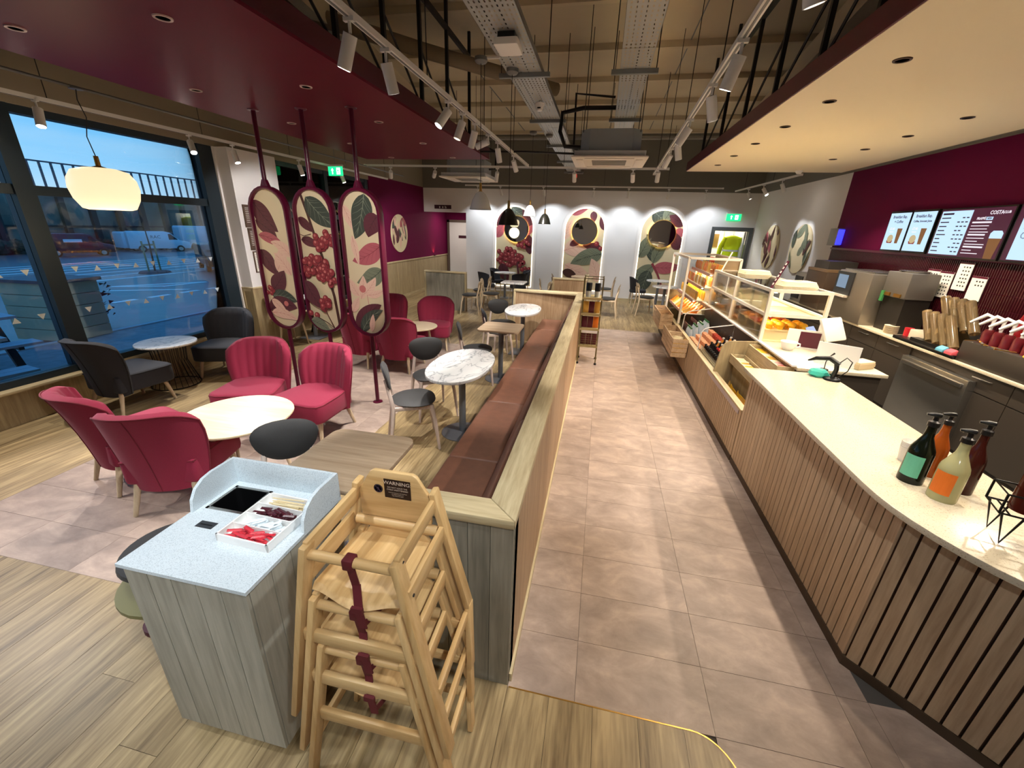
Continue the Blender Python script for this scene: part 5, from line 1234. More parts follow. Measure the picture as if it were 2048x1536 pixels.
# ---- arches on the far wall
M_halo = emis('led_edge_warm', '#fff0d6', 3.2)
def arch_panel(x, label, fill, mirror_label, mirx=0):
    t = thing('mural_arch', (x, YF, 0), 0, label, 'mural', 'lit botanical arches')
    MB().prism(arch(1.12, .28, 2.57), -.012, 0, axis='y').build('board', ART[CR], t)
    ringmesh(arch(1.15, .265, 2.585), arch(1.12, .28, 2.57), -.02, -.001).build('led_edge', M_halo, t)
    ringmesh(arch(1.36, .2, 2.70), arch(1.33, .215, 2.685), -.012, -.0005).build('moulding', M_white_wall, t)
    a = Art(arch(1.118, .282, 2.568)); fill(a); o_ = a.build(t); o_.location = (0, -.0125, 0)
    m = thing('round_mirror', (x+mirx, YF-.05, 1.955), 0, mirror_label, 'mirror', 'round back-lit mirrors')
    pr = [(.36*math.cos(2*PI*i/40), .36*math.sin(2*PI*i/40)) for i in range(40)]
    MB().prism(pr, -.01, .006, axis='y').build('mirror_glass', P('mirror', '#e8ecee', .02, 1.0) if 'mirror' not in MATS else MATS['mirror'], m)
    ringmesh([(p[0]*1.035, p[1]*1.035) for p in pr], pr, -.016, .008).build('rim', P('mirror_rim', '#c9a24e', .3, .8) if 'mirror_rim' not in MATS else MATS['mirror_rim'], m)
    ringmesh([(p[0]*1.03, p[1]*1.03) for p in pr], [(p[0]*.97, p[1]*.97) for p in pr], .009, .025).build('halo_led', emis('mirror_halo', '#ffcf80', 9) if 'mirror_halo' not in MATS else MATS['mirror_halo'], m)
def g1(a):
    a.leaf(-.5, 2.0, .8, .4, 60, -40, MR); a.leaf(-.1, 2.55, .6, .3, -30, 20, GR); a.leaf(-.56, 1.7, .5, .28, 60, 0, RO); a.leaf(.56, 1.9, .7, .32, 120, 20, MR); a.leaf(.5, 1.25, .62, .3, 100, 20, MR); a.leaf(.35, 1.8, .4, .2, 50, 0, RO)
    a.bunch(-.2, 1.12, .34, .07, 40, 21); a.bunch(.15, 1.05, .2, .068, 14, 22); a.bunch(.42, .75, .15, .062, 12, 24); a.leaf(-.36, .95, .62, .34, -68, 20, MR); a.stem([(.12, 1.0), (.17, .7), (.2, .3)], .05, .06, MR); a.bunch(.3, 1.5, .18, .06, 9, 25); a.leaf(.2, .6, .4, .2, -60, 0, BU)
def g2(a):
    a.leaf(-.56, 1.7, .6, .3, 70, -30, BU); a.leaf(-.4, 2.4, .5, .2, 20, -20, RO); a.leaf(.2, 2.5, .3, .2, -80, 0, MR); a.leaf(.56, 2.0, .5, .25, 100, 0, MR); a.leaf(-.56, 1.4, .9, .5, 10, -20, BU); a.leaf(-.4, 1.55, .5, .2, 30, 0, MR); a.leaf(.56, 1.45, .6, .25, 170, 20, MR)
    a.leaf(-.5, 1.0, .8, .4, -20, 20, BU); a.leaf(.58, 1.35, .98, .46, 200, 20, SG, 8); a.leaf(.5, .55, .7, .4, 110, 20, BU); a.leaf(-.56, .8, .5, .25, -20, -20, BK); a.berry(.38, 1.62, .075); a.berry(.5, 1.5, .06); a.leaf(-.3, .35, .7, .4, 40, 0, BU)
def g3(a):
    a.leaf(-.3, 2.55, .6, .4, -30, 30, GR); a.leaf(.3, 2.56, .5, .36, -140, 0, GR); a.leaf(.0, 2.3, .6, .3, 60, 0, SG); a.leaf(.56, 2.2, .5, .3, 150, 0, MR); a.disc(.46, 2.0, .13, RO); a.leaf(-.15, 1.2, .8, .34, 110, 30, GR); a.leaf(-.56, 1.3, .7, .36, 70, 20, SG)
    a.leaf(-.12, 1.15, .8, .3, 60, -40, SG); a.leaf(.5, 1.55, .5, .32, 110, 0, MR); a.leaf(-.1, 1.1, .75, .36, -150, -30, SG, 8); a.leaf(-.1, 1.05, .78, .34, 5, 20, RO); a.stem([(-.15, 1.15), (.05, .85), (.2, .55)], .07, .04, RV); a.leaf(-.2, .95, .7, .4, -100, 20, GR); a.leaf(.1, .5, .5, .3, -20, 0, BU)
arch_panel(-2.62, 'lit arch on the white wall with bunches of dark red berries', g1, 'round back-lit mirror in the berry arch', .07)
arch_panel(-.53, 'lit arch on the white wall with one large grey-green leaf', g2, 'round back-lit mirror in the arch with the grey-green leaf', .0)
arch_panel(1.63, 'lit arch on the white wall with green leaves and a rose-red branch', g3, 'round back-lit mirror in the arch with green leaves', .0)
# ---- round leaf discs
def leaf_disc(loc, rz, r, label, seed, cols):
    t = thing('leaf_disc', loc, rz, label, 'wall art', 'round leaf discs')
    pr = [(r*math.cos(2*PI*i/40), r*math.sin(2*PI*i/40)) for i in range(40)]
    MB().prism(pr, -.02, 0, axis='y').build('board', ART[CR], t)
    a = Art([(p[0]*.995, p[1]*.995) for p in pr]); q = random.Random(seed)
    for i in range(20): a.leaf(q.uniform(-r, r), q.uniform(-r, r), q.uniform(.3, .5), q.uniform(.1, .18), q.uniform(40, 140), q.uniform(-40, 40), q.choice(cols), 3)
    o_ = a.build(t); o_.location = (0, -.0203, 0)
leaf_disc((XR-.004, 11.5, 1.75), -PI/2, .5, 'round wooden disc painted with dark leaves, brightly lit, near the storeroom door', 4, [MR, BK, MR, GR, RO])
leaf_disc((XR-.004, 9.88, 1.77), -PI/2, .48, 'round wooden disc painted with grey leaves, beside the insect lamp', 9, [GR, SG, BK, MR, SG])
leaf_disc((XL+.004, 11.15, 1.74), PI/2, .49, 'round wooden disc with berries and leaves on the maroon wall', 14, [RO, GR, MR, BU, MR])
# ---- framed notices on the pier
for k, (z, m, lb) in enumerate(((2.03, P('notice_brown', '#5b463c', .5), 'topmost brown framed notice on the white pier'), (1.70, MATS['notice_brown'] if 'notice_brown' in MATS else None, 'middle brown framed notice on the white pier'), (1.36, M_paper, 'white framed certificate, lowest on the white pier'))):
    t = thing('framed_notice', (-5.298, 5.80+k*.02, z), PI/2, lb, 'picture frame')
    MB().box(-.105, .105, -.006, .0, -.145, .145).build('sheet', m or MATS['notice_brown'], t)
    ringmesh([(-.12, -.16), (.12, -.16), (.12, .16), (-.12, .16)], [(-.105, -.145), (.105, -.145), (.105, .145), (-.105, .145)], -.016, .0).build('frame', P('frame_wood%d' % k, '#55402f', .5), t)
    mb = MB()
    for j in range(9): mb.box(-.08, .08 if j % 3 else .05, -.0068, -.006, .11-j*.025, .116-j*.025)
    mb.build('text_lines', M_paper if k < 2 else P('notice_ink', '#8b8680', .6), t)
# ---- signs
def exit_sign(loc, rz, label, w_=.3, h=.15):
    t = thing('exit_sign', loc, rz, label, 'exit sign')
    MB().box(-w_/2, w_/2, -.012, .012, -h/2, h/2).build('panel', M_green_exit, t)
    MB().box(-w_/2-.01, w_/2+.01, -.025, .025, h/2, h/2+.03).build('housing', M_white_metal, t)
    mb = MB(); ax = -.06
    mb.add([(ax-.03, -.0135, .01), (ax+.03, -.0135, .01), (ax, -.0135, .05)], [(0, 1, 2)]).box(ax-.01, ax+.01, -.0138, -.0128, -.05, .01).build('arrow', M_exit_white, t)
    MB().box(.03, .11, -.0138, -.0128, -.055, .055).build('door_pictogram', M_exit_white, t); MB().box(.055, .07, -.0146, -.0136, -.04, .03).box(.04, .085, -.0146, -.0136, .0, .012).build('figure_pictogram', M_green_exit, t)
    return t
s1 = exit_sign((-4.93, 7.6, 2.86), -.1, 'green running-man exit sign hung from the ceiling beside the second window'); MB().cyl((0, 0, .1), (0, 0, 1.59), .005, n=6).build('hanger_rod', M_steel_grey, s1)
exit_sign((3.41, YF-.03, 2.44), 0, 'green running-man exit sign above the storeroom door', .36, .17)
t = thing('toilet_sign', (-4.875, YF-.004, 2.515), 0, 'small dark maroon toilet sign with white pictograms over the corridor', 'sign')
MB().box(-.27, .27, -.012, 0, -.055, .055).build('plate', P('sign_maroon', '#3c1824', .5), t)
mb = MB()
for x in (-.1, .0): mb.box(x-.014, x+.014, -.0135, -.012, -.035, .015).lathe([(0, 0), (.011, 0)], 10, (x, -.0135, .028))
mb.tube([(.07, -.013, .03), (.075, -.013, -.01), (.1, -.013, -.012), (.115, -.013, -.035)], .005, 5); mb.tube([(.09+.024*math.cos(a/8*2*PI), -.013, -.014+.024*math.sin(a/8*2*PI)) for a in range(8)], .004, 5, closed=True)
for k in range(len(mb.v)): pass
mb.build('pictograms', M_paper, t)
# ---- storeroom contents
t = thing('hi_vis_jacket', (3.62, 13.35, 1.98), -.2, 'yellow hi-vis jacket hanging inside the storeroom door', 'jacket')
M_hiv = fabric('hi_vis_yellow', '#d8f01c'); 
secs = [[(w_*math.cos(2*PI*i/12), d*math.sin(2*PI*i/12), z) for i in range(12)] for z, w_, d in ((0, .07, .05), (-.04, .19, .08), (-.12, .22, .09), (-.4, .2, .1), (-.72, .23, .1), (-.78, .22, .09))]
loft(MB(), secs).build('body', M_hiv, t, smooth=60)
for s_ in (-1, 1): MB().tube([(s_*.17, 0, -.06), (s_*.27, 0, -.3), (s_*.3, .01, -.62)], [.07, .065, .05], 8).build('sleeve', M_hiv, t, smooth=60)
for z in (-.38, -.55): loft(MB(), [[(.215*math.cos(2*PI*i/12), .108*math.sin(2*PI*i/12), z+dz) for i in range(12)] for dz in (0, -.05)], caps=False).build('reflective_band', P('reflective%d' % int(-z*100), '#c9cfd2', .3), t)
MB().tube([(0, 0, 0), (0, 0, .06), (.02, 0, .07)], .005, 5).build('hook', M_chrome, t); MB().tube([(.0, 0, .06), (.0, .0, .67)], .004, 5).build('hanging_rail', M_chrome, t)
sh = thing('storage_shelving', (3.05, 14.0, 0), 0, 'white storeroom shelving seen through the door', 'shelving')
for z in (.5, 1.05, 1.6): MB().box(-.45, .45, -.2, .2, z, z+.03).build('shelf', M_white_metal, sh)
for x in (-.45, .42):
    for y in (-.2, .17): MB().box(x, x+.03, y, y+.03, 0, 2.2).build('upright', M_white_metal, sh)
M_card = P('cardboard', '#a07a48', .8)
for x, y, z, sx, sy, sz, lb in ((3.2, 14.0, 1.63, .34, .32, .38, 'brown cardboard carton on the top storeroom shelf'), (2.82, 14.0, 1.63, .3, .3, .3, 'smaller brown carton on the top storeroom shelf')):
    b_ = thing('cardboard_box', (x, y, z), 0, lb, 'box'); MB().box(-sx/2, sx/2, -sy/2, sy/2, 0, sz).build('carton', M_card, b_, bevel=.004); MB().box(-sx/2-.001, sx/2+.001, -.025, .025, sz*.6, sz+.001).build('tape', P('tape%d' % int(x*10), '#c6a878', .4), b_)
mb = MB().lathe([(0, 0), (.16, 0), (.2, .1), (.17, .22), (.08, .27), (0, .28)], 16, sx=1.1, sy=.8)
tag(mb.build('red_bag', P('red_nylon', '#c8231f', .5), None, smooth=50, loc=(3.3, 14.0, 1.08)), 'bright red bag on the middle storeroom shelf', 'bag')
for k in range(4): tag(MB().box(-.05, .05, -.07, .07, 0, .2).build('stock_packet', P('stock%d' % k, ['#b8302c', '#d8d2c6', '#b8302c', '#8a8f94'][k], .5), None, bevel=.006, loc=(2.68+k*.115, 14.0, 1.08)), ['red', 'white', 'dark red', 'grey'][k] + ' stock packet on the middle storeroom shelf', 'packet')
# storeroom + corridor lamps
def panel_lamp(loc, sx, sy, watt, cc, label):
    t = thing('ceiling_lamp', loc, 0, label, 'lamp'); MB().box(-sx/2, sx/2, -sy/2, sy/2, 0, .03).build('housing', M_white_metal, t); MB().box(-sx/2+.02, sx/2-.02, -sy/2+.02, sy/2-.02, -.004, 0).build('diffuser', emis('panel_' + str(int(watt)), '#fff4dc', 3), t)
    l = bpy.data.lights.new('panel_light', 'AREA'); l.energy = watt; l.size = sx; l.shape = 'SQUARE'; l.color = cc; lo_ = bpy.data.objects.new('panel_light', l); col.objects.link(lo_); lo_.parent = t; lo_.location = (0, 0, -.02)
panel_lamp((3.4, 14.0, 2.62), .5, .5, 45, (1, .95, .85), 'square ceiling lamp inside the storeroom'); panel_lamp((-4.8, 13.9, 2.47), .3, .3, 14, (1, .9, .8), 'small square ceiling lamp inside the corridor')
# corridor up-glow wall washer on dado
t = thing('wall_uplight', (XL+.03, 13.6, 1.03), 0, 'tiny uplight on the dado glowing orange on the maroon corridor wall', 'lamp'); MB().box(0, .04, -.05, .05, 0, .02).build('housing', M_black, t)
l = spot('uplight_beam', (.05, 0, .03), (-.03, 0, .6), 5, 100, .8, (1, .5, .2), .02); l.parent = t

# ================================================================== CEILING SERVICES
def perf_mat():
    m, n, b = newmat('perforated_zinc'); setv(b, Base_Color=lin('#b9bcbc'), Roughness=.45, Metallic=.55)
    tc_ = N(n, 'ShaderNodeTexCoord'); sx_ = N(n, 'ShaderNodeSeparateXYZ'); n.links.new(tc_.outputs['Object'], sx_.inputs[0])
    def hole(axis, per, wd):
        a = N(n, 'ShaderNodeMath', operation='MULTIPLY'); a.inputs[1].default_value = 1/per; n.links.new(sx_.outputs[axis], a.inputs[0])
        f = N(n, 'ShaderNodeMath', operation='FRACT'); n.links.new(a.outputs[0], f.inputs[0]); c_ = N(n, 'ShaderNodeMath', operation='LESS_THAN'); c_.inputs[1].default_value = wd; n.links.new(f.outputs[0], c_.inputs[0]); return c_.outputs[0]
    mu = N(n, 'ShaderNodeMath', operation='MULTIPLY'); n.links.new(hole('X', .038, .32), mu.inputs[0]); n.links.new(hole('Y', .07, .5), mu.inputs[1])
    tr = N(n, 'ShaderNodeBsdfTransparent'); mx_ = N(n, 'ShaderNodeMixShader'); n.links.new(mu.outputs[0], mx_.inputs[0]); n.links.new(b.outputs[0], mx_.inputs[1]); n.links.new(tr.outputs[0], mx_.inputs[2]); n.links.new(mx_.outputs[0], n.nodes['Material Output'].inputs[0]); return m
M_perf = perf_mat()
def cable_tray(x0, x1, y0, y1, z, label):
    t = thing('cable_tray', ((x0+x1)/2, y0, z), 0, label, 'cable tray'); hw = (x1-x0)/2; L = y1-y0; n_ = max(1, round(L/2.4)); s_ = L/n_
    for i in range(n_):
        MB().box(-hw, hw, i*s_+.004, (i+1)*s_-.004, 0, .0015).build('tray_section', M_perf, t)
    for sx in (-hw, hw-.003): MB().box(sx, sx+.003, 0, L, 0, .05).build('side_wall', M_steel_grey, t)
    k = 1.0
    while k < L:
        MB().box(-hw-.08, hw+.08, k-.02, k+.02, -.042, -.002).build('support_channel', P('zinc_strut', '#8d9294', .4, .6) if 'zinc_strut' not in MATS else MATS['zinc_strut'], t)
        for sx in (-hw-.06, hw+.06): MB().cyl((sx, k, -.03), (sx, k, ZR-z), .005, n=6).build('hanger_rod', M_steel_dark, t)
        k += 1.9
    for k in range(3): MB().tube([(-hw*.5+k*.06, 0, .012), (-hw*.5+k*.06+.02, L*.5, .012), (-hw*.5+k*.06, L, .012)], .008, 6).build('cable', M_black, t)
    return t
cable_tray(-1.12, -.76, 2.0, 12.6, 3.46, 'long perforated galvanised cable tray carrying the pendant lamps')
cable_tray(.0, .28, 2.0, 9.2, 3.46, 'perforated galvanised cable tray ending behind the cassette air conditioner')
def cassette(loc, label, s_=.44):
    t = thing('air_conditioner', loc, 0, label, 'air conditioner')
    MB().prism([(-s_*.85, -s_*.6), (-s_*.6, -s_*.85), (s_*.6, -s_*.85), (s_*.85, -s_*.6), (s_*.85, s_*.6), (s_*.6, s_*.85), (-s_*.6, s_*.85), (-s_*.85, s_*.6)], .08, .33).build('body', P('ac_grey', '#9aa0a4', .45, .2) if 'ac_grey' not in MATS else MATS['ac_grey'], t)
    MB().prism(rrect(-s_*1.0, s_*1.0, -s_*1.0, s_*1.0, .02), .02, .08).build('skirt', P('ac_skirt', '#b9bcbe', .4) if 'ac_skirt' not in MATS else MATS['ac_skirt'], t)
    MB().prism(rrect(-s_*1.08, s_*1.08, -s_*1.08, s_*1.08, .03), 0, .02).build('fascia', P('ac_white', '#e6ded2', .4) if 'ac_white' not in MATS else MATS['ac_white'], t, bevel=.006)
    for k in range(8): MB().box(-s_*.5, s_*.5, -s_*.5+k*s_*.125, -s_*.5+k*s_*.125+.02, -.008, 0).build('grille_bar', P('ac_grille', '#8f8a82', .5) if 'ac_grille' not in MATS else MATS['ac_grille'], t)
    for a, b, c, d in ((-.7, .7, -.95, -.75), (-.7, .7, .75, .95), (-.95, -.75, -.7, .7), (.75, .95, -.7, .7)): MB().box(s_*a, s_*b, s_*c, s_*d, -.012, .0).build('louvre', MATS['ac_white'], t, bevel=.006)
    for sx in (-1, 1):
        for sy in (-1, 1): MB().cyl((sx*s_*.8, sy*s_*.7, .3), (sx*s_*.8, sy*s_*.7, ZR-loc[2]), .005, n=6).build('hanger_rod', M_steel_dark, t)
    return t
a1 = cassette((-.02, 6.35, 2.85), 'white cassette air conditioner hung between the cable trays')
MB().tube([(-.36, .1, .2), (-.62, .15, .22), (-.7, .15, .4), (-.68, .15, .62), (-.4, .1, .66), (.25, .2, .68)], .028, 8).build('insulated_pipe', M_black, a1, smooth=60); MB().tube([(-.36, .16, .15), (-.5, .2, .2), (-.52, .2, .85), (.0, .2, .8)], .016, 8).build('insulated_pipe', M_black, a1, smooth=60); MB().tube([(-.4, .1, .12), (-1.2, .3, .18), (-2.4, .3, .18)], .014, 8).build('insulated_pipe', M_black, a1, smooth=60)
a2 = cassette((-2.72, 8.75, 2.86), 'white cassette air conditioner beyond the maroon raft'); MB().tube([(.36, .1, .2), (.5, .1, .2), (.52, .1, .5), (.3, .1, .6)], .02, 8).build('insulated_pipe', M_black, a2, smooth=60)
# pendants
def pendant(x, y, z, shade, label, arm):
    t = thing('pendant_lamp', (x, y, z), 0, label, 'pendant lamp')
    MB().lathe([(.112, 0), (.108, .012), (.085, .09), (.05, .15), (.022, .17), (.02, .168), (.048, .145), (.083, .088), (.105, .01), (.112, 0)], 28).build('shade', shade, t, smooth=50)
    MB().lathe([(0, .165), (.02, .165), (.02, .175), (.014, .18), (.013, .25), (0, .25)], 14).build('neck', M_brass, t, smooth=40)
    MB().cyl((0, 0, .25), (0, 0, 3.42-z), .0035, n=6).build('cord', M_black, t)
    MB().lathe([(0, 3.46-z), (.06, 3.46-z), (.06, 3.43-z), (.045, 3.415-z), (0, 3.41-z)], 18).build('ceiling_rose', M_steel_grey, t, smooth=40)
    if arm: MB().box(.0, .18, -.01, .01, 3.445-z, 3.459-z).build('arm', M_white_metal, t)
    MB().lathe([(0, .02), (.02, .03), (.026, .05), (.02, .075), (0, .085)], 14).build('bulb', emis('bulb_warm', '#ffe2b0', 12) if 'bulb_warm' not in MATS else MATS['bulb_warm'], t, smooth=50)
    l = spot('pendant_beam', (0, 0, .015), (0, 0, -1), W_PEND, 120, .5, (1, .86, .66), .03); l.parent = t
M_shade_w = P('shade_white', '#e9ecee', .2); M_shade_b = P('shade_black', '#26251f', .3)
pendant(-1.27, 4.46, 2.16, M_shade_w, 'white bell-shaped pendant lamp, the larger-looking of two whites over the bench tables', True)
pendant(-1.04, 4.78, 2.02, M_shade_b, 'black cone pendant lamp hanging beside the first white one', False)
pendant(-1.27, 7.56, 2.19, M_shade_w, 'white bell-shaped pendant lamp over the far oval table', True)
pendant(-1.04, 7.80, 2.07, M_shade_b, 'black cone pendant lamp over the far end of the leather bench', False)
# big opal lamp by the window
t = thing('opal_pendant', (-4.55, 3.33, 2.03), 0, 'large glowing opal glass pendant lamp in front of the window', 'pendant lamp')
MB().lathe([(0, .0), (.15, .0), (.19, .012), (.232, .09), (.25, .18), (.24, .26), (.2, .325), (.12, .35), (0, .355)], 40).build('globe', M_opal, t, smooth=60)
MB().lathe([(0, .35), (.06, .353), (.05, .36), (.02, .37), (.018, .45), (0, .45)], 16).build('fitting', M_brass, t, smooth=40)
MB().tube([(0, 0, .45), (-.02, -.01, .6), (.01, .01, .75), (-.02, 0, .88), (0, 0, .965)], .004, 6).build('cord', M_black, t); MB().lathe([(0, .955), (.05, .955), (.05, .965), (0, .965)], 14).build('ceiling_rose', M_steel_grey, t)
l = bpy.data.lights.new('opal_glow', 'POINT'); l.energy = 12; l.color = (1, .8, .5); l.shadow_soft_size = .26; lo_ = bpy.data.objects.new('opal_glow', l); col.objects.link(lo_); lo_.parent = t; lo_.location = (0, 0, -.3)
cdt = tag(MB().tube([(-4.55, .2, 3.0), (-4.55, 9.6, 3.0)], .012, 8).build('conduit', M_steel_grey), 'thin grey conduit running above the windows, carrying the opal lamp', 'conduit')
# steel hangers for the rafts
def hanger_frame(x, ys_, z0, label, dx=0):
    t = thing('raft_hanger', (x, 0, z0), 0, label, 'steel frame')
    for y in ys_: MB().box(-.018, .018, y-.018, y+.018, 0, ZR-z0).build('upright', M_steel_dark, t)
    for a, b in zip(ys_[:-1], ys_[1:]): MB().tube([(0, a, .55), (0, b-.02, .02)], .012, 5).build('brace', M_steel_dark, t)
    MB().box(-.02, .02, ys_[0], ys_[-1], .98, 1.03).build('top_channel', M_steel_dark, t)
hanger_frame(-2.05, [1.6, 2.6, 3.35, 4.1, 4.9, 5.7, 6.6], 3.16, 'dark steel hanging frame on the maroon raft, lounge side')
hanger_frame(1.42, [2.6, 3.3, 4.0, 4.9, 5.8, 6.8, 7.9], 3.14, 'dark steel hanging frame along the aisle edge of the cream raft')
tag(MB().box(-2.0, .4, 4.55, 4.62, 4.0, 4.06).build('roof_channel', M_steel_dark), 'dark steel channel crossing under the roof', 'steel channel')
tag(MB().tube([(-4.8, 3.6, 4.05), (-3.6, 4.6, 4.06), (-2.4, 5.9, 4.02), (-.9, 7.3, 3.95)], .085, 12).build('roof_duct', P('duct_beige', '#8b7c66', .7), None, smooth=60), 'round beige duct curving under the roof', 'duct')
tag(MB().tube([(-4.9, 10.5, 3.9), (3.9, 10.6, 3.9)], .035, 8).build('roof_pipe', P('pipe_grey', '#8a8782', .6), None, smooth=60), 'long grey pipe crossing under the far roof', 'pipe')
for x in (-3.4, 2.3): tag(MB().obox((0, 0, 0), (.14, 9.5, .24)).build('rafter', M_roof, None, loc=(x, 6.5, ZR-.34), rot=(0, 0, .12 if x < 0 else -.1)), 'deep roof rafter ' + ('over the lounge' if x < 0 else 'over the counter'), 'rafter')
# small ceiling devices
t = thing('wifi_unit', (-.92, 4.05, 3.415), 0, 'square white wireless unit under the long cable tray', 'wireless unit'); MB().prism(rrect(-.1, .1, -.13, .13, .02), -.05, 0).build('cover', M_white, t, bevel=.006); MB().box(-.07, .07, -.1, .1, 0, .044).build('bracket', M_black, t)
t = thing('smoke_detector', (-.92, 5.86, 3.40), 0, 'white smoke detector under the long cable tray', 'smoke detector'); MB().lathe([(0, -.05), (.03, -.05), (.045, -.03), (.05, 0), (.06, .01), (.06, .03), (0, .03)], 18).build('body', M_white, t, smooth=40); MB().box(-.02, .02, -.052, -.045, -.035, -.02).build('vent', M_black, t); MB().cyl((0, 0, .03), (0, 0, .06), .01, n=8).build('mount', M_white, t)
t = thing('fire_beacon', (-.9, 12.55, 3.32), 0, 'red fire beacon at the end of the long cable tray', 'beacon'); MB().lathe([(0, 0), (.05, 0), (.05, .06), (.03, .1), (0, .1)], 14).build('dome', P('beacon_red', '#c01818', .3, emit='#ff2010', es=.6), t, smooth=40); MB().box(-.2, .2, -.1, .1, .1, .12).build('plate', M_steel_grey, t); MB().cyl((0, 0, .12), (0, 0, .15), .02, n=8).build('mount', M_steel_grey, t)
for x, y in ((3.0, 8.2),):
    t = thing('smoke_detector', (x, y, 3.0), 0, 'white smoke detector in the far corner of the cream raft', 'smoke detector'); MB().lathe([(0, -.045), (.03, -.045), (.05, -.02), (.055, 0), (0, 0)], 18).build('body', M_white, t, smooth=40)
# ================================================================== CONDIMENT STATION
bs = thing('condiment_station', (-1.262, 1.07, 0), 0, 'grey oak waste and condiment station with a white terrazzo top', 'waste station')
HX, YA, YZ_ = .248, -.262, .245
MB().box(-HX+.012, HX-.012, YA+.012, YZ_-.012, .05, .60).build('carcass', M_slatback, bs)
nb = 5; bw_ = 2*HX/nb
for i in range(nb): MB().box(-HX+i*bw_+.0015, -HX+(i+1)*bw_-.0015, YA, YA+.012, .05, .866).build('board', M_binoak, bs)
ns = 5; sw_ = (YZ_-YA-.026)/ns
for i in range(ns):
    for sx in (-1, 1):
        a, b = (HX-.012, HX) if sx > 0 else (-HX, -HX+.012); MB().box(a, b, YA+.013+i*sw_+.0015, YA+.013+(i+1)*sw_-.0015, .05, .866).build('board', M_binoak, bs)
MB().box(-HX, HX, YZ_-.012, YZ_, .05, .866).build('back_board', M_binoak, bs)
MB().box(-HX+.05, HX-.05, YA+.05, YZ_-.02, 0, .05).build('plinth', M_black, bs)
TX0, TX1, TY0, TY1 = -.26, .26, -.272, .25
hx0, hx1, hy0, hy1 = -.225, -.04, .045, .205
tp = MB()
for a, b, c, d in ((TX0, TX1, TY0, hy0), (TX0, hx0, hy0, hy1), (hx1, TX1, hy0, hy1), (TX0, TX1, hy1, TY1)): tp.box(a, b, c, d, .866, .88)
tp.build('top', M_terrazzo, bs)
MB().box(TX0, TX1, TY1-.014, TY1, .88, 1.0).build('upstand', M_terrazzo, bs, bevel=.002)
prof = [(.01, .88), (.02, .93), (.045, .968), (.085, .992), (.13, 1.0), (TY1-.014, 1.0), (TY1-.014, .88)]
for a in (TX0, TX1-.014): MB().prism(prof, a, a+.014, axis='x').build('side_upstand', M_terrazzo, bs)
hb = MB()
hb.box(hx0, hx0+.012, hy0, hy1, .878, .883).box(hx1-.012, hx1, hy0, hy1, .878, .883).box(hx0, hx1, hy0, hy0+.012, .878, .883).box(hx0, hx1, hy1-.012, hy1, .878, .883)
hb.build('chute_rim', M_chrome, bs)
ch = MB(); p_o = rrect(hx0+.012, hx1-.012, hy0+.012, hy1-.012, .02); ch.add([(x, y, .88) for x, y in p_o] + [(x*.98-.0026, y*.98+.0025, .62) for x, y in p_o], [(i, (i+1) % len(p_o), len(p_o)+(i+1) % len(p_o), len(p_o)+i) for i in range(len(p_o))] + [tuple(range(len(p_o), 2*len(p_o)))])
ch.build('chute', P('chute_black', '#0c0c0d', .35), bs)
pl = MB().box(-.17, -.095, -.055, -.02, .88, .8812).build('engraved_plate', P('plate_pewter', '#4a4e52', .35, .5), bs)
mb = MB().box(-.16, -.105, -.041, -.035, .8812, .8815).build('engraving', M_black, pl)
# sachet tray
tr_ = thing('sachet_tray', (-1.165, 1.10, .88), -.04, 'white four-compartment tray on the terrazzo top', 'tray')
sx0, sx1, sy0, sy1 = -.112, .112, -.135, .13
MB().box(sx0, sx1, sy0, sy1, 0, .004).build('base', M_white, tr_)
for a, b, c, d in ((sx0, sx0+.006, sy0, sy1), (sx1-.006, sx1, sy0, sy1), (sx0, sx1, sy0, sy0+.006), (sx0, sx1, sy1-.006, sy1)): MB().box(a, b, c, d, .004, .034).build('wall', M_white, tr_)
dvs = [sy0+.006, sy0+.072, sy0+.132, sy0+.196, sy1-.006]
for y in dvs[1:-1]: MB().box(sx0+.006, sx1-.006, y-.002, y+.002, .004, .032).build('divider', M_white, tr_)
def sachet(m, nm, w_=.05, h=.013):
    return loft(MB(), [[(-w_/2, -h/2*k, -.0015*k), (-w_/2+0, h/2*k, -.0015*k)] if False else [(x, -h/2, .0), (x, 0, .003*k), (x, h/2, .0), (x, 0, -.001*k)] for x, k in ((-w_/2, .2), (-w_/2+.006, 1), (w_/2-.006, 1), (w_/2, .2))]).mesh(nm, m)
M_sr = P('sachet_red', '#cf3340', .35); M_sm = P('sachet_maroon', '#4a1822', .35); M_sw = P('sachet_white', '#e4eef2', .4)
rs = random.Random(8)
cr_, sr_ = math.cos(-.04), math.sin(-.04)
for ci, (m, nm, lb, grp, cnt) in enumerate(((M_sr, 'sugar_sachet', 'red sugar sachet in the front compartment of the white tray', 'red sugar sachets', 46), (M_sw, 'sugar_sachet', 'white sugar sachet with grey print in the second compartment', 'white sugar sachets', 34), (M_sm, 'sugar_sachet', 'dark maroon sachet in the third compartment', 'maroon sachets', 34))):
    me = sachet(m, nm)
    for i in range(cnt):
        lx = rs.uniform(sx0+.035, sx1-.035); ly = rs.uniform(dvs[ci]+.012, dvs[ci+1]-.012); lz = .006 + .026*(i/cnt)
        o_ = inst(nm, me, None, (-1.165+lx*cr_-ly*sr_, 1.10+lx*sr_+ly*cr_, .88+lz), (rs.uniform(-.3, .3), rs.uniform(-.15, .15), rs.uniform(-.55, .55) + (.5 if ci == 1 else 0))); tag(o_, lb, 'sachet', grp)
sme = MB().box(-.07, .07, -.003, .003, 0, .0016).mesh('stirrer', wood('stirrer_birch', '#d8c08e', '#efe0b8', 'x', tint=.06))
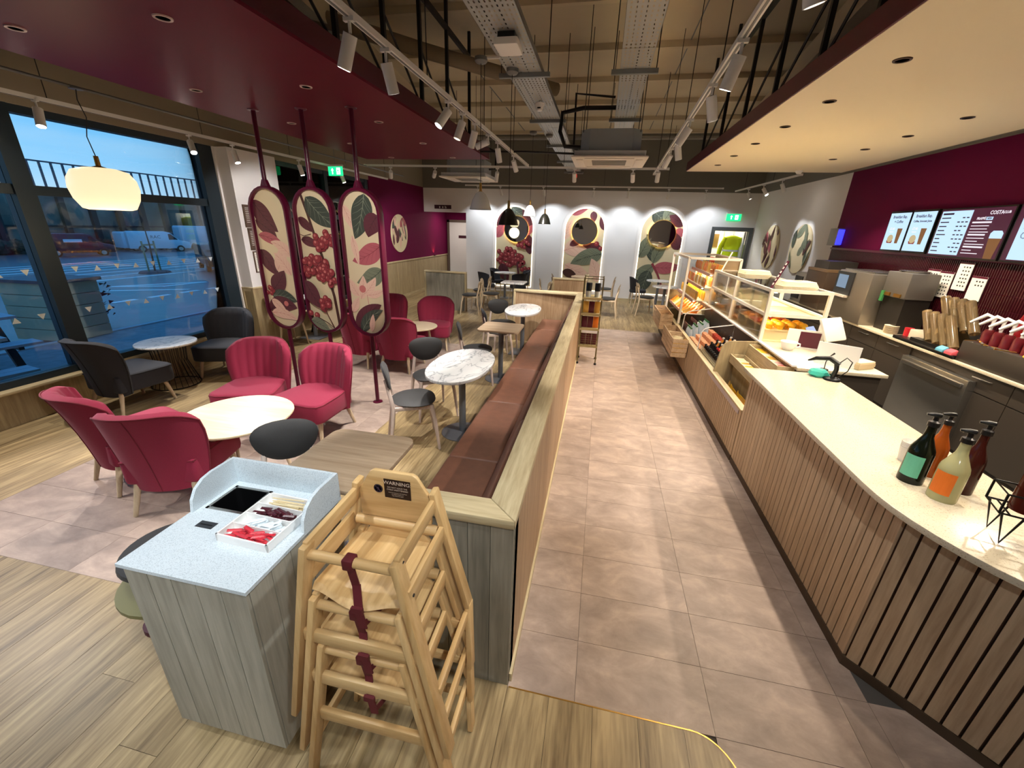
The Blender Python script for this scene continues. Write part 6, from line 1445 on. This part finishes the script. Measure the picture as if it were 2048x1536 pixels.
for i in range(14):
    o_ = inst('stirrer', sme, None, (-1.165+.01+rs.uniform(-.015, .015), 1.10+dvs[3]+.012+.044*rs.random(), .8855+.0018*i), (0, 0, rs.uniform(-.08, .08))); tag(o_, 'flat birch stirrer in the last compartment of the white tray', 'stirrer', 'birch stirrers')

# ================================================================== HIGH CHAIRS
def beam(p0, p1, w_, t_, hint=(0, 0, 1), mb=None):
    p0 = Vector(p0); p1 = Vector(p1); d = (p1-p0).normalized(); h = Vector(hint); a = (h - d*h.dot(d)).normalized(); b = d.cross(a)
    vs = []
    for p in (p0, p1):
        for s1, s2 in ((-1, -1), (1, -1), (1, 1), (-1, 1)): vs.append(p + a*s1*w_/2 + b*s2*t_/2)
    return (mb or MB()).add(vs, [(0, 1, 2, 3), (7, 6, 5, 4), (0, 4, 5, 1), (1, 5, 6, 2), (2, 6, 7, 3), (3, 7, 4, 0)])
M_strap = P('maroon_webbing', '#5e1c22', .6)
def high_chair(loc, label, sign):
    t = thing('high_chair', loc, 0, label, 'high chair', 'stacked wooden high chairs')
    for s in (-1, 1):
        beam((s*.137, -.14, .752), (s*.282, -.158, 0), .05, .022, (0, 1, 0)).build('leg', M_beech, t, bevel=.005)
        lg_ = beam((s*.137, .135, .79), (s*.245, .17, .27), .048, .022, (0, 1, 0)); beam((s*.245, .17, .285), (s*.265, .13, 0), .045, .022, (0, 1, 0), lg_); lg_.build('leg', M_beech, t, bevel=.005)
        beam((s*.140, -.145, .735), (s*.140, .14, .745), .05, .018, (0, 0, 1)).build('arm_rail', M_beechy, t, bevel=.005)
        beam((s*.166, -.145, .62), (s*.166, .145, .63), .065, .016, (0, 0, 1)).build('side_rail', M_beechy, t, bevel=.004)
        beam((s*.24, -.14, .24), (s*.24, .15, .24), .045, .018, (0, 0, 1)).build('side_stretcher', M_beechy, t, bevel=.004)
        for z_, x_ in ((.735, .149), (.62, .174)): MB().cyl((s*(x_-.001), -.125, z_), (s*(x_+.003), -.125, z_), .005, n=8).build('screw', M_steel_dark, t)
    MB().cyl((-.14, -.14, .715), (.14, -.14, .715), .015, n=14).build('front_bar', M_beechx, t, smooth=40)
    beam((-.195, -.15, .395), (.195, -.15, .395), .05, .022, (0, 0, 1)).build('foot_rung', M_beechx, t, bevel=.007)
    beam((-.245, .14, .2), (.245, .14, .2), .04, .018, (0, 0, 1)).build('rear_rung', M_beechx, t, bevel=.005)
    secs = []
    for i in range(13):
        x = -.155 + .31*i/12; wv = -.018*math.cos(PI*(i-6)/6)
        secs.append([(x*.96, -.15+wv*.6, .565+wv*.6), (x*.96, -.135+wv*.6, .582+wv*.6), (x*.96, .0, .585), (x*.96, .14, .58), (x*.96, .14, .565), (x*.96, .0, .57)])
    loft(MB(), secs).build('seat', M_beechy, t, smooth=50)
    MB().cyl((-.15, .128, .632), (.15, .128, .632), .019, n=14).build('back_roll', M_beechx, t, smooth=40)
    bp_ = [(-.13, .655), (.13, .655), (.13, .76), (.085, .835), (.07, .845), (-.07, .845), (-.085, .835), (-.13, .76)]
    MB().prism(bp_, .122, .14, axis='y').build('back_panel', M_beechx, t, bevel=.006)
    MB().box(-.022, .01, -.158, -.122, .697, .733).build('strap_loop', M_strap, t, bevel=.004)
    sp_ = MB()
    for a_, b_ in (((-.006, -.142, .70), (.004, -.138, .62)), ((.004, -.138, .632), (.02, -.165, .56)), ((.02, -.166, .565), (.03, -.168, .50))): beam(a_, b_, .026, .004, (1, 0, 0), sp_)
    sp_.build('strap', M_strap, t); MB().box(-.002, .034, -.172, -.162, .555, .575).build('buckle', M_strap, t)
    beam((.03, -.166, .51), (.10, -.02, .55), .022, .004, (0, 0, 1)).build('crotch_strap', M_strap, t)
    if sign:
        lab = MB().box(-.033, .062, .1208, .1222, .745, .818).build('warning_label', P('label_brown', '#23110d', .4), t)
        cream = P('label_cream', '#d8c4b0', .6)
        def lt(s_, size, z, x=.0145): inst('lettering', text_me(s_, size, cream, 'lettering', 'CENTER'), lab, (x, .1205, z), (PI/2, 0, 0))
        lt('WARNING:', .0195, .804); lt('DO NOT LEAVE THE', .0078, .787); lt('CHILD UNATTENDED', .0078, .778); lt('ensure the harness is correctly fitted', .0045, .767); lt('and adjusted before use', .0045, .761); lt('keep away from tables', .0045, .755)
        dk = MB().lathe([(0, 0), (.0165, 0)], 24).build('sticker', P('sticker_white', '#e8e2e6', .5), t, loc=(-.056, .1213, .775), rot=(PI/2, 0, 0))
        M_si = P('sticker_ink', '#3a2a3a', .5)
        MB().tube([(.014*math.cos(2*PI*i/20), .014*math.sin(2*PI*i/20), .0005) for i in range(20)], .0011, 4, closed=True).tube([(-.010, .010, .0008), (.010, -.010, .0008)], .0011, 4).tube([(0, .007, .0006), (.001, -.002, .0006), (.006, -.008, .0006)], .0017, 4).tube([(-.005, .0, .0006), (.005, .003, .0006)], .0014, 4).tube([(.001, -.002, .0006), (-.004, -.009, .0006)], .0015, 4).build('pictogram', M_si, dk)
    return t
HC = (-.60, .937)
high_chair((HC[0], HC[1], 0), 'pale wooden high chair at the bottom of the stack, feet on the floor', False)
high_chair((HC[0], HC[1], .193), 'pale wooden high chair in the middle of the stack of three', False)
high_chair((HC[0], HC[1], .386), 'pale wooden high chair on top of the stack, with a brown warning label', True)

# ---- partly hidden things behind the condiment station
t = thing('round_stool', (-1.94, 1.245, 0), 0, 'black-topped round stool with a maroon lobed foot, mostly hidden behind the condiment station', 'stool')
MB().lathe([(0, .43), (.2, .43), (.21, .445), (.205, .465), (0, .475)], 32).build('seat', M_pad, t, smooth=50); MB().cyl((0, 0, .02), (0, 0, .43), .03, n=12).build('column', M_column, t, smooth=40)
MB().lathe([(.03, .27), (.25, .27), (.25, .29), (.03, .29)], 28).build('foot_ring', P('olive_base', '#7c7850', .5), t, smooth=40)
MB().prism([((.15+.06*abs(math.cos(2.5*a_)))*math.cos(a_), (.15+.06*abs(math.cos(2.5*a_)))*math.sin(a_)) for a_ in [2*PI*i/60 for i in range(60)]], 0, .03).build('base', P('maroon_foot', '#4a0f28', .5), t)

# ---- retail rack on the aisle
rk = thing('retail_rack', (-.055, 6.5, 0), 0, 'narrow brass-coloured retail rack on castors beside the partition', 'rack')
M_rk = P('rack_bronze', '#6e6240', .5, .4)
for x in (-.14, .14):
    for y in (-.16, .16): MB().box(x-.009, x+.009, y-.009, y+.009, .04, 1.34).build('upright', M_rk, rk); MB().lathe([(0, 0), (.02, .005), (.02, .03), (0, .04)], 10, (x, y, 0)).build('castor', M_black, rk)
for z in (.28, .55, .78, 1.02): MB().box(-.15, .15, -.17, .17, z, z+.03).build('shelf', wood('rack_oak%d' % int(z*100), '#8a7a50', '#b09c70', 'x'), rk)
for z in (1.32,): MB().box(-.14, .14, -.165, -.155, z, z+.012).box(-.14, .14, .155, .165, z, z+.012).build('top_rail', M_rk, rk)
bk2 = MB()
for k in range(6): bk2.tube([(-.14, -.165, .33+k*.035), (.14, -.165, .33+k*.035)], .003, 4)
for k in range(5): bk2.tube([(-.12+k*.06, -.165, .31), (-.12+k*.06, -.165, .51)], .003, 4)
bk2.build('wire_front', M_rk, rk)
for x in (-.065, .065):
    t = thing('tumbler', (-.055+x, 6.42, 1.05), 0, 'black and white lidded tumbler on the top rack shelf', 'tumbler', 'tumblers on the rack')
    MB().lathe([(0, 0), (.035, 0), (.042, .09), (0, .09)], 16).build('sleeve', P('tumbler_white', '#c9ccc9', .4) if 'tumbler_white' not in MATS else MATS['tumbler_white'], t, smooth=40); MB().lathe([(0, .09), (.042, .09), (.045, .2), (.04, .21), (0, .21)], 16).build('upper', M_black, t, smooth=40)
for z, k, lb in ((.81, 'pack_maroon', 'maroon coffee bag on the second rack shelf'), (.58, 'pack_orange', 'orange coffee bag on the third rack shelf'), (.31, 'pack_maroon', 'maroon packet in the wire basket of the rack')):
    for x in (-.085, 0, .085):
        o_ = inst('coffee_bag', BAGS['pack_gold' if (z == .81 and x) else k if not (z == .58 and x < .05) else 'pack_maroon'], None, (-.055+x, 6.42, z), (0, 0, 0), (.75, 1, 1.15)); tag(o_, lb if k != 'pack_maroon' or z != .81 else 'coffee bag on the second rack shelf', 'coffee bag', 'coffee bags on the rack')

# ================================================================== OUTSIDE
def gz(x): return -.05 if x > -9 else -.05 - 1.6*(-9-x)/39.0
M_asph = P('asphalt_dusk', '#59616b', .32, var=.12, vs=2.0)
g = MB(); g.add([(-5.75, -30, -.05), (-8.77, -30, -.05), (-8.77, 70, -.05), (-5.75, 70, -.05)], [(0, 1, 2, 3)], 0)
g.add([(-8.77, -30, -.06), (-9, -30, -.06), (-9, 70, -.06), (-8.77, 70, -.06)], [(0, 1, 2, 3)], 1)
g.add([(-9, -30, -.06), (-60, -30, gz(-60)), (-60, 90, gz(-60)), (-9, 70, -.06)], [(0, 1, 2, 3)], 1)
tag(g.build('ground', [P('block_paving', '#7a8793', .7, var=.15, vs=9, bmp=.01, bs=12), M_asph]), kind='structure')
tag(MB().box(-8.83, -8.70, -20, 40, -.08, -.03).build('trim_5', P('kerb_stone', '#9fb0bd', .6)), kind='structure')
M_line = P('road_paint', '#f2f6f8', .6)
def road(x0, y0, x1, y1, wd, label='white painted road marking on the car park', grp='painted road markings'):
    d = Vector((x1-x0, y1-y0)); n_ = Vector((-d.y, d.x)).normalized()*wd/2
    vs = [(x0-n_.x, y0-n_.y, gz(x0)+.006), (x1-n_.x, y1-n_.y, gz(x1)+.006), (x1+n_.x, y1+n_.y, gz(x1)+.006), (x0+n_.x, y0+n_.y, gz(x0)+.006)]
    lo_ = [(a, b, c-.012) for a, b, c in vs]
    tag(MB().add(vs+lo_, [(0, 1, 2, 3), (4, 7, 6, 5), (0, 4, 5, 1), (1, 5, 6, 2), (2, 6, 7, 3), (3, 7, 4, 0)]).build('road_marking', M_line), label, 'road marking', grp)
for k in range(7): road(-12.4, 5.6+k*.95, -12.4, 6.2+k*.95, .17, 'dash of the broken white line on the car park', 'dashes of the broken line')
road(-16.4, 11.3, -14.3, 13.0, .16, 'long edge of the white triangle painted on the car park'); road(-14.3, 13.0, -14.6, 11.6, .16, 'short edge of the white triangle painted on the car park'); road(-16.4, 11.3, -14.6, 11.7, .16, 'third edge of the white triangle painted on the car park'); road(-15.3, 10.4, -12.9, 11.1, .14, 'single white line under the painted triangle')
for k in range(8): road(-19-k*1.9, 8+k*.6, -19-k*1.9, 26+k*1.5, .16, 'long white parking bay line across the car park', 'parking bay lines')
def ray_ground(px, py):
    d = (_r*((px-1024)/FPX) - _u*((py-768)/FPX) + _f); t_ = 5.0
    for _ in range(60):
        p = Vector((0, 0, CAM_H)) + d*t_; e_ = p.z - gz(p.x)
        t_ += e_/max(.02, -d.z + .041*d.x*-1*0 + .0) * .6
        if t_ > 90: t_ = 90
    return Vector((0, 0, CAM_H)) + d*t_
def van(loc, rz, body, label, s=1.0, name='van', L=4.9, W=1.95, Hh=1.95, text=None):
    t = thing(name, loc, rz, label, 'van'); t.scale = (s, s, s)
    prof = [(-L/2, .35), (L/2-.05, .35), (L/2, .55), (L/2-.03, .95), (L/2-.85, 1.15), (L/2-1.55, Hh-.08), (L/2-1.8, Hh), (-L/2+.1, Hh), (-L/2, Hh-.15)]
    MB().prism([(x, z) for x, z in prof], -W/2, W/2, axis='y').build('body', body, t, bevel=.06, seg=2)
    M_vw = MATS.get('van_window') or P('van_window', '#1c2630', .15)
    for sy in (-1, 1):
        MB().add([(L/2-1.72, sy*(W/2+.004), 1.2), (L/2-.98, sy*(W/2+.004), 1.2), (L/2-1.52, sy*(W/2+.004), Hh-.2), (L/2-1.72, sy*(W/2+.004), Hh-.2)], [(0, 1, 2, 3)]).build('side_window', M_vw, t)
        for x in (-L/2+.95, L/2-.9):
            w_ = MB().cyl((x, sy*(W/2-.2), .33), (x, sy*(W/2+.015), .33), .33, n=20).build('wheel', M_black, t, smooth=40); MB().cyl((x, sy*(W/2+.012), .33), (x, sy*(W/2+.025), .33), .19, n=14).build('hubcap', M_chrome, w_)
        if text: inst('lettering', text_me(text, .42, P('van_text_' + text + str(sy), '#33415c', .5), 'lettering'), t, (-.3, sy*(W/2+.006), 1.45), (PI/2, 0, 0 if sy < 0 else PI))
    MB().add([(L/2-.95, -W/2+.15, 1.215), (L/2-.95, W/2-.15, 1.215), (L/2-1.5, W/2-.2, Hh-.12), (L/2-1.5, -W/2+.2, Hh-.12)], [(0, 1, 2, 3)]).build('windscreen', M_vw, t, loc=(.05, 0, .03))
    for sy in (-1, 1): MB().box(L/2-.06, L/2+.01, sy*.72-.14, sy*.72+.14, .75, .92).build('headlamp', M_chrome, t)
    return t
M_vdark = P('van_aubergine', '#2a2433', .3); M_vwhite = P('van_white', '#c9dcea', .4); M_vgrey = P('van_grey', '#3e4a58', .35)
def gput(x, y): return (x, y, gz(x))
v1 = van(gput(-43.5, 28.4), math.radians(62), M_vdark, 'dark aubergine van with a pale panel, parked before the retaining wall', .92, 'van')
MB().box(-.9, .3, -.99, -.982, 1.25, 1.5).build('pale_panel', M_vwhite, v1)
van(gput(-44.5, 36.2), math.radians(58), M_vwhite, 'white van lettered RAC, parked in front of another white van', 1.0, 'van', text='RAC')
van(gput(-49.0, 38.5), math.radians(75), M_vwhite, 'white van partly hidden behind the lettered van', 1.0, 'van')
van(gput(-51.8, 45.0), math.radians(60), M_vgrey, 'dark grey van parked behind the lettered van', .95, 'van')
van(gput(-46.0, 43.0), math.radians(70), M_vwhite, 'white box van next to the window mullion', 1.1, 'van', Hh=2.3)
van(gput(-18.6, 17.9), math.radians(-35), P('car_black', '#1c2733', .25), 'dark car with a white number plate, half hidden by the mullion', .8, 'car', L=4.4, W=1.8, Hh=1.5)
bpy.data.objects['car']['category'] = 'car'
# retaining wall, fence
rw = thing('retaining_wall', (-54.5, 0, gz(-54.5)), 0, 'dark stained retaining wall behind the parked vans', 'wall')
MB().box(-.5, .5, 5, 95, 0, 5.6).build('wall_face', P('stained_concrete', '#5f6a62', .9, var=.45, vs=.45), rw)
for k in range(34): MB().box(.5, .9, 6+k*2.6, 6.5+k*2.6, 0, 5.4).build('buttress', P('buttress_dark', '#2c3232', .9) if 'buttress_dark' not in MATS else MATS['buttress_dark'], rw)
MB().box(.5, .7, 5, 95, 2.5, 2.65).build('ledge', MATS['buttress_dark'], rw)
fz = gz(-54.5)+5.6
fc = thing('fence', (-54.5, 0, fz), 0, 'tall grey picket fence on top of the retaining wall', 'fence')
pme = MB().box(-.05, .05, -.09, .09, 0, 2.9).mesh('picket', P('fence_grey', '#49525e', .6))
for k in range(90): inst('picket', pme, fc, (0, 8+k*.95, 0))
for z in (.3, 2.8): MB().box(-.04, .04, 7, 94, z, z+.14).build('rail', MATS['fence_grey'], fc)
hd = MB(); rh = random.Random(4)
for k in range(220):
    y = rh.uniform(8, 80); z = rh.uniform(0, 1); r_ = rh.uniform(.25, .6); hd.lathe([(0, -r_), (r_*.8, -r_*.5), (r_, 0), (r_*.8, r_*.5), (0, r_)], 6, (-53.2+rh.uniform(-.3, .3), y, gz(-53)+.4+z*.6))
ho = hd.build('hedge', P('hedge_green', '#2f3d33', .9, var=.3, vs=3)); tag(ho, 'low dark hedge along the foot of the retaining wall', 'hedge', kind='stuff')
# sapling with stakes
sp = gput(-20.2, 15.9)
t = thing('staked_sapling', sp, 0, 'bare sapling tied between two pale stakes in the car park', 'tree')
MB().tube([(0, 0, 0), (.05, .02, 1.2), (-.03, .04, 2.6)], [.04, .03, .01], 6).build('trunk', M_black, t)
for s_ in (-.27, .27): MB().box(-.025, .025, s_-.025, s_+.025, 0, 1.4).build('stake', P('stake_pine', '#8f8768', .7) if 'stake_pine' not in MATS else MATS['stake_pine'], t)
MB().box(-.02, .02, -.3, .3, 1.2, 1.27).build('crossbar', MATS['stake_pine'], t); MB().lathe([(0, 0), (.62, 0), (.55, .08), (0, .1)], 20).build('soil_ring', P('soil', '#4a5058', .9), t)
# picnic tables and planter just outside
def picnic(loc, rz, label):
    t = thing('picnic_table', loc, rz, label, 'picnic table'); M_pt = MATS.get('outdoor_board') or P('outdoor_board', '#8ea6bc', .5); M_pl = MATS.get('outdoor_leg') or P('outdoor_leg', '#141b24', .5)
    for k in range(4): MB().box(-.7, .7, -.32+k*.162, -.32+k*.162+.155, .70, .735).build('table_board', M_pt, t)
    for s_ in (-1, 1):
        for k in range(2): MB().box(-.7, .7, s_*.66-.14+k*.142, s_*.66-.14+k*.142+.135, .42, .45).build('bench_board', M_pt, t)
        for x in (-.5, .5): beam((x, s_*.18, .70), (x, s_*.62, 0), .08, .05, (1, 0, 0)).build('leg', M_pl, t)
    for x in (-.5, .5): MB().box(x-.025, x+.025, -.75, .75, .37, .42).build('bench_bearer', M_pl, t); MB().box(x-.025, x+.025, -.32, .32, .65, .70).build('top_bearer', M_pl, t)
picnic((-6.75, 2.55, -.05), math.radians(80), 'dark-legged picnic table just outside the window'); picnic((-8.0, 3.35, -.05), math.radians(80), 'picnic table further out, behind the first outdoor one')
t = thing('timber_planter', (-9.1, 5.35, -.06), .1, 'timber planter with a slate-dark top beside the picnic tables', 'planter')
for k in range(5): MB().box(-.5, .5, -.35, .35, .02+k*.19, .2+k*.19).build('board', P('planter_board%d' % k, '#a8a48c', .7), t)
MB().box(-.55, .55, -.4, .4, .97, 1.02).build('top_rim', P('planter_rim', '#29394a', .5), t)
sb = MB(); rb_ = random.Random(6)
for k in range(260):
    a = rb_.uniform(0, 2*PI); r_ = rb_.uniform(0, .5); x, y, z = r_*math.cos(a), r_*math.sin(a)*1.6, rb_.uniform(.15, .75); d = rb_.uniform(.05, .1)
    sb.add([(x, y, z), (x+d*rb_.uniform(-1, 1), y+d, z+d*.5), (x+d, y+d*rb_.uniform(-1, 1), z+d)], [(0, 1, 2)])
for kx, (x, y) in enumerate(((-10.2, 4.2), (-10.0, 6.0))):
    t = thing('shrub', (x, y, -.1), 0, 'dark leafy shrub at the edge of the outdoor seating, ' + ('behind the picnic tables' if kx == 0 else 'behind the timber planter'), 'shrub'); sb.build('foliage', P('shrub_leaf%d' % kx, '#22302c', .8), t); MB().cyl((0, 0, 0), (0, 0, .4), .03, n=6).build('stem', M_black, t)
